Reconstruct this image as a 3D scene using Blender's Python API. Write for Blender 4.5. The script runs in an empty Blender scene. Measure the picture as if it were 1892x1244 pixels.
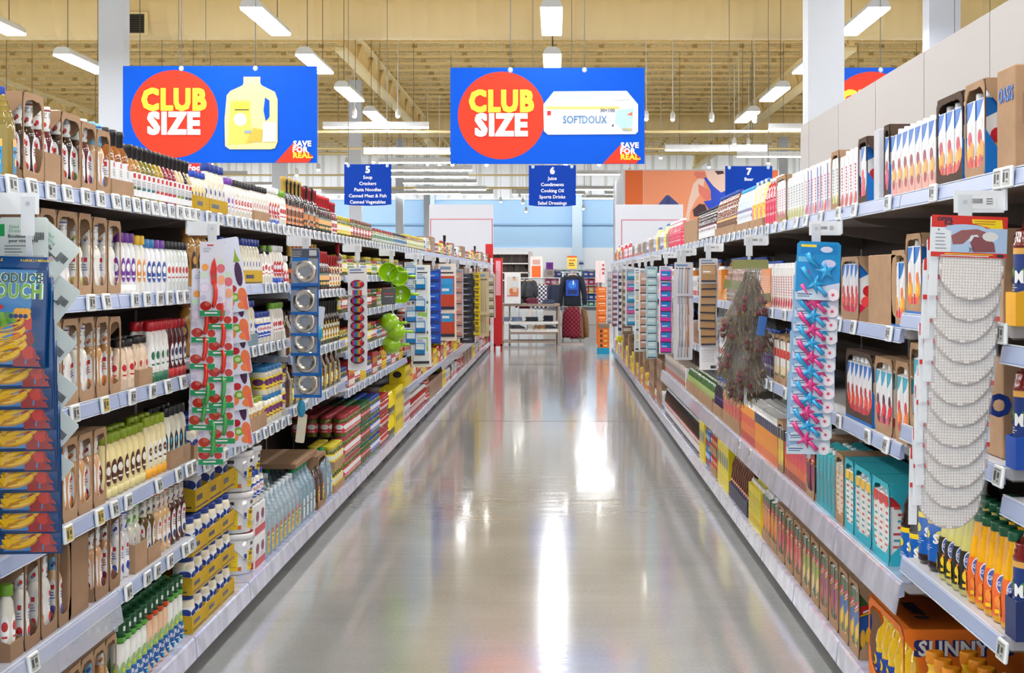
import bpy, bmesh, math, random
from mathutils import Vector, Matrix
R = random.Random(7)
scene = bpy.context.scene
COL = scene.collection
F = 3150.0                      # focal length in pixels of the 1892 wide frame
CX, CY, EYE = 1027.0, 508.0, 1.64
XL, XR = -1.46, 1.13            # shelf lips left and right of the aisle

# ---------------------------------------------------------------- camera, world, exposure
cam_data = bpy.data.cameras.new('camera')
cam_data.sensor_width = 36.0
cam_data.lens = 36.0 * F / 1892.0
cam_data.shift_x = -(CX - 946.0) / 1892.0
cam_data.shift_y = -(622.0 - CY) / 1892.0
cam_data.clip_end = 300
cam = bpy.data.objects.new('camera', cam_data)
COL.objects.link(cam)
cam.location = (0, 0, EYE)
cam.rotation_euler = (math.pi / 2, 0, 0)
scene.camera = cam
scene.view_settings.view_transform = 'Standard'
scene.view_settings.look = 'None'
scene.view_settings.gamma = 1.0
scene.view_settings.use_curve_mapping = False
scene.view_settings.exposure = 0.30
world = bpy.data.worlds.new('world')
scene.world = world
world.use_nodes = True
world.node_tree.nodes['Background'].inputs[0].default_value = (0.88, 0.94, 1.0, 1)
world.node_tree.nodes['Background'].inputs[1].default_value = 1.1
try:
    scene.cycles.max_bounces = 6
    scene.cycles.diffuse_bounces = 3
    scene.cycles.glossy_bounces = 3
    scene.cycles.transmission_bounces = 4
    scene.cycles.transparent_max_bounces = 8
    scene.cycles.caustics_reflective = False
    scene.cycles.caustics_refractive = False
    scene.cycles.sample_clamp_indirect = 6.0
    scene.cycles.use_denoising = True
except Exception:
    pass
LAMP_Z = 5.24
LAMP_POWER = 36.0               # emission of the diffusers

def px(x, y, Y):
    """the place in the hall seen at pixel x, y when it stands Y metres down the aisle"""
    return Vector(((x - CX) * Y / F, Y, EYE - (y - CY) * Y / F))

# ---------------------------------------------------------------- materials
def lin(c):
    c = c / 255.0
    return c / 12.92 if c <= 0.04045 else ((c + 0.055) / 1.055) ** 2.4
MATS = {}
def mat(rgb, rough=0.5, metal=0.0, emit=0.0, alpha=1.0, spec=0.5, trans=0.0, coat=0.0, kind='', name=None):
    key = (tuple(rgb), rough, metal, emit, alpha, spec, trans, coat, kind)
    if key in MATS:
        return MATS[key]
    m = bpy.data.materials.new(name or ('%s_%02x%02x%02x' % (kind or 'paint', *[int(v) for v in rgb])))
    m.use_nodes = True
    nt = m.node_tree
    b = nt.nodes['Principled BSDF']
    col = (lin(rgb[0]), lin(rgb[1]), lin(rgb[2]), 1)
    b.inputs['Base Color'].default_value = col
    b.inputs['Roughness'].default_value = rough
    b.inputs['Metallic'].default_value = metal
    b.inputs['Specular IOR Level'].default_value = spec
    b.inputs['Alpha'].default_value = alpha
    b.inputs['Transmission Weight'].default_value = trans
    b.inputs['Coat Weight'].default_value = coat
    if emit:
        b.inputs['Emission Color'].default_value = col
        b.inputs['Emission Strength'].default_value = emit
    m.diffuse_color = col
    def node(t, **kw):
        n = nt.nodes.new(t)
        for k, v in kw.items():
            setattr(n, k, v)
        return n
    def vary(scale, amount, stretch=(1, 1, 1), detail=2):
        tc = node('ShaderNodeTexCoord'); mp = node('ShaderNodeMapping'); nz = node('ShaderNodeTexNoise')
        mp.inputs['Scale'].default_value = stretch
        nz.inputs['Scale'].default_value = scale; nz.inputs['Detail'].default_value = detail
        rp = node('ShaderNodeValToRGB')
        rp.color_ramp.elements[0].position = 0.3; rp.color_ramp.elements[1].position = 0.7
        rp.color_ramp.elements[0].color = tuple(v * (1 - amount) for v in col[:3]) + (1,)
        rp.color_ramp.elements[1].color = tuple(min(1, v * (1 + amount)) for v in col[:3]) + (1,)
        nt.links.new(tc.outputs['Object'], mp.inputs['Vector'])
        nt.links.new(mp.outputs['Vector'], nz.inputs['Vector'])
        nt.links.new(nz.outputs['Fac'], rp.inputs['Fac'])
        nt.links.new(rp.outputs['Color'], b.inputs['Base Color'])
        return nz
    if kind == 'cardboard':
        vary(10, 0.07, (1, 1, 2))
    elif kind == 'carton_print':
        vary(60, 0.10)
    elif kind == 'liner':
        nz = vary(9, 0.22, (1, 1, 1), 4)
    elif kind == 'film':
        nz = vary(30, 0.05)
        bp = node('ShaderNodeBump'); bp.inputs['Strength'].default_value = 0.5
        bp.inputs['Distance'].default_value = 0.01
        nt.links.new(nz.outputs['Fac'], bp.inputs['Height']); nt.links.new(bp.outputs['Normal'], b.inputs['Normal'])
    elif kind == 'cloth':
        vary(25, 0.2)
    MATS[key] = m
    return m
def P(*rgb): return mat(rgb, 0.38)                  # smooth plastic or print
def G(*rgb): return mat(rgb, 0.12, coat=0.4, spec=0.6)        # glossy bottle wall over its contents
def K(*rgb): return mat(rgb, 0.85, kind='cardboard', spec=0.2)   # corrugated board
CARD = K(172, 138, 108); CARD_DARK = K(150, 118, 92); CARD_EDGE = K(190, 160, 132)
WHITE = P(238, 238, 240); CREAM = G(236, 226, 200); BLACK = mat((22, 22, 26), 0.3)
INK = P(40, 42, 60); RED = P(200, 24, 34); NAVY = P(24, 44, 110); YEL = P(250, 214, 20)

# ---------------------------------------------------------------- mesh builder
class MB:
    def __init__(s): s.v, s.f, s.m, s.sm, s.mats = [], [], [], [], []
    def mi(s, m):
        if m not in s.mats: s.mats.append(m)
        return s.mats.index(m)
    def add(s, vs, fs, m, smooth=False):
        o = len(s.v); s.v += [tuple(v) for v in vs]; i = s.mi(m)
        for f in fs:
            s.f.append(tuple(o + k for k in f)); s.m.append(i); s.sm.append(smooth)
        return s
    def merge(s, o, M=None):
        k = len(s.v)
        s.v += [tuple(M @ Vector(v)) if M else v for v in o.v]
        for f, mi, sm in zip(o.f, o.m, o.sm):
            s.f.append(tuple(k + q for q in f)); s.m.append(s.mi(o.mats[mi])); s.sm.append(sm)
        return s
    def mesh(s, name):
        me = bpy.data.meshes.new(name)
        me.from_pydata(s.v, [], s.f)
        for m in s.mats: me.materials.append(m)
        me.polygons.foreach_set('material_index', s.m)
        me.polygons.foreach_set('use_smooth', s.sm)
        me.update()
        return me
    def box(s, x0, x1, y0, y1, z0, z1, m):
        vs = [(x, y, z) for z in (z0, z1) for y in (y0, y1) for x in (x0, x1)]
        return s.add(vs, [(0, 2, 3, 1), (4, 5, 7, 6), (0, 1, 5, 4), (2, 6, 7, 3), (0, 4, 6, 2), (1, 3, 7, 5)], m)
    def bbox(s, x0, x1, y0, y1, z0, z1, m, r=0.004):
        """a box with chamfered upright edges and chamfered top"""
        def ring(k, z):
            return [(x0 + k + r, y0 + k, z), (x1 - k - r, y0 + k, z), (x1 - k, y0 + k + r, z), (x1 - k, y1 - k - r, z),
                    (x1 - k - r, y1 - k, z), (x0 + k + r, y1 - k, z), (x0 + k, y1 - k - r, z), (x0 + k, y0 + k + r, z)]
        rings = [ring(r, z0), ring(0, z0 + r), ring(0, z1 - r), ring(r, z1)]
        vs = [p for q in rings for p in q]
        fs = [(a * 8 + i, a * 8 + (i + 1) % 8, a * 8 + 8 + (i + 1) % 8, a * 8 + 8 + i) for a in range(3) for i in range(8)]
        fs += [tuple(range(7, -1, -1)), tuple(range(24, 32))]
        return s.add(vs, fs, m)
    def loft(s, rings, m, smooth=True, cap0=True, cap1=True):
        n = len(rings[0]); vs = [p for r in rings for p in r]
        ms = m if isinstance(m, (list, tuple)) else [m] * (len(rings) - 1)
        o = len(s.v); s.v += [tuple(v) for v in vs]
        for a in range(len(rings) - 1):
            i0 = s.mi(ms[a])
            for i in range(n):
                s.f.append((o + a * n + i, o + a * n + (i + 1) % n, o + (a + 1) * n + (i + 1) % n, o + (a + 1) * n + i))
                s.m.append(i0); s.sm.append(smooth)
        if cap0: s.f.append(tuple(o + i for i in range(n - 1, -1, -1))); s.m.append(s.mi(ms[0])); s.sm.append(False)
        if cap1: s.f.append(tuple(o + (len(rings) - 1) * n + i for i in range(n))); s.m.append(s.mi(ms[-1])); s.sm.append(False)
        return s
    def lathe(s, prof, m, n=14, ex=1.0, ey=1.0, c=(0, 0, 0), sq=2.0, cap0=True, cap1=True, smooth=True):
        """prof: (radius, height) pairs; sq above 2 squares the section"""
        rings = []
        for r, z in prof:
            ring = []
            for i in range(n):
                a = 2 * math.pi * (i + 0.5) / n
                ca, sa = math.cos(a), math.sin(a)
                k = (abs(ca) ** sq + abs(sa) ** sq) ** (-1 / sq)
                ring.append((c[0] + r * ex * k * ca, c[1] + r * ey * k * sa, c[2] + z))
            rings.append(ring)
        return s.loft(rings, m, smooth, cap0, cap1)
    def cyl(s, p, q, r, m, n=8, r2=None, smooth=True):
        p, q = Vector(p), Vector(q); d = (q - p)
        if d.length < 1e-7: return s
        d.normalize(); u = d.orthogonal().normalized(); w = d.cross(u)
        rings = [[tuple(o + (u * math.cos(2 * math.pi * i / n) + w * math.sin(2 * math.pi * i / n)) * rr) for i in range(n)]
                 for o, rr in ((p, r), (q, r if r2 is None else r2))]
        return s.loft(rings, m, smooth)
    def tube(s, pts, r, m, n=6):
        pts = [Vector(p) for p in pts]; rings = []
        rs = r if isinstance(r, (list, tuple)) else [r] * len(pts)
        u = None
        for i, p in enumerate(pts):
            d = (pts[min(i + 1, len(pts) - 1)] - pts[max(i - 1, 0)]).normalized()
            u = d.orthogonal().normalized() if u is None else (u - d * u.dot(d)).normalized()
            w = d.cross(u)
            rings.append([tuple(p + (u * math.cos(2 * math.pi * k / n) + w * math.sin(2 * math.pi * k / n)) * rs[i]) for k in range(n)])
        return s.loft(rings, m)
    def sphere(s, c, r, m, n=10, k=6, sx=1, sy=1, sz=1):
        prof = []
        for i in range(k + 1):
            a = -math.pi / 2 + math.pi * i / k
            prof.append((max(r * math.cos(a), 1e-4), r * math.sin(a) * sz))
        return s.lathe(prof, m, n, sx, sy, c)
    def prism(s, pts, axis, a, b, m):
        """pts: outline in the two other axes, extruded from a to b along axis (0 x, 1 y, 2 z)"""
        def mk(p, t):
            q = [p[0], p[1]]; q.insert(axis, t); return tuple(q)
        n = len(pts); vs = [mk(p, a) for p in pts] + [mk(p, b) for p in pts]
        area = sum(pts[i][0] * pts[(i + 1) % n][1] - pts[(i + 1) % n][0] * pts[i][1] for i in range(n))
        fs = [(i, (i + 1) % n, n + (i + 1) % n, n + i) for i in range(n)]
        fs += [tuple(range(n - 1, -1, -1)), tuple(range(n, 2 * n))]
        if (area < 0) != (axis == 1) != (b < a): fs = [f[::-1] for f in fs]
        return s.add(vs, fs, m)

_TXT = {}
def text_geo(txt, bold=0.0, align='CENTER', leading=1.0):
    key = (txt, bold, align, leading)
    if key in _TXT: return _TXT[key]
    heavy = bold > .024
    c = bpy.data.curves.new('lettering', 'FONT'); c.body = txt; c.size = 1.0; c.offset = .018 if heavy else min(bold, .018)
    c.align_x = align; c.align_y = 'CENTER'; c.resolution_u = 2; c.space_line = leading
    if heavy: c.space_character = 1.0 + .02 + max(.0, bold) * 2.4
    o = bpy.data.objects.new('lettering', c); COL.objects.link(o)
    bpy.context.view_layer.update()
    me = o.to_mesh()
    r = ([tuple(v.co) for v in me.vertices], [tuple(p.vertices) for p in me.polygons])
    if heavy:      # thicken by overlaying shifted copies of the outline
        v0, f0 = r; vs, fs = [], []
        for q, (dx, dy) in enumerate(((-1, -1), (-1, 1), (1, -1), (1, 1), (0, -1), (0, 1), (-1, 0), (1, 0), (0, 0))):
            k = len(vs); vs += [(x + dx * bold, y + dy * bold * .8, q * .0016) for x, y, z in v0]; fs += [tuple(k + i for i in f) for f in f0]
        r = (vs, fs)
    o.to_mesh_clear(); bpy.data.objects.remove(o); bpy.data.curves.remove(c)
    _TXT[key] = r
    return r

# decorations printed on a surface: wrap(u, v, off) turns flat print coordinates into a point on the surface
def deco(mb, wrap, items, off=0.0006):
    curved = getattr(wrap, 'curved', False)
    for k, it in enumerate(items):
        o = off * (1 + 0.35 * k) + (.0003 if curved else 0); t = it[0]
        if curved and t == 'rect' and len(it) == 6 and it[2] - it[1] > .006: it = it + (max(2, int((it[2] - it[1]) / .006)),)
        if t == 'rect':
            _, u0, u1, v0, v1, m = it[:6]; n = max(1, it[6] if len(it) > 6 else 1); nv = it[7] if len(it) > 7 else 1
            vs = [wrap(u0 + (u1 - u0) * i / n, v0 + (v1 - v0) * j / nv, o) for j in range(nv + 1) for i in range(n + 1)]
            mb.add(vs, [(j * (n + 1) + i, j * (n + 1) + i + 1, (j + 1) * (n + 1) + i + 1, (j + 1) * (n + 1) + i) for j in range(nv) for i in range(n)], m, n > 1)
        elif t == 'ell':
            _, cu, cv, ru, rv, m = it[:6]; n = it[6] if len(it) > 6 else 12
            ks = (.35, .7, 1.0) if curved and ru > .005 else (1.0,)
            vs = [wrap(cu, cv, o)] + [wrap(cu + q * ru * math.cos(2 * math.pi * i / n), cv + q * rv * math.sin(2 * math.pi * i / n), o) for q in ks for i in range(n)]
            fs = [(0, 1 + i, 1 + (i + 1) % n) for i in range(n)]
            for j in range(len(ks) - 1): fs += [(1 + j * n + i, 1 + (j + 1) * n + i, 1 + (j + 1) * n + (i + 1) % n, 1 + j * n + (i + 1) % n) for i in range(n)]
            mb.add(vs, fs, m)
        elif t == 'poly':
            _, pts, m = it
            mb.add([wrap(u, v, o) for u, v in pts], [tuple(range(len(pts)))], m)
        elif t == 'text':
            _, txt, cu, cv, size, m = it[:6]
            bold = it[6] if len(it) > 6 else 0.0; rot = it[7] if len(it) > 7 else 0.0; sx = it[8] if len(it) > 8 else 1.0
            vs, fs = text_geo(txt, bold)
            c, s_ = math.cos(rot), math.sin(rot)
            pts = [(cu + size * (x * sx * c - y * s_), cv + size * (x * sx * s_ + y * c), o + z * size * 2) for x, y, z in vs]
            mb.add([wrap(u, v, q) for u, v, q in pts], fs, m)
def plane_wrap(org, du, dv):
    org, du, dv = Vector(org), Vector(du), Vector(dv); n = du.cross(dv).normalized()
    return lambda u, v, o: tuple(org + du * u + dv * v + n * o)
def face_front(x): return plane_wrap((x, 0, 0), (0, 1, 0), (0, 0, 1))          # faces +x
def face_left(y): return plane_wrap((0, y, 0), (1, 0, 0), (0, 0, 1))           # faces -y
def face_right(y): return plane_wrap((0, y, 0), (-1, 0, 0), (0, 0, 1))         # faces +y
def face_top(z): return plane_wrap((0, 0, z), (0, 1, 0), (-1, 0, 0))

# ---------------------------------------------------------------- objects
def link(name, me, parent=None, loc=None, rot=None):
    o = bpy.data.objects.new(name, me); COL.objects.link(o)
    if parent is not None: o.parent = parent
    if loc is not None: o.location = loc
    if rot is not None: o.rotation_euler = rot
    return o
def obj(name, mb, parent=None, **kw): return link(name, mb.mesh(name), parent, **kw)
USED = {}
def tag(o, label, cat, group=None, kind=None):
    o['label'] = label; o['category'] = cat
    if group: o['group'] = group
    if kind: o['kind'] = kind
    USED.setdefault(label, []).append(o.name)
    return o
def thing(name, label, cat, loc=(0, 0, 0), rz=0.0, group=None):
    o = bpy.data.objects.new(name, None); COL.objects.link(o)
    o.empty_display_size = 0.05; o.location = loc; o.rotation_euler = (0, 0, rz)
    return tag(o, label, cat, group)
def struct(name, mb, label=None):
    o = obj(name, mb); o['kind'] = 'structure'
    if label: o['label'] = label
    return o
ORD = ['nearest', 'second', 'third', 'fourth', 'fifth', 'sixth', 'seventh', 'eighth', 'ninth', 'tenth', 'eleventh', 'twelfth', 'thirteenth',
       'fourteenth', 'fifteenth', 'sixteenth', 'seventeenth', 'eighteenth', 'nineteenth', 'twentieth']
def ordw(n):
    if n < 20: return ORD[n]
    tens = ['twenty', 'thirty', 'forty', 'fifty', 'sixty', 'seventy', 'eighty', 'ninety']
    n += 1; t, u = divmod(n, 10)
    if t > 9: return '%dth' % n
    return (tens[t - 2][:-1] + 'ieth') if u == 0 else tens[t - 2] + '-' + (['first'] + ORD[1:])[u - 1]
LAND_L = [(0, 'produce pouches'), (6.7, 'knife packs'), (9.2, 'sink strainers'), (11.6, 'scrubber strip'), (14.0, 'lime bowls'),
          (16.4, 'blue scoop strip'), (18.8, 'blue box strip'), (21.2, 'red poster card'), (23.5, 'pink card strip'), (25.8, 'black bag strip'),
          (28.4, 'yellow card strip'), (31.5, 'straw broom strip')]
LAND_R = [(0, 'jar grippers'), (6.68, 'starfish packs'), (8.99, 'potpourri bags'), (11.4, 'skewer packs'), (13.6, 'straw packs'),
          (15.8, 'pink blue strip'), (18.1, 'pale blue strip'), (20.5, 'clip card strip'), (23.0, 'turquoise card strip'), (26.2, 'grey card strip')]
def land(Y, side):
    r = None
    for y, n in (LAND_L if side < 0 else LAND_R):
        if Y >= y - 0.01: r = n
    return r
CNT = {}
def place_label(desc, Y, side, shelf, extra=''):
    """which one: its look, its place counted from the near end, the hanging strip it comes after, its shelf"""
    l = land(Y, side); key = (desc, l, side, shelf, extra)
    n = CNT.get(key, 0); CNT[key] = n + 1
    s = '%s, %s past the %s, %s %s shelf%s' % (desc, ordw(n), l, 'left' if side < 0 else 'right', shelf, (' ' + extra) if extra else '')
    return s.replace('nearest past', 'first past')
# ================================================================ the hall
def floor_material():
    m = bpy.data.materials.new('polished_concrete'); m.use_nodes = True; nt = m.node_tree; b = nt.nodes['Principled BSDF']
    N = nt.nodes.new; L = nt.links.new
    tc = N('ShaderNodeTexCoord')
    n1 = N('ShaderNodeTexNoise'); n1.inputs['Scale'].default_value = 0.9; n1.inputs['Detail'].default_value = 5
    n2 = N('ShaderNodeTexNoise'); n2.inputs['Scale'].default_value = 55; n2.inputs['Detail'].default_value = 3
    L(tc.outputs['Object'], n1.inputs['Vector']); L(tc.outputs['Object'], n2.inputs['Vector'])
    mx = N('ShaderNodeMix'); mx.data_type = 'FLOAT'; mx.inputs[0].default_value = 0.35
    L(n1.outputs['Fac'], mx.inputs[2]); L(n2.outputs['Fac'], mx.inputs[3])
    rp = N('ShaderNodeValToRGB'); e = rp.color_ramp.elements
    e[0].position = 0.32; e[0].color = (lin(160), lin(160), lin(160), 1); e[1].position = 0.68; e[1].color = (lin(188), lin(188), lin(188), 1)
    L(mx.outputs[0], rp.inputs['Fac']); L(rp.outputs['Color'], b.inputs['Base Color'])
    # polishing ripples running across the aisle make the reflections break into streaks
    mp = N('ShaderNodeMapping'); mp.inputs['Scale'].default_value = (0.35, 3.2, 1)
    n3 = N('ShaderNodeTexNoise'); n3.inputs['Scale'].default_value = 2.2; n3.inputs['Detail'].default_value = 4
    L(tc.outputs['Object'], mp.inputs['Vector']); L(mp.outputs['Vector'], n3.inputs['Vector'])
    bp = N('ShaderNodeBump'); bp.inputs['Strength'].default_value = 0.10; bp.inputs['Distance'].default_value = 0.02
    L(n3.outputs['Fac'], bp.inputs['Height']); L(bp.outputs['Normal'], b.inputs['Normal'])
    b.inputs['Roughness'].default_value = 0.13; b.inputs['Specular IOR Level'].default_value = 0.55
    b.inputs['Coat Weight'].default_value = 0.35; b.inputs['Coat Roughness'].default_value = 0.06
    return m
fm = floor_material()
mb = MB(); mb.add([(-32, -8, 0), (32, -8, 0), (32, 80, 0), (-32, 80, 0)], [(0, 1, 2, 3)], fm)
struct('floor', mb, 'polished grey concrete floor')
mb = MB(); joint = mat((112, 110, 106), 0.6)
for y in (7.0, 19.1, 31.2, 43.3, 55.4): mb.box(-32, 32, y - 0.006, y + 0.006, -0.01, 0.0015, joint)
struct('trim_1', mb, 'sawn control joints across the concrete floor')

TAN = mat((242, 212, 146), 0.7); TAN2 = mat((200, 168, 104), 0.75); TAN3 = mat((250, 228, 170), 0.65)
DECK_Z = 7.6
mb = MB()
# corrugated roof deck
for i in range(160):
    y = -6 + i * 0.52
    mb.prism([(y, DECK_Z), (y + 0.2, DECK_Z), (y + 0.24, DECK_Z + 0.06), (y + 0.48, DECK_Z + 0.06), (y + 0.52, DECK_Z), (y + 0.52, DECK_Z + 0.09), (y, DECK_Z + 0.09)], 0, -32, 32, TAN3)
struct('ceiling', mb, 'tan corrugated metal roof deck')
# bar joists across the hall
def joist_mesh(half=30.0):
    b = MB(); t = 0.028; zt, zb = DECK_Z - 0.02, DECK_Z - 0.62
    b.box(-half, half, -0.05, 0.05, zt - 0.05, zt, TAN3)
    b.box(-half, half, -0.045, 0.045, zb - 0.05, zb, TAN)
    n = int(half * 2 / 0.55)
    for i in range(n):
        x0 = -half + i * 0.55; x1 = x0 + 0.275; x2 = x0 + 0.55
        b.cyl((x0, 0, zt), (x1, 0, zb), 0.016, TAN, 4, smooth=False); b.cyl((x1, 0, zb), (x2, 0, zt), 0.016, TAN, 4, smooth=False)
        if i % 2 == 0: b.box(x1 - 0.06, x1 + 0.06, -0.02, 0.02, zb, zb + 0.09, TAN2)
    return b.mesh('ceiling_joist')
jm = joist_mesh(); Y = 36.1; k = 0
while Y < 74:
    if abs(Y - 58) > .55: o = link('ceiling_joist', jm, loc=(0, Y, 0)); o['kind'] = 'structure'
    Y += 1.35
def girder(name, X, y0=35.2, y1=57.3):
    b = MB(); zt, zb = DECK_Z - 0.65, DECK_Z - 1.25
    b.box(X - 0.11, X + 0.11, y0, y1, zt - 0.09, zt, TAN3); b.box(X - 0.11, X + 0.11, y0, y1, zb - 0.09, zb, TAN3)
    y = y0; f = 0
    while y < y1:
        a, c = (zt - .05, zb) if f % 2 else (zb, zt - .05)
        b.prism([(y - .05, a), (y + .05, a), (y + 1.25, c), (y + 1.15, c)], 0, X - 0.06, X + 0.06, TAN)
        b.box(X - .05, X + .05, y - .04, y + .04, zb, zt, TAN); y += 1.2; f += 1
    o = struct(name, b); return o
girder('ceiling_girder', -4.45); girder('ceiling_girder', 6.1)
girder('ceiling_girder', -15.0); girder('ceiling_girder', 16.5)
for gx in (-4.45, 6.1, -15.0, 16.5): girder('ceiling_girder', gx, 58.7, 75)
# sprinkler and conduit pipes across
b = MB()
for y, z, r in ((40, 5.0, .035), (44, 4.9, .03), (50, 5.2, .05), (54, 4.8, .03), (60, 4.7, .04)):
    b.cyl((-28, y, z), (28, y, z), r, TAN3, 6)
struct('ceiling_pipes', b, 'thin pipes hung across the hall')

# big ribbed air ducts across the hall, with grilles
def duct(Y, zb, rad, name_label):
    t = thing('air_duct', name_label, 'duct', (0, Y, zb + rad)); b = MB(); n = 28; L = 30
    rings = []; x = -L
    while x <= L:
        for dx, rr in ((0, rad), (0.26, rad), (0.275, rad + 0.008), (0.30, rad + 0.008)):
            rings.append([(x + dx, rr * math.cos(2 * math.pi * i / n), rr * math.sin(2 * math.pi * i / n)) for i in range(n)])
        x += 0.32
    b.loft(rings, mat((242, 214, 154), 0.45), True)
    obj('duct_body', b, t); return t
d1 = duct(34.0, 6.33, 0.62, 'large ribbed tan air duct crossing the hall over the near lamps')
duct(58.0, 6.33, 0.46, 'second ribbed tan air duct crossing the hall farther back')
for cx_, w in ((248, 44), (1742, 32)):
    p = px(cx_, 42, 33.35); g = obj('grille', MB().box(-.26, .26, -.05, .02, -.24, .2, TAN3), d1)
    g.location = (p.x, -0.66, p.z - (6.33 + .62)); s = MB()
    for i in range(8): s.box(-.2, .2, -.075, -.05, -.2 + i * .045, -.185 + i * .045, mat((70, 62, 48), .6))
    s.box(-.21, .21, -.056, -.05, -.21, .16, mat((40, 36, 30), .8))
    obj('slats', s, g)
# walls far behind
WB = mat((176, 212, 244), 0.7); WW = mat((244, 246, 250), 0.7)
b = MB()
b.box(-32, 32, 76, 76.3, 2.85, 5.0, WB); b.box(-32, 32, 75.9, 76.3, 0, 2.85, WW)
x = -32
while x < 32:
    b.box(x, x + .55, 75.98, 76.3, 5.0, 8.0, WW); b.box(x + .55, x + .7, 76.02, 76.3, 5.0, 8.0, mat((222, 222, 220), .7)); x += .7
b.box(-32, 32, 75.9, 76, 3.85, 3.93, mat((150, 186, 220), .6)); b.box(-32, 32, 75.85, 76, 4.98, 5.04, WW)
for xx in (-14, -5.6, .95, 9, 17): b.box(xx - .22, xx + .22, 75.6, 76, 0, 5.6, mat((206, 226, 244), .6))
struct('wall_back', b, 'pale blue and white back wall')

# white columns
COLM = mat((214, 219, 230), 0.55)
def column(xa, xb, Y, label):
    a, c = px(xa, 0, Y).x, px(xb, 0, Y).x
    b = MB(); w = c - a; b.box(a, c, Y, Y + w, 0.0, DECK_Z - 0.7, COLM)
    b.box(a - .03, c + .03, Y - .03, Y + w + .03, 0.0, 0.25, mat((180, 184, 190), .5))
    o = struct('column', b, label)
column(182, 228, 27.4, 'white square column left of the oil sign')
column(502, 528, 47.0, 'white column behind the oil sign')
column(645, 667, 46.0, 'white column above the aisle five sign')
column(731, 745, 66.0, 'thin far white column right of the aisle five sign')
column(783, 794, 71.0, 'farthest thin white column')
column(1493, 1560, 18.8, 'wide white column behind the grey panel')
column(1717, 1775, 24.5, 'pale column high behind the grey panel')
column(1441, 1456, 62.0, 'thin column right of the aisle seven sign')

# ---------------------------------------------------------------- lamps
EM = mat((248, 251, 255), 0.5, emit=LAMP_POWER); HOUS = mat((225, 226, 226), 0.5)
def lamp_parts(L=2.55, W=0.30):
    h = MB()      # housing: trough with sloped sides, and end caps
    h.prism([(-W / 2, 0), (W / 2, 0), (W / 2 - .02, .07), (.07, .12), (-.07, .12), (-W / 2 + .02, .07)], 1, 0, L, HOUS)
    d = MB(); d.box(-W / 2 + .008, W / 2 - .008, .01, L - .01, -.028, .0, EM)
    ws = [MB().cyl((0, y, .11), (0, y, DECK_Z - LAMP_Z), .007, mat((90, 84, 70), .5), 4).mesh('hanging_wire') for y in (.35, L - .35)]
    return h.mesh('housing'), d.mesh('diffuser'), ws[0], ws[1]
LP = lamp_parts()
def lamp(X, Y, label, parts=LP, rz=0.0, z=LAMP_Z):
    t = thing('ceiling_lamp', label, 'lamp', (X, Y, z), rz, 'linear lamps hung under the roof')
    for n, m in zip(('housing', 'diffuser', 'hanging_wire', 'hanging_wire'), parts): link(n, m, t)
rows = [(-12.2, 'fourth lamp row left'), (-8.05, 'outer left lamp row'), (-4.1, 'left lamp row'), (-0.06, 'lamp row over the aisle'), (4.35, 'right lamp row'), (8.4, 'outer right lamp row')]
for X, rn in rows:
    k = 0
    for i in range(-5, 4):
        Y = 22.9 + i * 4.87
        if i < 0 or (i > 3): lamp(X, Y, 'long white hanging lamp in the %s, %s before the duct' % (rn, ordw(-i).replace('nearest', 'first')))
        else: lamp(X, Y, 'long white hanging lamp in the %s, %s one in the photo' % (rn, ordw(i).replace('nearest', 'nearest')))
# cross-hung tubes farther back
LC = lamp_parts(2.45, 0.12)
def cross(px0, px1, y, Yd, label):
    p = px(px0, y, Yd); lamp(p.x, Yd, label, LC, -math.pi / 2, p.z)
for a, y, Yd, s in ((597, 235, 39.5, 'slim tube lamp hung crosswise just right of the oil sign'), (672, 282, 41, 'slim crosswise tube lamp above the aisle five sign'),
                    (1229, 277, 41, 'slim crosswise tube lamp below the tissue sign edge'), (1362, 289, 44, 'slim crosswise tube lamp above the aisle seven sign'),
                    (1420, 238, 40, 'slim crosswise tube lamp beside the wide column'), (700, 300, 46, 'slim crosswise tube lamp over the far left'),
                    (715, 314, 49, 'lower slim tube lamp over the far left'), (720, 326, 53, 'slim tube lamp just under the large signs'),
                    (745, 338, 57, 'slim tube lamp left of the aisle six sign'), (770, 350, 60, 'lowest slim tube lamp far left of centre'),
                    (1062, 350, 60, 'slim tube lamp right of the aisle six sign'), (1065, 322, 52, 'slim tube lamp between aisle signs'),
                    (1075, 366, 66, 'lowest slim tube lamp right of centre'), (735, 358, 66, 'faint slim tube lamp over the far left')):
    cross(a, 0, y, Yd, s)
rr = 0
for Yd in (45, 50, 55.5, 62, 68, 73):
    rr += 1; nn = 0
    for X in (-27, -22, -17, -12.5, 8.5, 13, 18, 23):
        lamp(X, Yd, 'crosswise tube lamp at the far side, %s from the left in far row %s' % (ordw(nn).replace('nearest', 'first'), ['one', 'two', 'three', 'four', 'five', 'six'][rr - 1]), LC, -math.pi / 2, 4.9); nn += 1
# fill lamps added to brighten the back wall, tilted towards it
EMB, EM = EM, mat((248, 251, 255), 0.5, emit=13.0)
ww = lamp_parts(3.2, 0.34)
EM = EMB
for i, X in enumerate((-28, -23, -18, -13, -8.5, -4.3, -.3, 3.7, 8, 13, 18, 23, 28)):
    t = thing('wall_fill_lamp', 'tilted tube lamp added to brighten the back wall, %s from the left' % ordw(i).replace('nearest', 'first'), 'lamp', (X - 1.6, 73.6, 5.25), 0, 'lamps added to brighten the back wall')
    q = link('housing', ww[0], t); r_ = link('diffuser', ww[1], t)
    q.rotation_euler = r_.rotation_euler = (0, math.radians(50), -math.pi / 2)
    for x in (.4, 2.8): link('hanging_wire', MB().cyl((x, 0, .1), (x, 0, DECK_Z - 5.25), .007, HOUS, 4).mesh('hanging_wire'), t)
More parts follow.
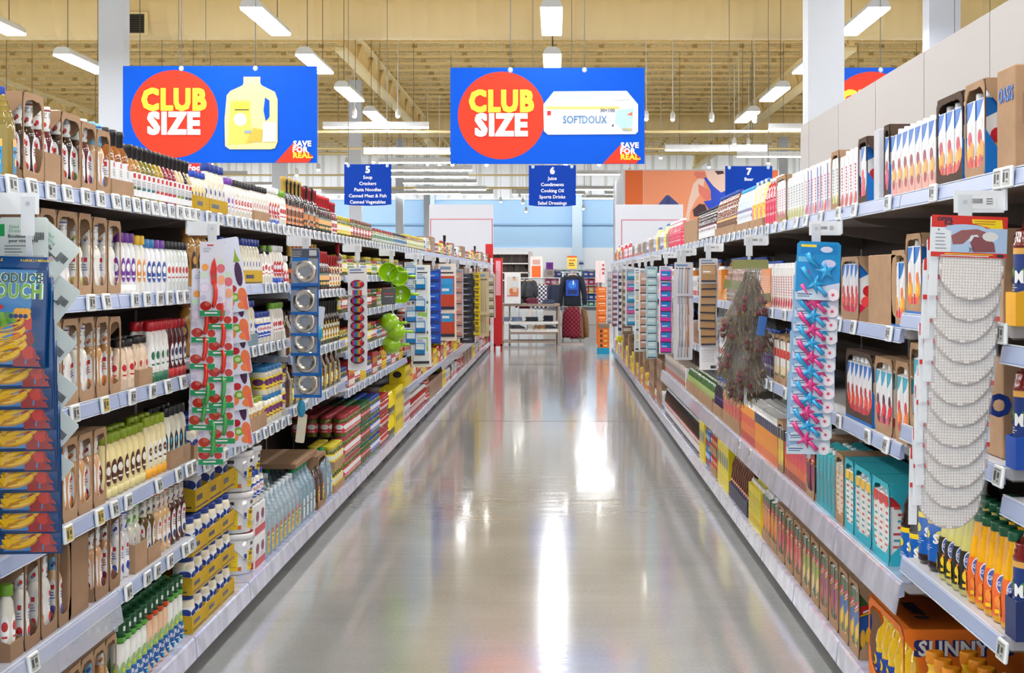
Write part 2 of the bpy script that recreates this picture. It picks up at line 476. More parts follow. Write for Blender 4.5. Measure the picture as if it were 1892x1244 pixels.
# small spot lamps
SP = mat((255, 252, 240), 0.5, emit=40.0)
sh = MB(); sh.lathe([(.05, 0), (.06, .09), (.035, .17), (.012, .18)], mat((240, 240, 240), .4), 10, cap0=False)
stm = MB().cyl((0, 0, 0), (0, 0, 1), .01, HOUS, 5).mesh('stem'); sb = MB(); sb.sphere((0, 0, .0), .045, SP, 12, 8)
shm, sbm = sh.mesh('shade'), sb.mesh('bulb')
spots = [(655, 213, 38), (735, 213, 38), (899, 303, 42), (1045, 303, 46), (1107, 303, 46), (836, 303, 46), (1194, 218, 36), (1243, 219, 38), (1315, 220, 38), (1357, 265, 44),
         (1394, 222, 38), (1221, 290, 50), (1310, 307, 52), (1164, 320, 50), (690, 298, 44), (790, 302, 48), (812, 304, 50), (548, 322, 46), (588, 312, 48),
         (960, 365, 62), (966, 374, 66), (972, 390, 70), (1080, 365, 62), (1078, 385, 70), (952, 358, 60), (925, 372, 64), (1084, 352, 60), (705, 368, 62),
         (1365, 222, 40), (1383, 266, 46), (715, 240, 42), (640, 300, 60), (1250, 330, 56), (1420, 300, 50)]
spots.sort()
for i, (x, y, Yd) in enumerate(spots):
    t = thing('spot_lamp', 'small glowing spot lamp far back, %s from the left' % (ordw(i).replace('nearest', 'first')), 'lamp', px(x, y, Yd) - Vector((0, 0, .02)), 0, 'small spot lamps under the roof')
    link('shade', shm, t); link('bulb', sbm, t); q = link('stem', stm, t, loc=(0, 0, .17)); q.scale = (1, 1, DECK_Z - t.location.z - .17)
# far plain walls at the sides and the grey panel behind the right top shelf
PANEL = mat((184, 178, 175), 0.6)
b = MB()
y = 2.0
while y < 12.3:
    b.box(1.78, 1.82, y + .003, min(y + 1.24, 12.4) - .003, 0.15, 2.72, PANEL); y += 1.25
tag(obj('divider_panel', b), 'tall plain warm grey panel rising behind the right top shelf', 'panel')
# ================================================================ the two shelving runs
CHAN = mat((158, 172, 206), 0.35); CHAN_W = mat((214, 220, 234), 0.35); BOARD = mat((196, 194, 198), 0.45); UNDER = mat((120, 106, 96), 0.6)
BACKP = mat((74, 62, 54), 0.7); KICK = mat((52, 50, 52), 0.6); LINER = mat((186, 190, 216), 0.16, kind='liner', coat=0.5)
CLEAR = mat((222, 226, 246), 0.06, alpha=0.42, coat=0.6); STEEL = mat((196, 198, 204), 0.3, metal=0.6)
PITCH_L, Y0_L = 1.22, 4.445
PITCH_R, Y0_R = 1.25, 4.30
NS = 28
def levels(side, k):
    if side < 0:
        if k < 2: return [.585, .89, 1.24, 1.57, 1.896]
        if k < 4: return [.87, 1.29, 1.59, 1.896]
        if k < 6: return [.90, 1.19, 1.54, 1.896]
        if k < 10: return [.83, 1.10, 1.37, 1.63, 1.896]
        return [.53, .88, 1.25, 1.58, 1.896]
    if k == 0: return [.72, 1.15, 1.51, 1.898]
    if k < 11: return [.63, 1.08, 1.46, 1.898]
    return [.95, 1.42, 1.898]
BASE_Z = .175
DEPTH = .54
LNAME = {5: ['bottom', 'fifth', 'fourth', 'third', 'second', 'top'], 4: ['bottom', 'fourth', 'third', 'second', 'top'], 3: ['bottom', 'third', 'second', 'top']}
_um = {}
def shelf_mesh(W, base, plastic):
    key = (W, base, plastic)
    if key in _um: return _um[key]
    g = .006; b = MB()
    if base:
        b.box(-DEPTH, -.004, g, W - g, -.03, 0, BOARD); b.box(-DEPTH, -.05, g, W - g, -.13, -.03, BOARD)
        k = MB(); k.box(-DEPTH, -.12, g, W - g, -BASE_Z, -.13, KICK)
        for yy in (.12, W - .12): k.cyl((-.09, yy, -BASE_Z), (-.09, yy, -.12), .016, BLACK, 6)
        # printed liner sheet folded over the front edge
        c = MB(); c.prism([(-.09, .0015), (-.004, .0015), (.004, -.004), (.012, -.085), (.006, -.088), (-.002, -.008), (-.008, -.003), (-.09, -.001)], 1, g * 1.5, W - g * 1.5, LINER)
        r = (b.mesh('deck'), c.mesh('printed_liner'), k.mesh('toe_kick'))
    else:
        b.prism([(-DEPTH, 0), (-.004, 0), (-.004, -.018), (-.02, -.03), (-DEPTH, -.03)], 1, g, W - g, BOARD)
        b.box(-DEPTH + .01, -.022, g, W - g, -.034, -.0301, UNDER)  # shade under the board, put into a dark brown colour
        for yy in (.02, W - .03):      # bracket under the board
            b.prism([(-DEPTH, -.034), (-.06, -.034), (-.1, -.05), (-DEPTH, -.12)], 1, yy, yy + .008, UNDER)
        c = MB()
        c.prism([(-.006, .006), (.0, .006), (.006, .0), (.012, -.036), (.008, -.042), (-.006, -.040)], 1, g, W - g, CHAN)
        c.box(-.002, .0045, g, W - g, .0045, .0075, CHAN_W); c.box(.004, .0135, g, W - g, -.043, -.040, CHAN_W)
        r = [b.mesh('shelf_board'), c.mesh('price_channel')]
        if plastic:
            p = MB(); p.prism([(-.06, .003), (.004, .003), (.010, -.002), (.026, -.098), (.022, -.100), (.004, -.006), (-.06, 0)], 1, g, W - g, LINER if plastic == 2 else CLEAR)
            r.append(p.mesh('clear_lip_cover'))
        r = tuple(r)
    _um[key] = r
    return r
def gondola(side, k, W, y0):
    X = XL if side < 0 else XR
    t = thing('shelving_unit', ('%s shelving bay in the %s run, %s' % (ordw(max(k, 0)) if k >= 0 else 'partly hidden', 'left' if side < 0 else 'right', 'holding dressings and jars' if side < 0 else 'holding juices and drinks')),
              'shelving', (X, y0 if side < 0 else y0 + W, 0), 0 if side < 0 else math.pi)
    bk = MB(); bk.box(-DEPTH - .02, -DEPTH, .004, W - .004, .1, 1.93 if side < 0 or k > 6 else 2.0, BACKP)
    obj('back_panel', bk, t)
    u = MB(); u.box(-DEPTH - .03, -DEPTH + .005, -.015, .015, 0, 1.93, BOARD); obj('upright', u, t)
    d, c, kk = shelf_mesh(W, True, 0)
    q = link('base_deck', d, t, loc=(0, 0, BASE_Z)); link('printed_liner', c, q); link('toe_kick', kk, t, loc=(0, 0, BASE_Z))
    for i, z in enumerate(levels(side, k)):
        pl = 0
        if side < 0 and k == 0 and i == 0: pl = 1
        if side < 0 and k >= 14 and i == 0: pl = 2
        if side > 0 and i == 0 and 1 <= k < 11: pl = 2
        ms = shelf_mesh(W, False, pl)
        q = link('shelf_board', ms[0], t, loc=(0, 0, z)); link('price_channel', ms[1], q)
        if pl: link('clear_lip_cover', ms[2], q)
for k in range(-1, NS): gondola(-1, k, PITCH_L, Y0_L + k * PITCH_L)
for k in range(-1, 24): gondola(1, k, PITCH_R, Y0_R + k * PITCH_R)
def bay(side, Y): return int((Y - (Y0_L if side < 0 else Y0_R)) // (PITCH_L if side < 0 else PITCH_R))
def YL(x): return F * XL / (x - CX)
def YR(x): return F * XR / (x - CX)
def shelf_z(side, Y, name):
    lv = levels(side, max(0, bay(side, Y))); names = LNAME[len(lv)]
    if name == 'bottom': return BASE_Z + .002
    if name in names: return lv[names.index(name) - 1] + .001
    return None

# price tags clipped along the channels
TAGM = mat((236, 238, 240), .35); SCR = mat((176, 180, 176), .3); SCRY = mat((196, 172, 60), .3); DIG = mat((52, 54, 56), .5)
def tag_meshes(kind):
    a = MB(); a.bbox(0, .010, -.043, .043, -.027, .027, TAGM, .003)
    s = MB(); m = SCRY if kind == 1 else SCR
    its = [('rect', -.033, .033, -.020, .020, m), ('rect', -.028, -.008, -.012, .012, DIG), ('rect', .002, .022, -.004, .010, DIG), ('rect', .004, .018, -.014, -.010, DIG), ('rect', -.03, .03, .0155, .0175, DIG)]
    deco(s, face_front(.0105), its, .0002)
    return a.mesh('frame'), s.mesh('screen')
TG = [tag_meshes(0), tag_meshes(1)]
NT = {}
def price_tag(side, Y, z, name, yellow=False):
    X = XL + .012 if side < 0 else XR - .012
    l = land(Y, side); key = (side, name, l); n = NT.get(key, 0); NT[key] = n + 1
    t = thing('price_tag', '%s white price tag past the %s, %s %s shelf edge' % (ordw(n).replace('nearest', 'first'), l, 'left' if side < 0 else 'right', name), 'price tag',
              (X, Y, z - .018), 0 if side < 0 else math.pi, 'electronic price tags on the shelf edges')
    t.rotation_euler = (0, R.uniform(-.06, .10) - .1, 0 if side < 0 else math.pi)
    a, b = TG[1 if yellow else 0]
    link('frame', a, t); link('screen', b, t)
def tags(side, name, xs, yellow=()):
    for i, x in enumerate(xs):
        Y = YL(x) if side < 0 else YR(x); z = shelf_z(side, Y, name)
        if z: price_tag(side, Y, z, name, i in yellow)
tags(-1, 'top', [10, 48, 83, 114, 148, 176, 205, 224, 243, 261, 277, 292, 308, 323, 335, 346, 357, 378, 399, 416, 432, 444, 456, 468, 480, 490, 500, 510, 520, 529, 537, 545, 553, 561,
                 569, 577, 585, 593, 601, 609, 616, 623, 630, 637, 644, 650, 656, 662, 668, 674, 680, 685, 690, 695, 700, 705, 710, 715, 720, 725, 730, 735, 740, 745, 750, 755, 760, 765, 770])
tags(-1, 'second', [158, 187, 240, 263, 286, 304, 323, 336, 487, 500, 512, 522, 591, 598, 605, 612, 619, 626, 668, 676, 684, 692, 700, 708, 716, 724])
tags(-1, 'third', [128, 184, 235, 273, 302, 330, 463, 475, 486, 497, 509, 520, 588, 597, 606, 615, 624, 672, 680, 688, 696, 704, 712, 720, 728], (1,))
tags(-1, 'fourth', [115, 174, 202, 228, 285, 322, 340, 657, 665, 673, 682, 690, 698, 705, 713, 720, 727, 734, 741, 350, 373, 390, 410, 430, 443, 456, 470, 484, 495, 506, 517, 529, 539, 560, 580, 600, 615], (0, 1))
tags(-1, 'fifth', [50, 228, 263, 282, 306, 334, 345, 640, 650, 660, 670, 680, 690, 700, 710])
tags(1, 'top', [1875, 1858, 1735, 1650, 1587, 1557, 1523, 1496, 1478, 1455, 1438, 1424, 1413, 1402, 1391, 1381, 1371, 1361, 1352, 1343, 1334, 1326, 1318, 1310, 1302, 1294, 1287, 1280, 1273, 1266, 1259, 1252, 1246, 1240, 1234, 1228, 1222, 1216, 1210, 1204, 1198, 1192])
tags(1, 'second', [1864, 1652, 1585, 1558, 1456, 1432, 1420, 1400, 1360, 1340, 1322, 1308])
tags(1, 'third', [1858, 1646, 1612, 1558, 1457, 1430, 1421, 1300, 1288])
tags(1, 'fourth', [1865, 1392, 1372])
# ================================================================ goods: one of each kind, copied along the shelves
class Proto: pass
def proto(name, cat, desc, w, d, h, parts):
    p = Proto(); p.name, p.cat, p.desc, p.w, p.d, p.h = name, cat, desc, w, d, h
    p.mb = parts; p.me = None; p.lod = None
    return p
def lw(rf, ex=1, ey=1, r0=None, sq=2.0, turn=0.0):
    """wrap on a turned body: u metres round from the front, v height"""
    def f(u, v, o):
        r = rf(v) if callable(rf) else rf
        a = u / (r0 or r) + turn; ca, sa = math.cos(a), math.sin(a)
        k = (abs(ca) ** sq + abs(sa) ** sq) ** (-1 / sq)
        return ((r * k + o) * ex * ca, (r * k + o) * ey * sa, v)
    f.curved = True
    return f
def prof_r(prof):
    def f(z):
        for (r0, z0), (r1, z1) in zip(prof, prof[1:]):
            if z0 <= z <= z1 and z1 > z0: return r0 + (r1 - r0) * (z - z0) / (z1 - z0)
        return prof[-1][0]
    return f
def around(mb, rf, items, turns, ex=1, ey=1, r0=None, sq=2.0):
    for t in turns: deco(mb, lw(rf, ex, ey, r0, sq, t), items)
SIDE2 = (-1.25, 0.0, 1.25)      # both flanks that can be seen from along the aisle
def lines(u0, u1, v, n, dv, m=INK, th=.0016):
    r = random.Random(int(v * 999) + n)
    return [('rect', u0, u0 + (u1 - u0) * r.uniform(.6, 1), v - i * dv - th, v - i * dv, m) for i in range(n)]
RLOGO = RED
def strip(l, w, h0, h1, v0, v1, m, n=6):
    vs = [w(-h0 + 2 * h0 * i / n, v0, .0008) for i in range(n + 1)] + [w(-h1 + 2 * h1 * i / n, v1, .0008) for i in range(n + 1)]
    l.add(vs, [(i, i + 1, n + 2 + i, n + 1 + i) for i in range(n)], m, True)

def dressing(body, art, sleeve=(240, 240, 238), art2=(210, 60, 50), desc='sleeved dressing bottle'):
    """waisted bottle with a paper sleeve round its long neck and an oval label"""
    pr = [(.026, 0), (.031, .006), (.032, .05), (.0285, .085), (.031, .12), (.032, .135), (.026, .15), (.0165, .163), (.0165, .17)]
    b = MB(); b.lathe(pr, G(*body), 16, .82, 1)
    s = MB(); s.lathe([(.0175, .162), (.0185, .165), (.0185, .232), (.017, .236)], P(*sleeve), 12)
    around(s, .0186, [('ell', .002, .182, .005, .007, P(*art2)), ('ell', -.003, .176, .004, .005, P(*art)), ('rect', -.012, .012, .222, .227, P(*art)), ] + lines(-.01, .01, .216, 4, .004), SIDE2)
    l = MB()
    for t in SIDE2:
        w = lw(prof_r(pr), .82, 1, .031, 2, t)
        n = 14; pts = []
        for i in range(n): a = 2 * math.pi * i / n; pts.append((.0155 * (abs(math.cos(a)) ** .7) * (1 if math.cos(a) > 0 else -1), .078 + .060 * (abs(math.sin(a)) ** .8) * (1 if math.sin(a) > 0 else -1)))
        # oval label in strips so that it follows the waist
        for j in range(10):
            v0 = .018 + .12 * j / 10; v1 = .018 + .12 * (j + 1) / 10
            hw = lambda v: .0155 * max(0.05, 1 - abs((v - .078) / .0605) ** 3) ** .5
            strip(l, w, hw(v0), hw(v1), v0, v1, WHITE)
        deco(l, w, [('rect', -.006, .006, .106, .120, RLOGO), ('ell', 0, .045, .010, .015, P(*art2)), ('ell', .003, .034, .006, .008, P(*art))] + lines(-.009, .009, .098, 3, .008, P(*art), .003), .0012)
    return proto('dressing_bottle', 'bottle', desc, .07, .066, .236, [('body', b), ('neck_sleeve', s), ('label', l)])
def glass_bottle(body, band, capc=(24, 22, 26), desc='black-capped glass dressing bottle', h=.205, r=.03, low=None):
    k = h / .205
    pr = [(r * .9, 0), (r, .005), (r, .115 * k), (r * .85, .135 * k), (.014, .158 * k), (.0125, .17 * k)]
    b = MB(); b.lathe(pr, G(*body), 14)
    c = MB(); c.lathe([(.0155, .155 * k), (.0165, .158 * k), (.0165, .185 * k), (.0185, .187 * k), (.0185, h - .003), (.016, h)], mat(capc, .3, coat=.3), 14)
    l = MB(); w = lw(r, 1, 1, r); L0, L1 = .022 * k, .108 * k
    deco(l, w, [('rect', -2.3 * r, 2.3 * r, L0, L1, WHITE, 14)])
    if low: deco(l, w, [('rect', -2.3 * r, 2.3 * r, .006, L0, P(*low), 14)])
    around(l, r, [('rect', -.008, .008, L1 - .022, L1 - .006, RLOGO), ('rect', -.013, .013, L0 + .024, L0 + .034, P(*band))] + lines(-.013, .013, L1 - .03, 4, .006), SIDE2)
    return proto('glass_bottle', 'bottle', desc, 2 * r + .006, 2 * r + .004, h, [('body', b), ('cap', c), ('label', l)])
def squeeze(body, capc, label, art, desc, h=.2, r=.034, base=None, ex=.7, up=True, txt=None):
    pr = [(r * .88, 0), (r, .008), (r, h * .45), (r * .94, h * .62), (r * .8, h * .76), (r * .5, h * .84), (r * .5, h * .86)]
    b = MB(); b.lathe(pr, G(*body), 16, ex, 1)
    c = MB(); c.lathe([(r * .56, h * .845), (r * .6, h * .86), (r * .58, h * .985), (r * .5, h)], P(*capc), 12)
    if base: b.lathe([(r * .9, 0), (r * 1.02, .008), (r * 1.02, h * .16)], P(*base), 16, ex, 1)
    l = MB(); rf = prof_r(pr)
    for t in (-1.25, 0, 1.25):
        w = lw(rf, ex, 1, r, 2, t)
        deco(l, w, [('ell', 0, h * .40, r * .5, h * .2, P(*label), 16), ('ell', 0, h * .44, r * .36, h * .07, P(*art)), ('rect', -r * .3, r * .3, h * .28, h * .31, P(*art))])
        if txt: deco(l, w, [('text', txt, 0, h * .44, r * .34, WHITE, .02)], .003)
    return proto('squeeze_bottle', 'bottle', desc, 2 * r + .004, 2 * r * ex + .004, h, [('body', b), ('cap', c), ('label', l)])
def jar(body, lid, label, art, desc, r=.04, h=.14, band=None, txt=None, ell=True, sq=2.0, name='jar', tcol=None):
    pr = [(r * .9, 0), (r, .006), (r, h * .72), (r * .93, h * .8), (r * .8, h * .84)]
    b = MB(); b.lathe(pr, G(*body), 16, 1, 1, (0, 0, 0), sq)
    c = MB(); c.lathe([(r * .86, h * .83), (r * .88, h * .84), (r * .88, h * .985), (r * .82, h)], P(*lid), 16)
    for i in range(3): c.lathe([(r * .885, h * (.86 + i * .04)), (r * .9, h * (.87 + i * .04)), (r * .885, h * (.88 + i * .04))], P(*[v * .85 for v in lid]), 16, cap0=False, cap1=False)
    l = MB(); w = lw(r, 1, 1, r, sq)
    deco(l, w, [('rect', -2.4 * r, 2.4 * r, h * .2, h * .64, P(*label), 16)])
    if band: deco(l, w, [('rect', -2.4 * r, 2.4 * r, h * .2, h * .3, P(*band), 16)], .001)
    for t in SIDE2:
        ww = lw(r, 1, 1, r, sq, t)
        deco(l, ww, ([('ell', 0, h * .47, r * .62, h * .12, P(*art), 14)] if ell else [('rect', -r * .6, r * .6, h * .36, h * .58, P(*art))]) + [('rect', -r * .4, r * .4, h * .25, h * .28, P(*art))], .0016)
        if txt: deco(l, ww, [('text', txt, 0, h * .47, r * .38, P(*(tcol or (250, 250, 250))), .02)], .003)
    return proto(name, 'jar', desc, 2 * r + .004, 2 * r + .004, h, [('body', b), ('lid', c), ('label', l)])
def ranch(body=(238, 238, 232), desc='green-capped ranch bottle', art=(24, 90, 160), spot=(90, 170, 60)):
    pr = [(.03, 0), (.035, .008), (.034, .06), (.028, .11), (.030, .15), (.027, .185), (.02, .20)]
    b = MB(); b.lathe(pr, G(*body), 16, .8, 1)
    c = MB(); c.lathe([(.0225, .19), (.024, .193), (.0245, .225), (.026, .226), (.026, .262), (.023, .266)], P(16, 84, 48), 14)
    around(c, .0262, [('rect', -.007, .007, .234, .250, P(230, 240, 230)), ('rect', -.02, .02, .195, .212, P(*spot), 4)], SIDE2, 1, 1)
    l = MB(); rf = prof_r(pr)
    for t in SIDE2:
        w = lw(rf, .8, 1, .032, 2, t)
        for j in range(8):
            hw = lambda v: .022 * max(.04, 1 - abs((v - .07) / .058) ** 2.4) ** .5
            v0, v1 = .013 + .113 * j / 8, .013 + .113 * (j + 1) / 8
            strip(l, w, hw(v0), hw(v1), v0, v1, P(*art) if j < 5 else P(150, 180, 120))
        deco(l, w, [('ell', 0, .098, .009, .007, P(200, 210, 60)), ('text', 'Ren', 0, .062, .024, WHITE, .02), ('rect', -.012, .012, .034, .038, WHITE), ('ell', .004, .026, .008, .006, P(70, 190, 220))], .002)
    return proto('ranch_bottle', 'bottle', desc, .073, .062, .266, [('body', b), ('cap', c), ('label', l)])
def jug(body, capc, label, desc, h=.30, r=.07, art=(200, 60, 40), a=.5, red=True):
    pr = [(r * .94, 0), (r, .012), (r, h * .5), (r * .97, h * .54), (r * .97, h * .56), (r * .8, h * .68), (r * .3, h * .9), (r * .25, h * .92)]
    m = mat(body, .08, alpha=a, coat=.5)
    b = MB(); b.lathe(pr, m, 20, 1, 1, (0, 0, 0), 4.5)
    b.lathe([(r * .9, .008), (r * .93, .012), (r * .93, h * .62), (r * .75, h * .7), (r * .1, h * .71)], mat([v * .97 for v in body], .1, alpha=a * .8), 20, 1, 1, (0, 0, 0), 4.5)
    for i in range(4): b.lathe([(r * (.84 - i * .13), h * (.66 + i * .06)), (r * (.87 - i * .13), h * (.668 + i * .06)), (r * (.83 - i * .13), h * (.677 + i * .06))], m, 20, 1, 1, (0, 0, 0), 4, cap0=False, cap1=False)
    c = MB(); c.lathe([(r * .29, h * .91), (r * .3, h * .915), (r * .3, h * .99), (r * .27, h)], P(*capc), 12)
    l = MB()
    for fc in (face_left(-r), face_right(r), face_front(r)):
        deco(l, fc, [('rect', -r * .42, r * .42, h * .08, h * .44, P(*label)), ('rect', -r * .42, r * .42, h * .36, h * .44, P(*art)), ('rect', -r * .3, r * .3, h * .29, h * .32, INK), ('ell', r * .1, h * .2, r * .2, h * .05, P(*[min(255, v + 30) for v in art]))] + lines(-r * .3, r * .3, h * .14, 3, h * .02), .001)
    return proto('vinegar_jug', 'jug', desc, 2 * r + .004, 2 * r + .004, h, [('body', b), ('cap', c), ('label', l)])
def pail():
    r, h = .105, .2
    b = MB(); b.lathe([(r * .86, 0), (r * .9, .004), (r * .97, h * .9)], G(238, 238, 240), 24)
    c = MB(); c.lathe([(r * 1.0, h * .86), (r * 1.05, h * .87), (r * 1.06, h * .97), (r * 1.0, h), (r * .93, h - .004), (r * .93, h - .012)], G(244, 244, 246), 24)
    a = MB(); pts = [((r * 1.04) * math.cos(t), (r * 1.04) * math.sin(t), h * .8 - .11 * math.sin((t + math.pi / 2) / math.pi * math.pi)) for t in [(-math.pi / 2) + math.pi * i / 12 for i in range(13)]]
    a.tube(pts, .0025, STEEL, 5)
    l = MB(); rf = lambda v: r * (.9 + .07 * v / (h * .9))
    for t in (-1.35, 0, 1.35):
        w = lw(rf, 1, 1, r, 2, t)
        deco(l, w, [('rect', -.055, .055, .02, .17, WHITE, 6), ('rect', -.05, .03, .02, .115, YEL, 6), ('text', 'REAL', -.012, .098, .022, INK, .03), ('ell', -.012, .118, .022, .006, INK), ('rect', .03, .05, .02, .04, P(220, 110, 50)), ('rect', -.03, .01, .14, .156, INK, 3)] + lines(-.044, .02, .08, 5, .010), .0008)
        deco(l, w, [('rect', .06, .09, .06, .14, P(226, 226, 236), 2), ('rect', .066, .084, .07, .10, P(40, 60, 140), 2)], .0008)
    return proto('mayonnaise_pail', 'pail', 'white mayonnaise pail with yellow label', 2.12 * r, 2.12 * r, h, [('body', b), ('lid', c), ('wire_handle', a), ('label', l)])
def carton(art, desc, w=.09, d=.09, h=.24, base=(242, 242, 244), cap=(246, 246, 248), slope=True, name='juice_carton', capr=.014):
    hs = h * .90 if slope else h
    b = MB(); x0, x1, y0, y1 = -d / 2, d / 2, -w / 2 + .001, w / 2 - .001
    M = P(*base)
    if slope:    # low at the front, high at the back
        vs = [(x0, y0, 0), (x1, y0, 0), (x1, y1, 0), (x0, y1, 0), (x0, y0, h), (x1, y0, hs), (x1, y1, hs), (x0, y1, h)]
        b.add(vs, [(3, 2, 1, 0), (4, 5, 6, 7), (0, 1, 5, 4), (1, 2, 6, 5), (2, 3, 7, 6), (3, 0, 4, 7)], M)
    else: b.bbox(x0, x1, y0, y1, 0, h, M, .003)
    for fc, hw in ((face_front(x1), w / 2 - .002), (face_left(y0), d / 2 - .001), (face_right(y1), d / 2 - .001)): deco(b, fc, art(hw, hs), .0005)
    c = MB(); cz = hs if slope else h
    c.lathe([(capr, 0), (capr * 1.04, .003), (capr, .018), (capr * .9, .02)], P(*cap), 12, 1, 1, (d * .18, 0, cz + (h - hs) * .3 - .004))
    return proto(name, 'carton', desc, w + .002, d, h + .018, [('body', b), ('cap', c)])
def art_oasis(top, f1, f2, low, low2=None):
    def a(hw, h):
        return [('poly', [(-hw, h * .99), (-hw, h * .74), (-hw * .1, h * .83), (hw * .75, h * .99)], P(*top)), ('ell', hw * .1, h * .70, hw * .42, hw * .42, P(228, 232, 240)), ('ell', hw * .1, h * .70, hw * .33, hw * .33, WHITE),
                ('poly', [(-hw, 0), (hw, 0), (hw, h * .26), (0, h * .20), (-hw, h * .30)], P(*low)), ('ell', -hw * .2, h * .52, hw * .5, hw * .5, P(*f1)), ('ell', hw * .3, h * .36, hw * .58, hw * .62, P(*f2)),
                ('ell', -hw * .35, h * .33, hw * .5, hw * .5, P(*[min(255, v * 1.08 + 12) for v in f2])), ('ell', hw * .05, h * .22, hw * .45, hw * .4, P(*f1))] + ([('rect', -hw * .7, hw * .7, h * .04, h * .09, P(*low2))] if low2 else [])
    return a
def art_blocks(cols):
    def a(hw, h):
        r = random.Random(str(cols)); out = []
        n = len(cols)
        for i, c in enumerate(cols):
            v0 = h * i / n; out.append(('rect', -hw, hw, v0, v0 + h / n, P(*c)))
        return out
    return a
def art_scribble(bg, inks, band=None, n=9):
    def a(hw, h):
        r = random.Random(str(inks)); out = [('rect', -hw, hw, 0, h, P(*bg))]
        for i in range(n):
            v = h * (.06 + .86 * i / n); u = r.uniform(-.8, -.3) * hw; c = inks[i % len(inks)]
            out.append(('rect', u, u + r.uniform(.7, 1.3) * hw, v, v + h * .035, P(*c)))
        if band: out.append(('rect', -hw, hw, h * .86, h, P(*band)))
        return out
    return a
def art_veg(band, veg, veg2, word=None, bg=(40, 92, 44)):
    def a(hw, h):
        out = [('rect', -hw, hw, 0, h, P(*bg)), ('poly', [(-hw, h * .66), (hw, h * .78), (hw, h * .9), (-hw, h * .80)], P(196, 26, 34)), ('poly', [(-hw, h * .645), (hw, h * .765), (hw, h * .785), (-hw, h * .665)], YEL),
               ('poly', [(-hw, h * .34), (hw, h * .44), (hw, h * .75), (-hw, h * .63)], P(*band))]
        for i in range(4): out.append(('ell', -hw * .7 + hw * .48 * i, h * (.30 + .04 * i), hw * .25, h * .15, P(*(veg if i % 2 else veg2))))
        out += [('ell', -hw * .3, h * .12, hw * .5, h * .06, P(*veg2)), ('poly', [(-hw * .7, h * .70), (hw * .7, h * .80), (hw * .7, h * .83), (-hw * .7, h * .73)], WHITE)] if word else [('ell', -hw * .3, h * .12, hw * .5, h * .06, P(*veg2)), ('rect', -hw * .6, hw * .6, h * .74, h * .77, WHITE)]
        return out
    return a
def art_letters(bg, ink, txt, fruit=None, stripe=None):
    def a(hw, h):
        out = [('rect', -hw, hw, 0, h, P(*bg)), *[('rect', -hw * (.35 + .1 * (i % 2)), hw * (.4 - .12 * (i % 3 == 0)), h * (.34 + .06 * i), h * (.375 + .06 * i), P(*ink)) for i in range(8)]]
        if fruit: out += [('ell', hw * .2, h * .2, hw * .5, hw * .6, P(*fruit)), ('ell', -hw * .3, h * .13, hw * .4, hw * .5, P(*fruit))]
        if stripe: out.append(('rect', -hw, -hw * .6, 0, h, P(*stripe)))
        return out
    return a
def art_blossom(bg=(40, 176, 190)):
    def a(hw, h):
        r = random.Random(3); out = [('rect', -hw, hw, 0, h, P(*bg)), ('rect', -hw * .7, -hw * .5, h * .1, h * .55, P(14, 60, 80)), ('poly', [(hw * .1, 0), (hw * .2, 0), (-hw * .1, h * .9), (-hw * .15, h * .9)], P(70, 50, 50)), ('poly', [(0, h * .4), (hw * .8, h * .75), (hw * .78, h * .77), (-.02 * hw, h * .43)], P(70, 50, 50))]
        for i in range(10): out.append(('ell', r.uniform(-.3, .8) * hw, r.uniform(.2, .95) * h, hw * .13, hw * .13, P(220, 90, 130), 7))
        return out
    return a
def pet(body, capc, label, band, desc, h=.30, r=.05, a0=.12, a1=.5, txt=None, name='drink_bottle', ribs=True, tcol=(255, 255, 255), spot=None):
    pr = [(r * .82, 0), (r, h * .04), (r, h * a0 - .002)]
    pr += [(r * .965, h * a0), (r * .965, h * a1), (r, h * a1 + .003)]
    if ribs:
        for i in range(3): z = h * (a1 + .03 + i * .05); pr += [(r * (1.0 - i * .05), z), (r * (.93 - i * .05), z + h * .02)]
    pr += [(r * .8, h * .72), (r * .5, h * .86), (r * .28, h * .92), (r * .27, h * .94)]
    b = MB(); b.lathe(pr, G(*body), 18)
    c = MB(); c.lathe([(r * .32, h * .925), (r * .34, h * .93), (r * .34, h * .99), (r * .3, h)], P(*capc), 12)
    l = MB(); w = lw(r * .966, 1, 1, r)
    deco(l, w, [('rect', -2.8 * r, 2.8 * r, h * a0, h * a1, P(*label), 18), ('rect', -2.8 * r, 2.8 * r, h * (a1 - .05), h * a1, P(*band), 18)])
    for t in SIDE2:
        ww = lw(r * .966, 1, 1, r, 2, t); m = (a0 + a1) / 2
        deco(l, ww, [('ell', -r * .3, h * (m + .05), r * .42, h * .045, P(*(spot or band)))] + lines(-r * .5, r * .5, h * (m - .05), 3, h * .02, P(*tcol)), .0015)
        if txt and t: deco(l, ww, [('text', txt, 0, h * (m + .01), r * .7, P(*tcol), .03)], .003)
    return proto(name, 'bottle', desc, 2 * r + .005, 2 * r + .005, h, [('body', b), ('cap', c), ('label', l)])
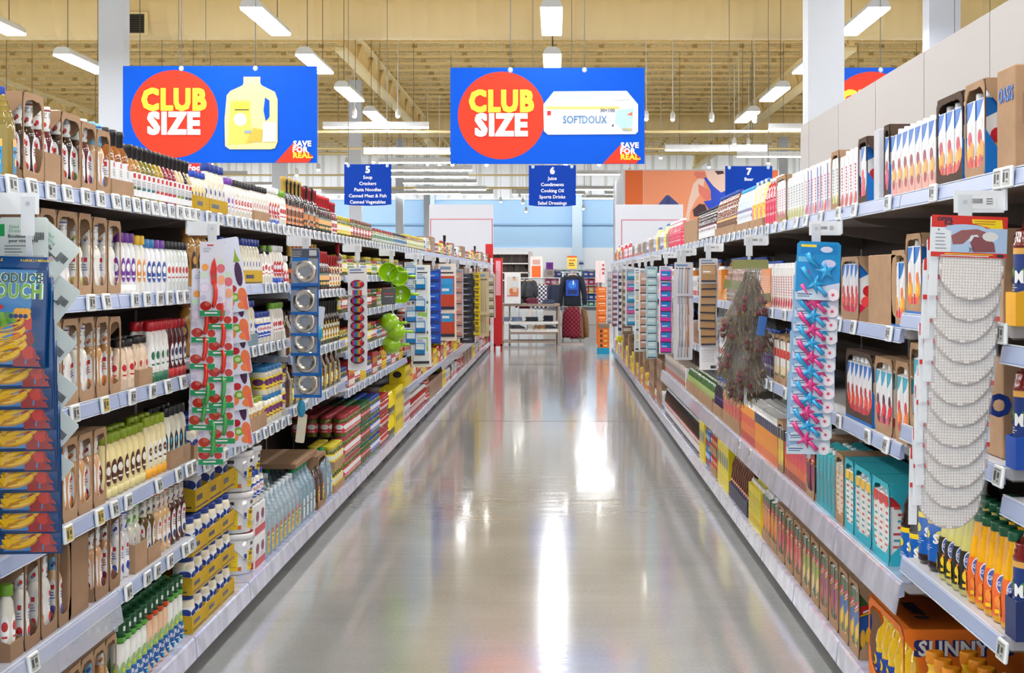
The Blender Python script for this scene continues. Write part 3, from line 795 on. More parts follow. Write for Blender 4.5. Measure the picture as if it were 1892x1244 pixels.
def juice_glass(body, band, fruit, desc):
    pr = [(.036, 0), (.042, .01), (.043, .05), (.041, .10), (.034, .15), (.024, .205), (.0205, .225), (.0205, .235)]
    b = MB(); b.lathe(pr, G(*body), 18)
    c = MB(); c.lathe([(.0225, .228), (.0245, .231), (.0245, .250), (.022, .254)], P(14, 92, 60), 16)
    l = MB(); rf = prof_r(pr)
    deco(l, lw(rf, 1, 1, .042), [('rect', -.105, .105, .02, .13, P(*band), 14, 4)])
    for t in (-1.5, -.75, .75, 1.5):
        w = lw(rf, 1, 1, .042, 2, t)
        deco(l, w, [('ell', 0, .105, .020, .026, WHITE, 12), ('ell', 0, .105, .017, .022, P(70, 90, 170), 12), ('text', 'GRA', 0, .105, .016, WHITE, .02), ('ell', 0, .06, .022, .020, P(*fruit)), ('ell', .012, .045, .014, .014, P(*[v * .9 for v in fruit])), ('rect', -.02, .02, .028, .038, YEL), ('rect', -.014, .014, .074, .080, P(236, 120, 40))], .0015)
    return proto('juice_bottle', 'bottle', desc, .09, .088, .254, [('body', b), ('lid', c), ('label', l)])
def sunny(capc=(240, 150, 20)):
    pr = [(.04, 0), (.05, .01), (.05, .09), (.046, .12), (.05, .14), (.042, .175), (.022, .20), (.021, .215), (.026, .222), (.024, .235)]
    b = MB(); b.lathe(pr, G(252, 204, 20), 18)
    c = MB(); c.lathe([(.026, .228), (.029, .231), (.029, .262), (.026, .266)], P(*capc), 14)
    l = MB()
    for t in SIDE2:
        w = lw(prof_r(pr), 1, 1, .05, 2, t)
        deco(l, w, [('rect', -.034, .034, .03, .10, P(30, 70, 170), 5), ('text', 'D', 0, .07, .05, YEL, .05), ('rect', -.02, .02, .034, .044, WHITE)], .002)
    return proto('orange_drink_bottle', 'bottle', 'yellow orange-drink bottle', .106, .104, .266, [('body', b), ('cap', c), ('label', l)])
def sauce(body, capc, label, art, desc, h=.27, r=.029, foil=.3):
    pr = [(r * .9, 0), (r, .006), (r, h * .56), (r * .8, h * .64), (r * .42, h * .72), (r * .42, h * (1 - foil) + .01)]
    b = MB(); b.lathe(pr, G(*body), 14)
    c = MB(); c.lathe([(r * .46, h * (1 - foil)), (r * .5, h * (1 - foil) + .003), (r * .5, h * .9), (r * .58, h * .905), (r * .58, h * .99), (r * .5, h)], P(*capc), 12)
    l = MB(); deco(l, lw(r, 1, 1, r), [('rect', -2.2 * r, 2.2 * r, h * .1, h * .46, P(*label), 12)])
    around(l, r, [('rect', -r * .55, r * .55, h * .26, h * .38, P(*art)), ('ell', 0, h * .18, r * .4, h * .04, P(*art))] + lines(-r * .5, r * .5, h * .42, 2, .006, WHITE), SIDE2)
    return proto('sauce_bottle', 'bottle', desc, 2 * r + .005, 2 * r + .004, h, [('body', b), ('cap', c), ('label', l)])
def can(label, art, desc, r=.05, h=.14):
    b = MB(); b.lathe([(r * .96, 0), (r, .003), (r, .006), (r * .985, .008), (r * .985, h - .008), (r, h - .006), (r, h - .002), (r * .94, h), (r * .94, h - .004)], mat((200, 200, 205), .25, metal=.8), 16)
    l = MB(); deco(l, lw(r * .985, 1, 1, r), [('rect', -3.0 * r, 3.0 * r, .01, h - .01, P(*label), 16)])
    around(l, r * .985, [('ell', 0, h * .6, r * .5, h * .16, P(*art)), ('ell', r * .1, h * .3, r * .45, h * .14, P(210, 60, 40))], SIDE2)
    return proto('food_can', 'can', desc, 2 * r + .003, 2 * r + .003, h, [('tin', b), ('label', l)])
def boxed(cols, desc, w=.1, d=.14, h=.18, name='grocery_box', cat='box', txt=None, tcol=(255, 255, 255)):
    b = MB(); b.bbox(-d / 2, d / 2, -w / 2 + .001, w / 2 - .001, 0, h, P(*cols[0]), .002)
    l = MB(); r = random.Random(desc)
    for fc, hw in ((face_front(d / 2), w / 2), (face_left(-w / 2 + .001), d / 2), (face_right(w / 2 - .001), d / 2)):
        its = [('rect', -hw * .92, hw * .92, h * .06, h * .3, P(*cols[1 % len(cols)])), ('ell', 0, h * .62, hw * .55, h * .17, P(*cols[-1]))] + lines(-hw * .7, hw * .7, h * .42, 2, h * .05)
        if txt: its.append(('text', txt, 0, h * .62, hw * .5, P(*tcol), .03))
        deco(l, fc, its, .0006)
    return proto(name, cat, desc, w + .002, d, h, [('body', b), ('label', l)])
def pouch(cols, desc, w=.1, h=.18, d=.06):
    rings = []
    for i in range(7):
        t = i / 6; th = d * (1 - t ** 3) * (.75 + .25 * math.sin(t * 3.1)) + .004; ww = w * (1 - .12 * math.sin(t * math.pi))
        rings.append([(th / 2 * math.cos(a) if abs(math.cos(a)) > .01 else 0, ww / 2 * math.sin(a), h * t) for a in [2 * math.pi * k / 12 for k in range(12)]])
    b = MB(); b.loft(rings, [G(*cols[min(i * len(cols) // 6, len(cols) - 1)]) for i in range(6)])
    return proto('food_pouch', 'bag', desc, w + .004, d, h, [('body', b)])

# trays and torn-open display cases of corrugated board
_case = {}
def tray_mb(W, D, H, m, printed=None):
    b = MB(); t = .004
    b.box(-D, 0, 0, W, 0, t, m); b.box(-t, 0, 0, W, t, H, m); b.box(-D, -D + t, 0, W, t, H, m)
    b.prism([(-D + t, t), (-t, t), (-t, H), (-D * .4, H * 1.15), (-D + t, H * 1.15)], 1, 0, t, m); b.prism([(-D + t, t), (-t, t), (-t, H), (-D * .4, H * 1.15), (-D + t, H * 1.15)], 1, W - t, W, m)
    if printed:
        for fc in (plane_wrap((0, 0, 0), (0, 1, 0), (0, 0, 1)), ): deco(b, fc, [('rect', W * .05, W * .95, H * .12, H * .2, INK), ('rect', W * .1, W * .5, H * .45, H * .7, INK)] , .0006)
        deco(b, plane_wrap((0, 0, 0), (1, 0, 0), (0, 0, 1)), [('rect', -D * .9, -D * .1, H * .15, H * .22, INK), ('rect', -D * .6, -D * .3, H * .5, H * .8, INK)], .0006)
    return b
def case_mb(W, D, H, m, seed=0, front=None):
    """open-fronted carton: a torn, rounded hole in the front face (x = 0 is the front, y from 0 to W)"""
    b = MB(); t = .003; r = random.Random(seed)
    b.box(-D, -t, 0, W, 0, t, m); b.box(-D, -t, 0, W, H - t, H, m); b.box(-D, -D + t, 0, W, t, H - t, m)
    for ya in (0, W - t):
        pr = [(-D + t, t), (-t, t), (-t, H * .10)]
        for i in range(7): f = i / 6; pr.append((-t - .045 * math.sin(math.pi * f) ** .5 - r.uniform(0, .004), H * (.13 + .74 * f)))
        pr += [(-t, H * .90), (-t, H - t), (-D + t, H - t)]
        b.prism(pr, 1, ya, ya + t, m)
    n = 36; inn, out = [], []
    for i in range(n):
        a = 2 * math.pi * i / n; ca, sa = math.cos(a), math.sin(a)
        k = (abs(ca) ** 5 + abs(sa) ** 5) ** (-.2)
        low = .06 * H if sa < 0 else 0
        yy = W / 2 + (W / 2 - .007 - r.uniform(0, .004)) * k * ca * (1 if sa > -.5 else .93); zz = H / 2 + low / 2 + (H / 2 - .016 - low / 2 - r.uniform(0, .005)) * k * sa
        inn.append((yy, zz)); s = max(abs(ca), abs(sa)); out.append((W / 2 + W / 2 * ca / s, H / 2 + H / 2 * sa / s))
    vs = [(x, y, z) for x in (0, -t) for ring in (out, inn) for y, z in ring]
    fs = []
    for i in range(n):
        j = (i + 1) % n
        fs += [(i, j, n + j, n + i), (2 * n + j, 2 * n + i, 3 * n + i, 3 * n + j), (n + i, n + j, 3 * n + j, 3 * n + i)]
    b.add(vs, fs, m)
    if front: 
        for fc in (plane_wrap((0, 0, 0), (1, 0, 0), (0, 0, 1)),):
            deco(b, fc, [('poly', [(-D, 0), (0, 0), (0, H * .5), (-D * .5, H * .2), (-D, H * .15)], P(*front))], .0006)
        deco(b, plane_wrap((0, W, 0), (-1, 0, 0), (0, 0, 1)), [('poly', [(D, 0), (0, 0), (0, H * .5), (D * .5, H * .2), (D, H * .15)], P(*front))], .0006)
        deco(b, plane_wrap((0, 0, 0), (0, 1, 0), (0, 0, 1)), [('rect', 0, W, 0, H * .045, P(*front))], .0006)
    return b

MERGE_Y = 13.0
COUNT = {}
def ensure(p):
    if p.me is None:
        p.me = [(n, m.mesh(n)) for n, m in p.mb]
        a = MB()
        for n, m in p.mb: a.merge(m)
        p.lod = a.mesh(p.name)
def put(p, side, X, Y, Z, shelf, extra='', desc=None, lab=None, group=None, turn=0.0):
    ensure(p)
    rz = (0 if side < 0 else math.pi) + turn
    lab = lab or place_label(desc or p.desc, Y, side, shelf, extra)
    g = group or (desc or p.desc) + 's' + ' on the %s shelves' % ('left' if side < 0 else 'right')
    COUNT[p.name] = COUNT.get(p.name, 0) + 1
    if Y < MERGE_Y:
        t = thing(p.name, lab, p.cat, (X, Y, Z), rz, g)
        for n, m in p.me: link(n, m, t)
        return t
    FARGOODS.append((p, (X, Y, Z), rz, lab, g, p.name)); return None
FARGOODS = []
CASES = {}
def run(side, shelf, x0, x1, ps, rows=1, layers=1, tray=None, case=None, back=.02, gap=1.03, by_y=False, trayw=None, desc=None, z=None, single=False):
    """fill the shelf from pixel x0 to x1 (near to far) with the goods in ps, front row first"""
    ps = ps if isinstance(ps, list) else [ps]
    if by_y: Ya, Yb = x0, x1
    else:
        f = YL if side < 0 else YR; k = 1 + (back + .02) / abs(XL if side < 0 else XR)
        Ya, Yb = f(x0) * k, f(x1) * k
    X = XL - back if side < 0 else XR + back; s = -1 if side < 0 else 1
    p0 = ps[0]
    if tray or case:
        W = Yb - Ya; m = p0.w * gap; th = .004
        tw = trayw or (.0 + W); nb = max(1, round(W / tw)); tw = W / nb
        for q in range(nb):
            a = Ya + q * tw; zz = (z if z is not None else shelf_z(side, a + tw / 2, shelf))
            if zz is None: continue
            for L in range(layers):
                D = (p0.d * 1.03 + .002) * rows + .012
                H = case[0] if case else tray[0]; mt = (case or tray)[1]
                key = (round(tw, 3), round(D, 3), H, mt.name, bool(case), (case[2] if case and len(case) > 2 else None), q % 3)
                if key not in CASES:
                    CASES[key] = (case_mb(tw - .004, D, H, mt, q % 3 + int(a * 10), case[2] if len(case) > 2 else None) if case else tray_mb(tw - .004, D, H, mt, tray[2] if len(tray) > 2 else None)).mesh('cardboard_case' if case else 'cardboard_tray')
                nm = 'cardboard_case' if case else 'cardboard_tray'
                pz = zz + L * (p0.h + .006)
                o = link(nm, CASES[key], None, (X, a + .002 if side < 0 else a + tw - .002, pz), (0, 0, 0 if side < 0 else math.pi))
                cn = {CARD.name: 'brown', CARD_DARK.name: 'dark brown'}.get(mt.name, 'printed')
                tag(o, place_label(('torn open %s display case' if case else 'low %s tray') % cn, a + tw / 2, side, shelf, 'layer %d' % (L + 1) if layers > 1 else ''), 'box', nm.replace('_', ' ') + 's')
                nn = max(1, int((tw - .014) / (p0.w)))
                for i in range(nn):
                    yy = a + tw / 2 + (i - (nn - 1) / 2) * ((tw - .014) / nn); pp = ps[(i + q * nn) % len(ps)]
                    for rr in range(rows):
                        if rr > 0 and L < layers - 1: continue
                        put(pp, side, X + s * ((.0035 if case else .005) + p0.d / 2 + rr * p0.d * 1.03), yy, pz + .0045, shelf, ('back row' if rr else '') + (' upper' if L else ''), desc)
        return
    n = max(1, round((Yb - Ya) / (p0.w * (gap if p0.cat != 'bottle' or gap != 1.03 else 1.09))))
    for i in range(n):
        Y = Ya + (i + .5) * (Yb - Ya) / n; pp = ps[i % len(ps)] if not single else ps[min(len(ps) - 1, int(i * len(ps) / n))]
        zz = z if z is not None else shelf_z(side, Y, shelf)
        if zz is None: continue
        for L in range(layers):
            for rr in range(rows):
                if rr > 0 and L < layers - 1: continue
                e = ['', 'back row', 'third row', 'fourth row'][rr] + (['', ' upper', ' topmost'][min(L, 2)])
                put(pp, side, X + s * (.004 + pp.d / 2 + rr * pp.d * 1.03) , Y + R.uniform(-.0015, .0015), zz + L * (pp.h + .001), shelf, e.strip(), desc, turn=R.uniform(-.12, .12) + (-.25 if side < 0 else .25) if pp.cat in ('bottle', 'jar') else 0)
# ================================================================ goods on the left run, near to far
d_dark = dressing((44, 22, 18), (120, 40, 30), art2=(190, 50, 30), desc='dark sleeved dressing bottle')
d_wine = dressing((88, 16, 34), (150, 40, 60), art2=(200, 40, 60), desc='wine red sleeved dressing bottle')
d_green = dressing((70, 40, 34), (60, 120, 50), art2=(90, 150, 60), desc='brown dressing bottle with leafy sleeve')
d_blue = dressing((222, 180, 140), (40, 80, 160), (126, 196, 230), (90, 90, 170), desc='cream dressing bottle with blue sleeve')
d_white = dressing((240, 236, 226), (90, 100, 150), art2=(200, 150, 110), desc='white sleeved dressing bottle')
d_cream = dressing((240, 226, 190), (120, 130, 70), art2=(180, 180, 80), desc='cream sleeved dressing bottle')
d_peach = dressing((226, 172, 130), (170, 60, 50), art2=(120, 30, 60), desc='peach sleeved dressing bottle')
d_tan = dressing((214, 160, 104), (190, 90, 40), art2=(224, 130, 50), desc='tan sleeved dressing bottle')
d_pear = dressing((238, 234, 226), (120, 120, 160), art2=(214, 30, 40), desc='white dressing bottle with red fruit sleeve')
g_amber = glass_bottle((150, 84, 30), (150, 40, 60), desc='amber black-capped dressing bottle', h=.235, r=.035, low=(104, 30, 100))
g_cara = glass_bottle((170, 120, 60), (70, 90, 60), desc='caramel glass dressing bottle')
g_olive = glass_bottle((124, 112, 20), (40, 110, 120), desc='olive glass dressing bottle')
g_must = glass_bottle((170, 136, 20), (190, 60, 40), desc='mustard glass dressing bottle')
g_rasp = glass_bottle((140, 30, 54), (190, 40, 60), desc='raspberry glass dressing bottle')
g_cream = glass_bottle((214, 186, 144), (120, 150, 60), desc='cream glass dressing bottle')
g_black = glass_bottle((28, 20, 24), (60, 60, 90), desc='near-black glass dressing bottle')
g_sand = glass_bottle((204, 176, 130), (90, 80, 70), desc='sand glass dressing bottle')
oil_jug = jug((150, 130, 60), (20, 60, 160), (60, 150, 200), 'olive-green bottle with blue cap', .26, .036, (240, 180, 90), a=.9)
mayo_s = squeeze((240, 232, 206), (20, 70, 180), (250, 214, 20), (24, 60, 150), 'small blue-capped mayonnaise bottle', h=.17, r=.03)
mayo_b = squeeze((240, 232, 206), (16, 50, 140), (244, 244, 248), (24, 60, 150), 'blue-label mayonnaise squeeze bottle', h=.22, r=.037)
mayo_p = squeeze((238, 232, 226), (120, 60, 170), (240, 240, 246), (130, 80, 180), 'purple-capped white squeeze bottle', h=.185, r=.03)
pcs_b = squeeze((236, 230, 218), (30, 28, 34), (250, 250, 250), (200, 40, 40), 'black-capped white-label squeeze bottle', h=.185, r=.034, txt='PC')
pcs_g = squeeze((236, 230, 218), (110, 160, 40), (250, 250, 250), (200, 40, 40), 'green-capped white-label squeeze bottle', h=.20, r=.034)
whip = jar((242, 238, 224), (24, 70, 180), (30, 80, 190), (236, 236, 240), 'blue-lidded white oval-label jar', r=.05, h=.16, tcol=(200, 30, 40), txt='Kraft', name='mayonnaise_jar')
whip_s = squeeze((244, 240, 228), (240, 240, 240), (200, 30, 40), (240, 240, 250), 'red oval squeeze bottle blue foot', h=.205, r=.037, base=(24, 70, 170), txt='Kraft')
gold_b = squeeze((190, 136, 62), (150, 100, 40), (60, 40, 26), (214, 160, 80), 'tall gold foil-wrapped bottle', h=.25, r=.052)
soy = sauce((24, 14, 14), (196, 160, 70), (230, 110, 30), (30, 20, 16), 'dark gold-capped sauce bottle', .29)
soy2 = sauce((30, 16, 14), (24, 22, 24), (200, 190, 170), (130, 70, 30), 'dark black-capped sauce bottle', .28)
bbq = sauce((40, 14, 12), (150, 24, 34), (60, 60, 50), (220, 140, 80), 'dark red-capped barbecue bottle', .27, .034)
bbq2 = sauce((60, 16, 20), (200, 30, 40), (30, 70, 50), (240, 190, 120), 'red-capped green-label sauce bottle', .25, .034)
bbq3 = sauce((120, 20, 30), (190, 30, 40), (236, 236, 236), (190, 40, 50), 'red and white hot sauce bottle', .23, .03)
pick_y = jar((96, 100, 36), (214, 196, 40), (250, 224, 30), (240, 240, 220), 'yellow-label pickle jar', r=.045, h=.15, ell=False, name='pickle_jar')
pick_r = jar((100, 104, 40), (200, 70, 80), (214, 60, 70), (250, 250, 250), 'pink-lidded pickle jar', r=.047, h=.155, txt="Bick's", name='pickle_jar')
pick_b = jar((100, 110, 50), (30, 80, 180), (40, 90, 190), (240, 240, 250), 'blue-lidded pickle jar', r=.047, h=.155, txt="Bick's", name='pickle_jar')
pick_g = jar((80, 90, 40), (40, 110, 60), (30, 110, 60), (214, 40, 60), 'green-label pickle jar', r=.047, h=.155, txt="Bick's", name='pickle_jar')
pick_k = jar((110, 110, 60), (30, 30, 34), (230, 230, 230), (70, 120, 160), 'black-lidded olive jar', r=.036, h=.13, name='olive_jar')
pick_w = jar((150, 150, 90), (200, 40, 50), (236, 238, 240), (120, 160, 80), 'red-lidded pale relish jar', r=.036, h=.125, name='relish_jar')
salsa = jar((150, 40, 20), (200, 40, 30), (240, 236, 226), (200, 50, 40), 'red salsa jar, white label', r=.044, h=.14, name='salsa_jar')
salsa2 = jar((176, 70, 20), (214, 60, 30), (240, 150, 40), (180, 40, 30), 'orange salsa jar', r=.05, h=.16, name='salsa_jar')
must_y = squeeze((236, 190, 20), (190, 30, 30), (250, 230, 60), (200, 40, 30), 'yellow mustard squeeze bottle', h=.19, r=.032)
ket = squeeze((176, 22, 26), (240, 240, 240), (236, 232, 232), (180, 30, 40), 'red ketchup squeeze bottle', h=.22, r=.038, txt='HOT')
golden = jar((240, 224, 170), (150, 172, 30), (84, 50, 36), (230, 224, 210), 'lime-lidded mayonnaise jar', r=.045, h=.15, ell=False, name='mayonnaise_jar')
lime_b = squeeze((240, 222, 160), (138, 160, 24), (84, 46, 34), (240, 236, 224), 'lime foil capped mayo bottle', h=.215, r=.038, ex=.8, base=(214, 200, 140), txt='olive')
lime_b2 = squeeze((242, 226, 176), (150, 170, 30), (240, 240, 236), (100, 60, 40), 'lime-capped yellow-band dressing bottle', h=.225, r=.032, ex=.8, base=(240, 170, 40), txt='olive')
blk_b = squeeze((236, 230, 210), (26, 26, 30), (24, 26, 34), (60, 170, 210), 'black-capped blue-band cream bottle', h=.23, r=.034, ex=.8)
pom = squeeze((232, 206, 178), (28, 26, 30), (236, 214, 190), (196, 30, 44), 'pomegranate print cream bottle', h=.175, r=.04, txt='')
redc = squeeze((240, 238, 236), (196, 20, 36), (240, 240, 240), (40, 110, 80), 'red-capped white salad bottle', h=.225, r=.032, ex=.7, base=(40, 110, 80))
redd = squeeze((84, 20, 26), (196, 20, 36), (240, 240, 244), (60, 60, 90), 'red-capped dark salad bottle', h=.225, r=.032, ex=.7, base=(190, 40, 40))
veg_p = squeeze((240, 240, 240), (110, 50, 150), (110, 50, 150), (240, 240, 240), 'purple-label veggie dressing bottle', h=.215, r=.028, base=(238, 236, 230))
veg_o = squeeze((240, 238, 230), (240, 190, 40), (226, 140, 50), (240, 240, 240), 'orange-label veggie dressing bottle', h=.21, r=.026)
hel_b = squeeze((240, 240, 244), (60, 140, 210), (40, 70, 150), (250, 250, 250), 'blue-cap white round-label bottle', h=.2, r=.03)
hel_p = squeeze((240, 240, 244), (130, 80, 180), (60, 90, 160), (250, 250, 250), 'purple-band white round-label bottle', h=.2, r=.03)
blk_w = squeeze((230, 234, 228), (20, 20, 26), (240, 244, 244), (200, 60, 50), 'black-capped white herb bottle', h=.2, r=.029, txt='')
hw_b = dressing((238, 238, 240), (60, 80, 170), (236, 238, 246), (50, 70, 160), desc='white blue-ringed dressing bottle')
hw_g = dressing((236, 234, 216), (110, 180, 40), (226, 232, 214), (90, 170, 40), desc='white green-ringed dressing bottle')
hw_o = dressing((100, 76, 24), (160, 140, 60), (230, 226, 210), (50, 70, 120), desc='olive oil dressing bottle')
hw_p = dressing((236, 190, 130), (230, 130, 70), (236, 220, 204), (50, 70, 120), desc='peach orange-ringed dressing bottle')
hw_d = dressing((84, 40, 24), (130, 60, 40), (230, 220, 210), (50, 70, 120), desc='brown balsamic dressing bottle')
rn_w = ranch(); rn_p = ranch((236, 192, 156), 'green-capped peach dressing bottle', spot=(210, 70, 30))
mj = jar((240, 230, 204), (20, 60, 150), (244, 244, 246), (24, 60, 150), 'blue-lidded mayonnaise jar', r=.047, h=.15, band=(250, 214, 20), name='mayonnaise_jar')
mjl = jar((240, 230, 204), (20, 56, 140), (244, 244, 246), (20, 50, 120), 'large blue-lidded mayonnaise tub', r=.068, h=.2, band=(250, 214, 20), name='mayonnaise_tub')
mj_lime = jar((242, 232, 204), (150, 170, 40), (244, 244, 240), (200, 150, 60), 'lime-lidded large mayonnaise jar', r=.055, h=.15, name='mayonnaise_jar')
mj_sky = jar((242, 236, 214), (50, 140, 210), (250, 220, 60), (110, 50, 110), 'sky-blue-lidded mayonnaise jar', r=.05, h=.145, name='mayonnaise_jar')
vin = jug((190, 210, 222), (214, 224, 230), (250, 226, 30), 'clear vinegar jug with yellow label', .31, .066, (200, 70, 40), a=.55)
vin_g = jug((160, 192, 210), (30, 150, 90), (236, 240, 242), 'green-capped clear vinegar jug', .32, .072, (220, 226, 230), a=.6)
vin_b = jug((92, 70, 72), (60, 50, 60), (250, 226, 30), 'brown vinegar jug with yellow label', .30, .066, (220, 120, 40), a=.9)
vin_s = jug((200, 206, 200), (230, 230, 230), (240, 226, 60), 'small clear vinegar bottle', .22, .036, (240, 226, 60), a=.6)
mal_s = jug((110, 70, 50), (60, 40, 40), (250, 216, 30), 'small malt vinegar bottle', .24, .036, (230, 130, 40), a=.9)
wbox = boxed([(236, 236, 240), (196, 40, 60), (120, 40, 80)], 'white sachet box with red print', .16, .2, .16)
ybox = boxed([(250, 222, 20), (240, 210, 10), (30, 30, 30)], 'bright yellow grocery box', .14, .16, .2)
ypch = pouch([(90, 90, 40), (250, 224, 20), (250, 224, 20)], 'yellow-label preserved pouch', .09, .2)
brownb = boxed([(150, 112, 84), (160, 124, 96), (120, 90, 66)], 'plain brown goods carton', .16, .2, .2, 'cardboard_box')
redb = boxed([(196, 40, 40), (240, 230, 220), (250, 200, 60)], 'red grocery box', .1, .14, .18)
orab = pouch([(230, 90, 30), (240, 220, 190), (190, 50, 30)], 'orange snack pouch', .11, .2)
whb = boxed([(236, 236, 236), (210, 60, 60), (120, 150, 190)], 'white grocery box', .1, .14, .17)
FARJ = [pick_y, pick_r, pick_k, pick_w, salsa, must_y, ypch, whb]
MUST = K(196, 158, 40)
YT = (.07, MUST, True)

# --- top shelf
run(-1, 'top', 8, 26, oil_jug)
run(-1, 'top', 29, 69, d_dark, case=(.255, CARD)); run(-1, 'top', 70, 100, d_wine, tray=(.10, CARD)); run(-1, 'top', 101, 138, d_dark, case=(.235, CARD))
run(-1, 'top', 138.5, 167, [d_green, d_wine], case=(.225, CARD)); run(-1, 'top', 167.5, 193, d_blue, case=(.215, CARD))
run(-1, 'top', 196, 237, g_amber, tray=(.065, CARD))
run(-1, 'top', 239, 351, [g_cara, g_olive, g_olive, g_must, g_must, g_rasp, g_rasp, g_cream, g_black, g_sand], single=True)
run(-1, 'top', 353, 378, mayo_s, tray=YT); run(-1, 'top', 379, 413, mayo_b, tray=YT, desc='blue-capped mayonnaise squeeze bottle')
run(-1, 'top', 415, 428, mayo_p); run(-1, 'top', 429, 462, pcs_b, desc='black-capped red-print squeeze bottle'); run(-1, 'top', 463, 492, pcs_b, tray=(.06, CARD))
run(-1, 'top', 493, 513, whip_s); run(-1, 'top', 514, 525, pcs_g)
run(-1, 'top', 526, 558, [soy, soy2]); run(-1, 'top', 559, 586, [bbq, bbq, soy2]); run(-1, 'top', 587, 610, bbq2); run(-1, 'top', 611, 620, bbq3)
run(-1, 'top', 621, 646, pick_y); run(-1, 'top', 647, 685, [pick_r, pick_g]); run(-1, 'top', 686, 726, [pick_w, pick_w, pick_k]); run(-1, 'top', 727, 748, pick_k)
run(-1, 'top', 749, 782, [pick_w, pick_y])
# --- second shelf
run(-1, 'second', 2, 24, redd, desc='dark red upright dressing bottle'); run(-1, 'second', 28, 92, d_white, case=(.262, CARD), trayw=.17, desc='white bottle behind the cards'); run(-1, 'second', 93, 132, d_white, case=(.262, CARD)); run(-1, 'second', 133, 158, d_cream, case=(.262, CARD))
run(-1, 'second', 160, 187, d_white, case=(.255, CARD)); run(-1, 'second', 188, 213, d_white, case=(.25, CARD))
run(-1, 'second', 217, 246, veg_p, 2); run(-1, 'second', 247, 265, veg_o, 2); run(-1, 'second', 266, 283, hel_b, 2); run(-1, 'second', 284, 303, hel_p, 2)
run(-1, 'second', 304, 343, blk_w, 2)
run(-1, 'second', 349, 385, gold_b, back=.06); run(-1, 'second', 405, 441, mayo_b, desc='cream squeeze bottle with blue label'); run(-1, 'second', 443, 478, mayo_b, tray=YT)
run(-1, 'second', 480, 501, [pcs_b, pcs_g]); run(-1, 'second', 502, 530, whip_s)
run(-1, 'second', 537, 588, [soy, bbq]); run(-1, 'second', 589, 606, bbq2); run(-1, 'second', 607, 631, [bbq3, pick_y])
run(-1, 'third', 349, 440, gold_b, desc='tall gold bottle with dark rings', back=.08)
# --- third shelf
run(-1, 'third', 2, 101, d_white, case=(.265, CARD), trayw=.17, desc='white bottle behind pouches')
run(-1, 'third', 103, 163, d_white, case=(.265, CARD), trayw=.17); run(-1, 'third', 166, 190, d_tan, case=(.262, CARD)); run(-1, 'third', 191, 213, d_tan, case=(.258, CARD))
run(-1, 'third', 217, 246, pom, 2); run(-1, 'third', 247, 272, pom, 2, tray=(.06, CARD)); run(-1, 'third', 273, 308, redc, 2); run(-1, 'third', 309, 340, redd, 2)
run(-1, 'third', 448, 470, mayo_b, tray=(.06, K(120, 140, 150))); run(-1, 'third', 472, 498, whip); run(-1, 'third', 500, 525, pcs_g, desc='green relish squeeze bottle')
# --- fourth shelf
run(-1, 'fourth', 2, 101, d_tan, case=(.25, CARD), trayw=.17, desc='tan bottle behind pouches')
run(-1, 'fourth', 103, 160, d_tan, case=(.25, CARD), trayw=.17); run(-1, 'fourth', 161, 186, d_peach, case=(.25, CARD))
run(-1, 'fourth', 189, 266, lime_b, 2); run(-1, 'fourth', 268, 304, lime_b2, 2); run(-1, 'fourth', 305, 343, blk_b, 2, tray=(.07, CARD))
run(-1, 'third', 529, 585, [mal_s, vin_s]); run(-1, 'third', 586, 629, [soy2, pick_y], 2)
run(-1, 'fourth', 349, 425, mj, 2, tray=(.07, CARD)); run(-1, 'fourth', 426, 486, mj_lime, 2, 1, tray=(.07, CARD)); run(-1, 'fourth', 488, 526, mj_sky, 2, 2)
# --- fifth shelf
run(-1, 'fifth', 5, 30, pcs_g, tray=(.05, CARD_DARK), desc='blue-capped cream jar bottle'); run(-1, 'fifth', 32, 62, d_pear, case=(.26, CARD_DARK)); run(-1, 'fifth', 63, 94, d_pear, case=(.26, CARD_DARK)); run(-1, 'fifth', 95, 120, d_blue, case=(.26, CARD_DARK))
run(-1, 'fifth', 164, 190, d_peach, case=(.262, CARD_DARK)); run(-1, 'fifth', 191, 212, d_peach, case=(.262, CARD_DARK))
run(-1, 'fifth', 217, 238, hw_b, 2); run(-1, 'fifth', 239, 262, hw_g, 2, tray=(.10, CARD)); run(-1, 'fifth', 264, 288, hw_o, 2, tray=(.06, CARD)); run(-1, 'fifth', 289, 314, hw_p, 2); run(-1, 'fifth', 315, 342, hw_d, 2)
# --- bottom deck
run(-1, 'bottom', 60, 205, [d_pear, d_blue, d_tan], case=(.26, CARD), trayw=.15)
run(-1, 'bottom', 220, 270, rn_w, 4); run(-1, 'bottom', 271, 310, rn_p, 4); run(-1, 'bottom', 311, 336, rn_w, 4)
run(-1, 'bottom', 346, 425, mj, 2, 3, tray=YT, trayw=.28)
run(-1, 'bottom', 352, 425, mjl, 1, 1, tray=(.09, MUST, True), trayw=.3, z=BASE_Z + 3 * .156 + .01, back=.04)
pl = pail()
for q, Y in enumerate((8.38, 8.60)):
    for L in range(3 if q == 0 else 3):
        put(pl, -1, XL - .135, Y, BASE_Z + .002 + L * .202, 'bottom', ['', 'middle layer', 'topmost'][L])
run(-1, 'bottom', 465, 484, wbox, 1, 2); run(-1, 'bottom', 465, 484, whip, 2, 1, z=BASE_Z + .33)
run(-1, 'bottom', 487, 553, vin, 3); run(-1, 'bottom', 554, 580, vin_g, 2); run(-1, 'bottom', 581, 597, vin_b, 1, case=(.33, CARD_DARK)); run(-1, 'bottom', 598, 612, vin_g, 1)
run(-1, 'bottom', 613, 632, pick_y, 2, 2, tray=(.05, CARD)); run(-1, 'bottom', 635, 664, pick_r, 4, 3, gap=1.0); run(-1, 'bottom', 665, 682, pick_g, 3, 3); run(-1, 'bottom', 683, 700, pick_b, 3, 3)
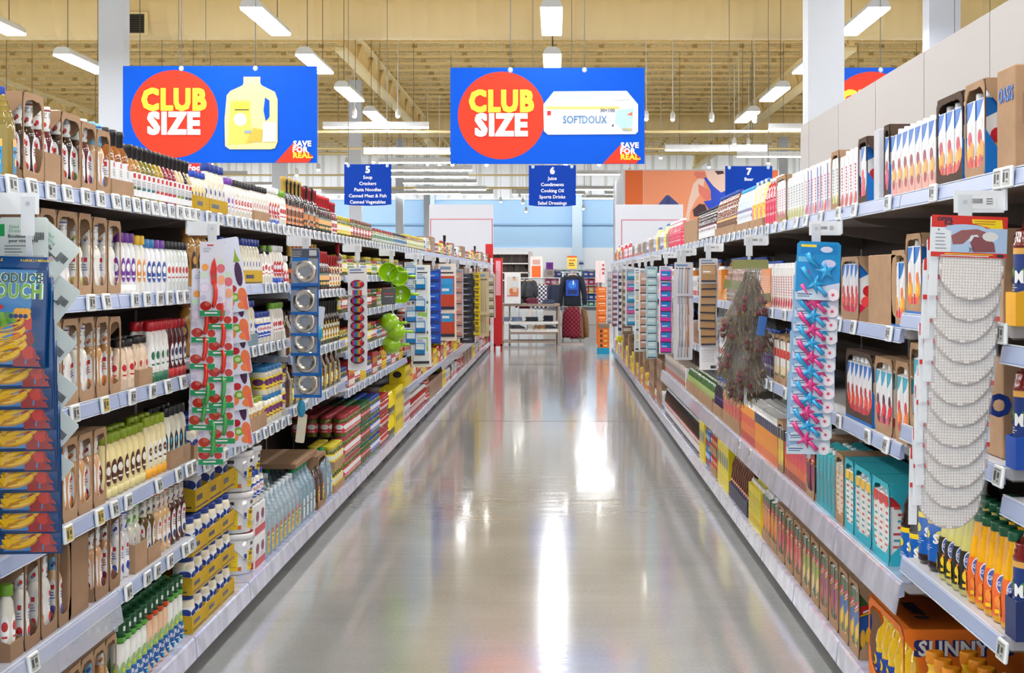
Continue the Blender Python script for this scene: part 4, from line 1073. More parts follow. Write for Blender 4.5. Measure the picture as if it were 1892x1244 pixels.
run(-1, 'bottom', 701, 716, salsa, 2, 3); run(-1, 'bottom', 717, 727, ypch, 2, 2); run(-1, 'bottom', 728, 742, ybox, 1, 2); run(-1, 'bottom', 744, 755, wbox, 1, 2)
run(-1, 'bottom', 756, 784, ket, 2, 1); run(-1, 'fourth', 529, 629, [mal_s, vin_s, pick_y], 2)
# bays seven to ten: pickles and relishes on every shelf
for nm, seq in (('second', [pick_y, pick_w, pick_y, pick_k]), ('third', [pick_r, pick_g, pick_w, pick_y]), ('fourth', [pick_y, pick_r, pick_k, salsa])):
    for q in range(12):
        a = 11.8 + q * .40; run(-1, nm, a, a + .38, seq[q % 4], 2 if a < 14 else 1, by_y=True)
for q in range(12):
    a = 11.8 + q * .40; run(-1, 'fifth', a, a + .38, [pick_b, redb, pick_r, must_y][q % 4], 2 if a < 14 else 1, by_y=True)
# far bays
FL = {'top': [pick_k, pick_w, brownb, soy2, pick_y, whb, salsa, whb, must_y, pick_k], 'second': [pick_w, whb, brownb, pick_k], 'third': [salsa, pick_y, whb, pick_k], 'fourth': [whb, orab, must_y, brownb],
      'fifth': [ybox, must_y, orab, salsa, redb, ket], 'bottom': [salsa, ket, whb, bbq, whb, ybox, brownb, brownb]}
for nm, seq in FL.items():
    a = 16.8 if nm != 'bottom' else 19.6; q = 0
    if nm == 'top': a = YL(783) * 1.02
    while a < 38.4:
        p = seq[(q * 7 + q // 3) % len(seq)]; L = p.w * R.choice((3, 4, 5)) * 1.05
        if a > 26 and p.w < .09: L = p.w * 4.2
        run(-1, nm, a, min(a + L, 38.5), p, 1, 2 if (nm == 'bottom' and p.h < .17) else 1, by_y=True); a += L + (.02 if a < 24 else .25); q += 1
# brown side of an empty case and loose cartons
def box_thing(name, label, cat, side, Y0, Y1, z0, D, H, m, back=.02, txts=(), turn=0, printed=()):
    X = XL - back if side < 0 else XR + back
    t = thing(name, label, cat, (X, Y0 if side < 0 else Y1, z0), 0 if side < 0 else math.pi)
    W = Y1 - Y0; b = MB(); b.bbox(-D, 0, 0, W, 0, H, m, .003)
    b.box(-D * .5 - .02, -D * .5 + .02, .003, W - .003, H, H + .0012, CARD_EDGE)
    obj('box_body', b, t)
    if txts or printed:
        p = MB()
        near = plane_wrap((-D, 0, 0), (1, 0, 0), (0, 0, 1)) if side < 0 else plane_wrap((0, W, 0), (-1, 0, 0), (0, 0, 1))
        frn = plane_wrap((0, 0, 0), (0, 1, 0), (0, 0, 1))
        deco(p, near, list(txts)); deco(p, frn, list(printed)); obj('printing', p, t)
    return t
box_thing('cardboard_box', 'plain brown carton side standing on the lowest left shelf by the pear dressings', 'box', -1, YL(121) * 1.02, YL(163) * 1.015, .586, .30, .262, CARD_DARK)
box_thing('cardboard_box', 'flat brown carton lid lying over the vinegar jugs', 'box', -1, 9.9, 10.75, BASE_Z + .335, .38, .03, CARD_DARK, back=.05)
# ================================================================ goods on the right run, near to far
BLUE_O = (0, 110, 200)
j_orange = carton(art_oasis(BLUE_O, (200, 30, 50), (250, 150, 20), (240, 90, 60), (240, 120, 90)), 'orange fruit juice carton')
j_peach = carton(art_oasis(BLUE_O, (150, 30, 40), (244, 160, 60), (244, 160, 140)), 'peach juice carton')
j_red = carton(art_oasis(BLUE_O, (170, 20, 60), (200, 40, 90), (150, 20, 70)), 'dark berry juice carton')
j_straw = carton(art_oasis(BLUE_O, (214, 30, 40), (230, 60, 60), (230, 20, 80)), 'strawberry juice carton')
j_mango = carton(art_oasis(BLUE_O, (240, 120, 40), (250, 170, 20), (240, 60, 70)), 'mango juice carton')
j_cherry = carton(art_oasis(BLUE_O, (190, 20, 30), (230, 70, 30), (214, 30, 40)), 'cherry juice carton')
j_straw2 = carton(art_oasis((60, 170, 200), (90, 30, 40), (210, 40, 50), (220, 70, 90)), 'berry juice carton')
j_melon = carton(art_oasis((60, 176, 200), (214, 60, 70), (236, 120, 50), (60, 150, 110)), 'watermelon juice carton')
j_pine = carton(art_blocks([(70, 110, 50), (236, 220, 180), (244, 244, 240), (230, 50, 60), (244, 244, 240)]), 'pineapple juice carton')
j_write = carton(art_letters((244, 244, 246), (190, 40, 60), 'Tropical', (220, 60, 50)), 'white carton with red lettering', w=.085)
j_blue = carton(art_letters((240, 240, 246), (200, 90, 120), 'juice', (230, 150, 160), (40, 70, 180)), 'white carton with blue edge', w=.085)
j_lime = carton(art_letters((240, 240, 238), (120, 130, 140), 'juice', (200, 200, 60)), 'white carton with lime print', w=.085)
j_wred = carton(art_letters((244, 242, 240), (200, 30, 60), 'fruit', (220, 40, 60)), 'white carton with red fruit', w=.085)
j_or2 = carton(art_letters((240, 140, 40), (250, 240, 230), 'orange', (250, 190, 60)), 'solid orange juice carton', w=.085)
teal = carton(art_blossom(), 'teal blossom tea carton', cap=(240, 240, 244), base=(40, 176, 190), h=.27)
t_peach = carton(art_scribble((236, 224, 200), [(220, 110, 90), (200, 70, 60), (240, 160, 130)], (210, 200, 180)), 'peach tea carton', h=.26)
t_yell = carton(art_scribble((246, 244, 240), [(60, 160, 180), (200, 60, 60), (60, 140, 160)], (250, 200, 50)), 'white tea carton yellow top', h=.26)
t_red = carton(art_scribble((246, 244, 240), [(60, 160, 180), (200, 60, 80), (220, 90, 80)], (210, 40, 40)), 'white tea carton red top', h=.26)
berry = carton(art_veg((120, 30, 90), (170, 30, 60), (90, 30, 80), bg=(60, 30, 60)), 'purple berry drink carton', h=.25, base=(150, 60, 60))
f_red = carton(art_blocks([(150, 60, 30), (230, 110, 50), (226, 60, 70), (214, 40, 80), (50, 50, 90)]), 'red and navy juice carton', h=.24)
f_org = carton(art_blocks([(240, 120, 60), (250, 160, 30), (250, 150, 20), (40, 50, 90)]), 'orange and navy juice carton', h=.24)
f_org2 = carton(art_blocks([(200, 60, 40), (240, 130, 60), (230, 90, 60), (250, 160, 40)]), 'red and orange juice carton', h=.24)
f_yel = carton(art_blocks([(240, 200, 60), (250, 214, 40), (230, 190, 60), (40, 40, 60)]), 'yellow juice carton', h=.24)
v_carrot = carton(art_veg((246, 150, 30), (250, 150, 20), (244, 120, 20)), 'carrot vegetable juice carton', h=.27)
v_tom = carton(art_veg((196, 40, 60), (220, 90, 110), (190, 60, 60)), 'tomato vegetable juice carton', h=.27)
v_rose = carton(art_veg((220, 60, 70), (240, 130, 120), (214, 110, 90)), 'rose vegetable juice carton', h=.27)
v_yel = carton(art_veg((150, 170, 50), (250, 190, 30), (240, 226, 200), word=True), 'yellow-green vegetable juice carton', h=.27)
v_beet = carton(art_veg((150, 20, 90), (160, 30, 70), (200, 110, 90), word=True), 'beet vegetable juice carton', h=.27)
v_blue = carton(art_veg((20, 90, 180), (250, 210, 40), (240, 190, 60), word=True), 'blue-band vegetable juice carton', h=.27)
nes = pet((34, 14, 12), (20, 50, 150), (0, 96, 190), (250, 214, 20), 'large iced-tea bottle with blue label', .33, .057, .10, .50, txt='STEA', spot=(230, 220, 80))
tea = pet((120, 60, 26), (30, 70, 160), (110, 70, 50), (240, 190, 120), 'brown iced-tea bottle blue cap', .29, .044, .1, .42)
tea2 = pet((96, 44, 22), (24, 44, 130), (30, 50, 120), (240, 170, 110), 'amber iced-tea bottle', .29, .05, .1, .4)
wat = pet((190, 210, 226), (70, 170, 220), (230, 236, 244), (150, 130, 180), 'clear flavoured-water bottle', .27, .042, .1, .5)
pinkw = pet((240, 200, 206), (230, 232, 236), (240, 150, 140), (250, 210, 80), 'pink flavoured-water bottle', .28, .042, .1, .5)
yelw = pet((240, 226, 130), (60, 130, 200), (250, 220, 80), (240, 180, 40), 'yellow flavoured-water bottle', .28, .042, .1, .5)
redw = pet((190, 40, 60), (240, 240, 240), (220, 50, 90), (240, 120, 140), 'red drink bottle white cap', .27, .044, .1, .55)
blkb = pet((30, 18, 24), (20, 20, 22), (236, 236, 240), (120, 40, 60), 'black bottle with white label', .25, .044, .12, .5)
pwh = pet((110, 20, 50), (200, 210, 60), (230, 190, 210), (150, 40, 90), 'pink-label berry bottle', .28, .04, .08, .5)
clam = pet((130, 26, 24), (150, 20, 20), (30, 60, 130), (240, 180, 90), 'large red tomato juice bottle', .31, .06, .12, .62, txt='MATO', spot=(90, 140, 50))
grp_p = juice_glass((214, 206, 120), (40, 40, 34), (250, 210, 40), 'pale yellow glass juice bottle')
grp_o = juice_glass((250, 180, 10), (240, 110, 50), (250, 150, 60), 'orange glass juice bottle')
sun = sunny()
dkb = pet((40, 20, 22), (150, 154, 160), (60, 40, 50), (120, 60, 70), 'dark bottle with grey cap', .25, .047, .1, .4)
cola = pet((26, 14, 16), (220, 222, 230), (230, 228, 232), (196, 30, 40), 'dark bottle with red-white label', .26, .036, .1, .5, spot=(196, 30, 40))
canr = can((200, 40, 36), (240, 200, 160), 'red food can'); canb = can((60, 120, 190), (240, 240, 240), 'blue food can')
ybx = boxed([(244, 222, 20), (236, 210, 10), (30, 90, 160)], 'yellow drink case', .16, .2, .3)
ycart = carton(art_letters((248, 226, 20), (60, 60, 30), 'lemon', (240, 190, 40)), 'yellow lemonade carton', h=.25, base=(248, 226, 20), w=.07)
blub = pet((30, 20, 40), (30, 90, 200), (60, 40, 90), (100, 80, 150), 'blue-capped dark juice bottle', .26, .045)
grn = pouch([(110, 150, 70), (170, 190, 120), (60, 110, 50)], 'green drink pouch', .08, .2)
pnkb = boxed([(230, 120, 150), (240, 200, 210), (90, 160, 110)], 'pink grocery box', .09, .12, .2)
brs = boxed([(156, 122, 92), (170, 138, 108), (120, 92, 70)], 'small brown goods carton', .12, .16, .17, 'cardboard_box')
wht = boxed([(232, 232, 236), (30, 80, 170), (30, 80, 170)], 'white and blue carton', .14, .18, .2, txt='OAS', tcol=(240, 240, 250))
yb = boxed([(246, 206, 30), (230, 120, 30), (200, 40, 40)], 'yellow snack carton', .1, .14, .2)
tub = can((30, 120, 100), (200, 220, 210), 'green round tub', .06, .15)
BC = (0, 110, 196)
DK = K(84, 66, 56)
# --- top shelf
run(1, 'top', 1890, 1877, pwh)
box_thing('cardboard_box', 'large brown carton lettered OASIS on the right top shelf', 'box', 1, YR(1873) * 1.015, YR(1836) * 1.01, 1.899, .30, .27, CARD,
          txts=[('text', 'OASIS', .13, .235, .062, P(20, 100, 190), .03), ('rect', .03, .18, .05, .052, CARD_EDGE), ('rect', .02, .1, .12, .20, CARD_DARK)], printed=[('text', 'OASIS', .09, .2, .05, P(20, 100, 190), .03)])
run(1, 'top', 1834, 1795, j_orange, case=(.27, CARD, BC)); run(1, 'top', 1792, 1742, j_orange, case=(.265, DK, BC), desc='orange fruit juice carton, dark case')
run(1, 'top', 1739, 1655, j_peach); run(1, 'top', 1654, 1643, j_red, case=(.262, DK, BC))
box_thing('cardboard_box', 'grey white carton with round blue mark on the right top shelf', 'box', 1, YR(1622) * 1.015, YR(1613) * 1.015, 1.899, .12, .262, K(206, 206, 214), txts=[('ell', .07, .21, .03, .03, P(20, 100, 190)), ('ell', .07, .21, .018, .018, P(230, 230, 236)), ('rect', .02, .1, .01, .09, P(0, 130, 170))])
run(1, 'top', 1612, 1595, j_straw, case=(.255, DK, BC))
run(1, 'top', 1593, 1560, j_write); run(1, 'top', 1559, 1544, j_lime, case=(.25, CARD)); run(1, 'top', 1542, 1494, [j_blue, j_write, j_blue], desc='white carton, blue edges'); run(1, 'top', 1492, 1462, j_lime)
run(1, 'top', 1460, 1441, j_write, case=(.245, CARD)); run(1, 'top', 1440, 1416, redw); run(1, 'top', 1415, 1391, [yelw, pinkw], tray=(.06, CARD)); run(1, 'top', 1390, 1364, wat, tray=(.06, CARD))
run(1, 'top', 1363, 1326, tea, tray=(.07, CARD)); run(1, 'top', 1324, 1287, blkb); run(1, 'top', 1260, 1235, redw, desc='red-label juice bottle')
box_thing('cardboard_box', 'brown shipping carton between black bottles and red bottles, right top shelf', 'box', 1, YR(1286) * 1.01, YR(1262) * 1.01, 1.899, .3, .21, CARD)
# --- second shelf
run(1, 'second', 1892, 1872, clam, tray=(.085, mat((246, 180, 20), .5)))
box_thing('cardboard_box', 'large brown carton lettered FRAGILE behind the jar grippers', 'box', 1, 4.46, 4.98, 1.512, .4, .25, CARD, back=.04, txts=[('text', 'FRAGILE', .10, .215, .04, P(60, 44, 36), .01)] + lines(.03, .2, .18, 3, .012, P(70, 54, 44)))
run(1, 'second', 1714, 1657, j_mango, case=(.262, CARD, BC), trayw=.20)
box_thing('cardboard_box', 'brown carton lettered FRAGILE with barcode left of the mango cartons', 'box', 1, YR(1650) * 1.01, YR(1600) * 1.01, 1.461, .36, .25, CARD,
          txts=[('text', 'FRAGILE', .075, .222, .034, P(60, 44, 36), .015), ('rect', .095, .165, .11, .205, WHITE)] + [('rect', .10 + i * .006, .103 + i * .006, .115, .14, INK) for i in range(10)] + [('rect', .10 + i * .006, .103 + i * .006, .175, .20, INK) for i in range(10)] +
          [('ell', .06, .085, .02, .02, P(60, 44, 36), 20), ('ell', .06, .085, .017, .017, CARD, 20), ('poly', [(.044, .098), (.047, .101), (.076, .072), (.073, .069)], P(60, 44, 36))])
run(1, 'second', 1596, 1563, j_straw, case=(.25, CARD), desc='strawberry juice carton')
run(1, 'second', 1476, 1431, j_wred, 1); run(1, 'second', 1429, 1411, j_or2); run(1, 'second', 1407, 1383, blub, 2, 1); run(1, 'second', 1381, 1345, tea, 2, 1)
# --- third shelf
run(1, 'third', 1892, 1872, clam, tray=(.08, mat((20, 80, 180), .5)))
box_thing('cardboard_box', 'brown carton with dark OASIS lettering beneath the jar grippers', 'box', 1, 4.5, 5.0, 1.152, .4, .27, CARD, back=.05, txts=[('text', 'OASIS', .07, .14, .08, P(20, 60, 150), .03)])
run(1, 'third', 1716, 1692, j_melon, case=(.27, CARD)); run(1, 'third', 1691, 1665, j_melon, case=(.27, CARD), desc='red watermelon juice carton'); run(1, 'third', 1660, 1626, j_straw2, case=(.268, CARD)); run(1, 'third', 1622, 1572, j_cherry, case=(.268, DK, BC))
run(1, 'third', 1472, 1436, j_pine, case=(.25, CARD), trayw=.21); run(1, 'third', 1434, 1412, blub, desc='blue-capped dark bottle', rows=2)
# --- fourth shelf, behind the clear lip
run(1, 'fourth', 1892, 1871, clam, tray=(.10, mat((28, 48, 104), .5)))
run(1, 'fourth', 1869, 1790, grp_o, 3); run(1, 'fourth', 1788, 1737, grp_p, 3); run(1, 'fourth', 1732, 1664, nes, 2)
TL = mat((40, 176, 196), .6)
run(1, 'fourth', 1654, 1622, t_red, 2, case=(.285, TL)); run(1, 'fourth', 1620, 1588, t_yell, 2, case=(.285, TL)); run(1, 'fourth', 1587, 1570, t_yell, 2, case=(.285, TL), desc='yellow-top tea carton')
run(1, 'fourth', 1568, 1552, t_peach, 2, case=(.285, CARD)); run(1, 'fourth', 1550, 1515, teal, 2, gap=1.0); run(1, 'fourth', 1513, 1497, berry, 2, case=(.275, CARD))
run(1, 'fourth', 1496, 1456, f_red, 3); run(1, 'fourth', 1455, 1443, f_yel, 2, case=(.26, CARD)); run(1, 'fourth', 1442, 1400, f_org, 3); run(1, 'fourth', 1399, 1374, f_org2, 3)
run(1, 'fourth', 1372, 1340, [v_tom, f_org2], 1, tray=(.08, CARD), desc='red-orange drink carton'); run(1, 'fourth', 1338, 1322, blub, 2, tray=(.08, CARD)); run(1, 'fourth', 1320, 1272, grn, 2, tray=(.09, CARD), trayw=.4)
run(1, 'fourth', 1270, 1228, [whb, brs], 1)
# --- bottom deck
run(1, 'bottom', 1860, 1796, dkb, 3); run(1, 'bottom', 1794, 1700, sun, 2, 1)
OR = mat((240, 120, 20), .6, kind='cardboard')
oc = thing('orange_drink_case', 'bright orange printed case of yellow drink bottles, lowest right shelf', 'box', (XR + .01, YR(1600) * 1.0, BASE_Z + .002), math.pi)
W = YR(1600) - YR(1664); 
b = case_mb(W, .40, .30, OR, 5); obj('case_body', b, oc, loc=(0, 0, 0))
p = MB(); nr = plane_wrap((0, W, 0), (-1, 0, 0), (0, 0, 1))
deco(p, nr, [('text', 'SUNNY D', .20, .235, .066, P(30, 40, 110), .075), ('text', 'SUNNY D', .20, .235, .066, WHITE, .03), ('rect', .10, .20, .08, .16, P(250, 190, 150)), ('rect', .11, .19, .09, .15, OR)])
deco(p, plane_wrap((0, 0, .30), (0, 1, 0), (-1, 0, 0)), [('text', 'SUNNY D', W / 2, .1, .06, P(30, 40, 110), .05)])
obj('printing', p, oc)
for rr in range(2):
    for i in range(max(1, int(W / .11))): put(sun, 1, XR + .01 + .01 + .054 + rr * .108, YR(1600) - .062 - i * .11, BASE_Z + .008, 'bottom', 'inside case')
VG = [v_blue, v_beet, v_beet, v_yel, v_yel, v_rose, v_tom, v_tom, v_carrot, v_carrot]
xs = [1597, 1577, 1558, 1539, 1522, 1505, 1488, 1473, 1457, 1442, 1428, 1413]
names = ['blue', 'blue', 'beet', 'beet', 'yellow', 'yellow', 'rose', 'rose', 'tomato', 'carrot', 'carrot']
vs_ = [v_blue, v_blue, v_beet, v_beet, v_yel, v_yel, v_rose, v_rose, v_tom, v_carrot, v_carrot]
for i in range(11): run(1, 'bottom', xs[i], xs[i + 1] + 1, vs_[i], 3, case=(.285, CARD) if i < 9 else None, tray=(.05, CARD) if i >= 9 else None)
run(1, 'bottom', 1411, 1388, ycart, 2); run(1, 'bottom', 1386, 1352, tea2, 3, tray=(.09, mat((40, 44, 70), .5))); run(1, 'bottom', 1350, 1330, ybx, 1, 1)
run(1, 'bottom', 1328, 1316, canr, 2, 2, tray=(.06, CARD)); run(1, 'bottom', 1314, 1306, canb, 1, 2); run(1, 'bottom', 1305, 1296, ybx, 1); run(1, 'bottom', 1295, 1230, cola, 2)
FR = {'top': [brs, whb, wht, redw, brs, yelw, whb, brs], 'second': [brs, whb, pnkb, j_wred], 'third': [brs, yb, tub, whb, pnkb, brs], 'bottom': [wht, brs, brs, pnkb, yb, brs, ybx, orab]}
a = 9.2
for nm, seq, a0 in (('second', [j_or2, tea, j_wred, blub, tea, whb], 11.9), ('third', [blub, f_yel, tea2, j_or2, brs, whb], 9.35)):
    a = a0; q = 0
    while a < 17.9:
        p_ = seq[q % len(seq)]; L = p_.w * 4.2; run(1, nm, a, min(a + L, 18), p_, 1, by_y=True, desc=p_.desc + ', mid aisle'); a += L + .03; q += 1
for nm, seq in FR.items():
    a = 18.1 if nm != 'top' else YR(1233) * 1.01; q = 0
    while a < 33.6:
        p_ = seq[(q * 5 + q // 4) % len(seq)]; L = p_.w * R.choice((3, 4)) * 1.05
        lay = 2 if (nm in ('bottom', 'third') and p_.h < .19) else 1
        run(1, nm, a, min(a + L, 33.8), p_, 1, lay + (1 if nm == 'bottom' and p_.h < .18 else 0), by_y=True); a += L + (.03 if a < 24 else .25); q += 1
# ================================================================ hanging signs
def pxwrap(Y, off=0.0):
    s = Y / F
    return lambda u, v, o: ((u - CX) * s, Y - off - o * 4, EYE - (v - CY) * s)
SB = mat((0, 84, 206), .45, spec=.15); SR = mat((236, 62, 40), .5, spec=.15); SYEL = mat((250, 222, 70), .5, spec=.2); SW = mat((246, 246, 250), .5, spec=.2); SNAV = mat((0, 58, 164), .5, spec=.15)
WIRE = mat((150, 150, 150), .4, metal=.5)
def circ(cx, cy, r, n=48): return [(cx + r * math.cos(2 * math.pi * i / n), cy - r * math.sin(2 * math.pi * i / n)) for i in range(n)]
def T(txt, u, v, size, m, bold=.03, sx=1.0):
    """lettering in photo pixels (v grows downward)"""
    vs, fs = text_geo(txt, bold)
    return [('raw', [(u + x * size * sx, v - y * size, z * size) for x, y, z in vs], fs, m)]
def board(t, name, x0, x1, y0, y1, Y, m, thick=.02):
    s = Y / F; a = MB(); a.box((x0 - CX) * s, (x1 - CX) * s, Y, Y + thick, EYE - (y1 - CY) * s, EYE - (y0 - CY) * s, m)
    return obj(name, a, t)
def sdeco(mb, Y, items):
    w = pxwrap(Y, .001)
    for k, it in enumerate(items):
        o = .0004 * (k + 1)
        if it[0] == 'raw': mb.add([w(u, v, o + z * .002) for u, v, z in it[1]], it[2], it[3])
        elif it[0] == 'poly': mb.add([w(u, v, o) for u, v in it[1]], [tuple(range(len(it[1])))], it[2])
        elif it[0] == 'rect': mb.add([w(it[1], it[4], o), w(it[2], it[4], o), w(it[2], it[3], o), w(it[1], it[3], o)], [(0, 1, 2, 3)], it[5])
    return mb
def wires(t, xs, y, Y):
    s = Y / F
    for x in xs:
        X = (x - CX) * s; z = EYE - (y - CY) * s
        obj('hanging_wire', MB().cyl((X, Y + .01, z - .01), (X, Y + .01, DECK_Z - .02), .006, WIRE, 5), t)
        obj('wire_hook', MB().sphere((X, Y, z - .03), .035, mat((200, 220, 240), .3), 8, 5, 1, .6, 1), t)
def big_sign(x0, Y, label, kind):
    t = thing('hanging_sign', label, 'sign', (0, 0, 0)); x1, y0, y1 = x0 + 359, 125, 303
    if kind == 'oil': y0, y1 = 122, 301
    board(t, 'sign_board', x0, x1, y0, y1, Y, SB)
    oy = y0 - 125; ox = x0 - 832
    a = MB(); sdeco(a, Y, [('poly', circ(ox + 927, oy + 213.5, 81), SR)]); obj('red_disc', a, t)
    a = MB(); sdeco(a, Y - .01, T('CLUB', ox + 926, oy + 189, 54, SYEL, .04, .83) + T('SIZE', ox + 926, oy + 233, 55, SW, .04, .86)); obj('lettering', a, t)
    a = MB(); sdeco(a, Y - .01, [('poly', [(ox + 1114, y1 - .5), (ox + 1148, oy + 266), (ox + 1184, oy + 292), (ox + 1175, y1 - .5)], SR)] + T('SAVE', ox + 1163.5, oy + 269, 14, SW, .03) + T('FOR', ox + 1159.5, oy + 280, 14, SW, .03) + T('REAL.', ox + 1165, oy + 290.5, 14, SYEL, .03)); obj('slogan', a, t)
    a = MB(); p = []
    if kind == 'tissue':
        wh = mat((222, 228, 236), .4); pale = mat((176, 212, 232), .4)
        p = [('poly', [(1005, 242), (1004, 193), (1023, 169), (1158, 168), (1179, 193), (1179, 243), (1174, 248), (1012, 249)], wh), ('rect', 1008, 1144, 197, 202, mat((250, 200, 110), .4)), ('poly', [(1011, 205), (1018, 205), (1018, 213), (1011, 214)], RED),
             ('poly', [(1140, 203), (1170, 200), (1168, 232), (1150, 240), (1136, 226)], pale), ('poly', [(1122, 172), (1150, 171), (1165, 184), (1130, 186)], mat((214, 230, 240), .4)), ('poly', [(1158, 212), (1168, 207), (1168, 214)], mat((220, 110, 60), .4)),
             ('poly', [(1130, 233), (1134, 228), (1133, 234)], NAVY), ('rect', 1150, 1168, 237, 241, mat((190, 180, 140), .4))]
        p += T('SOFT', 1058, 222, 20, mat((70, 120, 170), .4), .01, .78) + T('DOUX', 1098, 222, 20, mat((90, 130, 180), .4), .01, .78) + T('&', 1077, 222, 8, mat((150, 180, 210), .4), 0) + T('30=100', 1122, 204.5, 9, mat((60, 40, 90), .4), .02) + T('SOFT & DOUX', 1062, 181, 10, mat((170, 200, 224), .4), 0)
    elif kind == 'oil':
        jc = mat((250, 226, 150), .4); dk = mat((240, 200, 90), .4); wh = mat((252, 246, 220), .4)
        p = [('poly', [(450, 144), (481, 144), (481, 154), (484, 158), (508, 170), (513, 184), (513, 262), (508, 274), (500, 276), (424, 276), (416, 270), (415, 222), (419, 176), (426, 168), (448, 158), (450, 154)], jc), ('rect', 450, 481, 142, 155, mat((255, 236, 160), .4)),
             ('poly', [(426, 186), (462, 186), (466, 266), (422, 268)], dk), ('rect', 433, 461, 190, 206, mat((250, 220, 60), .4)), ('poly', circ(444, 221, 12, 16), wh), ('rect', 434, 460, 202, 204, INK), ('poly', [(490, 180), (498, 186), (498, 216), (491, 224), (487, 204)], SB),
             ('poly', [(468, 236), (486, 240), (482, 262), (456, 262)], mat((226, 176, 60), .4)), ('rect', 486, 510, 226, 262, wh), ('rect', 452, 464, 241, 246, mat((140, 170, 190), .4))]
    if p: sdeco(a, Y - .01, p); obj('product_picture', a, t)
    wires(t, (ox + 943, ox + 1080) if kind != 'oil' else (x0 + 108, x0 + 245), y0, Y)
big_sign(832, 21.3, 'blue hanging sign reading CLUB SIZE with a tissue pack, over the aisle', 'tissue')
big_sign(227, 21.3, 'blue hanging sign reading CLUB SIZE with a yellow oil jug', 'oil')
big_sign(1516, 22.0, 'blue hanging sign mostly hidden behind the right column and grey panel', 'plain')
def aisle_sign(cx, y0, y1, Y, num, lines_, label):
    t = thing('aisle_sign', label, 'sign'); board(t, 'sign_board', cx - 43.5, cx + 43.5, y0, y1, Y, SNAV)
    a = MB(); its = T(num, cx, y0 + 10.5, 17, SW, .035); 
    for i, l in enumerate(lines_): its += T(l, cx, y0 + 24.5 + i * 11.4, 8.6, SW, .02)
    sdeco(a, Y, its); obj('lettering', a, t)
    b = MB(); sdeco(b, Y, [('poly', [(cx - 43.5, y1 - .2), (cx + 43.5, y1 - .2), (cx + 30, y1 + 1.6), (cx, y1 + 2.4), (cx - 30, y1 + 1.6)], SNAV)]); obj('sagging_edge', b, t)
    wires(t, (cx - 36, cx + 36), y0, Y)
aisle_sign(679.5, 303.5, 378, 32, '5', ['Soup', 'Crackers', 'Pasta Noodles', 'Canned Meat & Fish', 'Canned Vegetables'], 'blue aisle sign with 5, Soup, Crackers, Pasta Noodles')
aisle_sign(1020.5, 305.5, 379.5, 32, '6', ['Juice', 'Condiments', 'Cooking Oil', 'Sports Drinks', 'Salad Dressings'], 'blue aisle sign with 6, Juice, Condiments, Cooking Oil')
aisle_sign(1383.5, 307, 381, 32, '7', ['Beer'], 'blue aisle sign with 7, partly hidden by bottles')
t = thing('hanging_sign', 'small red sign ending in Foods under the oil sign', 'sign'); board(t, 'sign_board', 318, 391, 302, 338, 30, mat((214, 34, 40), .4))
a = MB(); sdeco(a, 30, T('Foods', 366, 310.5, 15, SW, .03)); obj('lettering', a, t); wires(t, (330, 380), 302, 30)

# ---- header boards over the far ends of both runs, mural wall
HB = mat((212, 213, 222), .5); HR = mat((206, 34, 60), .4)
def header(x0, x1, y0, y1, Y, label, fx0, fx1, fy):
    t = thing('header_board', label, 'board'); s = Y / F
    a = MB(); a.box((x0 - CX) * s, (x1 - CX) * s, Y, Y + .12, EYE - (y1 - CY) * s, EYE - (y0 - CY) * s, HB); 
    obj('panel', a, t)
    for xx in (x0 + 3, x1 - 3): obj('post', MB().box((xx - CX) * s - .03, (xx - CX) * s + .03, Y + .03, Y + .09, 0, EYE - (y1 - CY) * s + .02, HB), t)
    a = MB(); sdeco(a, Y, [('rect', fx0, fx1, fy, fy + 1.2, HR), ('rect', fx0, fx0 + 1.2, fy, y1, HR), ('rect', fx1 - 1.2, fx1, fy, y1, HR)]); obj('red_outline', a, t)
header(793, 911, 378, 470, 39.0, 'white header board with thin red outline, end of the left run', 795, 910, 404.5)
header(1137, 1262, 378, 470, 35.2, 'white header board with thin red outline, end of the right run', 1148, 1262, 406)
Y = 46.0; s = Y / F
t = thing('wall_mural', 'orange wall mural of a person in a blue top', 'mural')
a = MB(); X0 = (1155 - CX) * s; X1 = (1440 - CX) * s; zt = EYE - (313 - CY) * s
a.box(X0 - .05, X1, Y + .02, Y + 8, 0, zt, HB); obj('boxed_wall', a, t)
a = MB(); OG = mat((236, 108, 34), .5); PE = mat((255, 160, 116), .5); SK = mat((250, 214, 196), .5); SK2 = mat((240, 128, 110), .5); BLT = mat((10, 70, 210), .5); JN = mat((50, 66, 140), .5); HAIR = mat((60, 30, 44), .5)
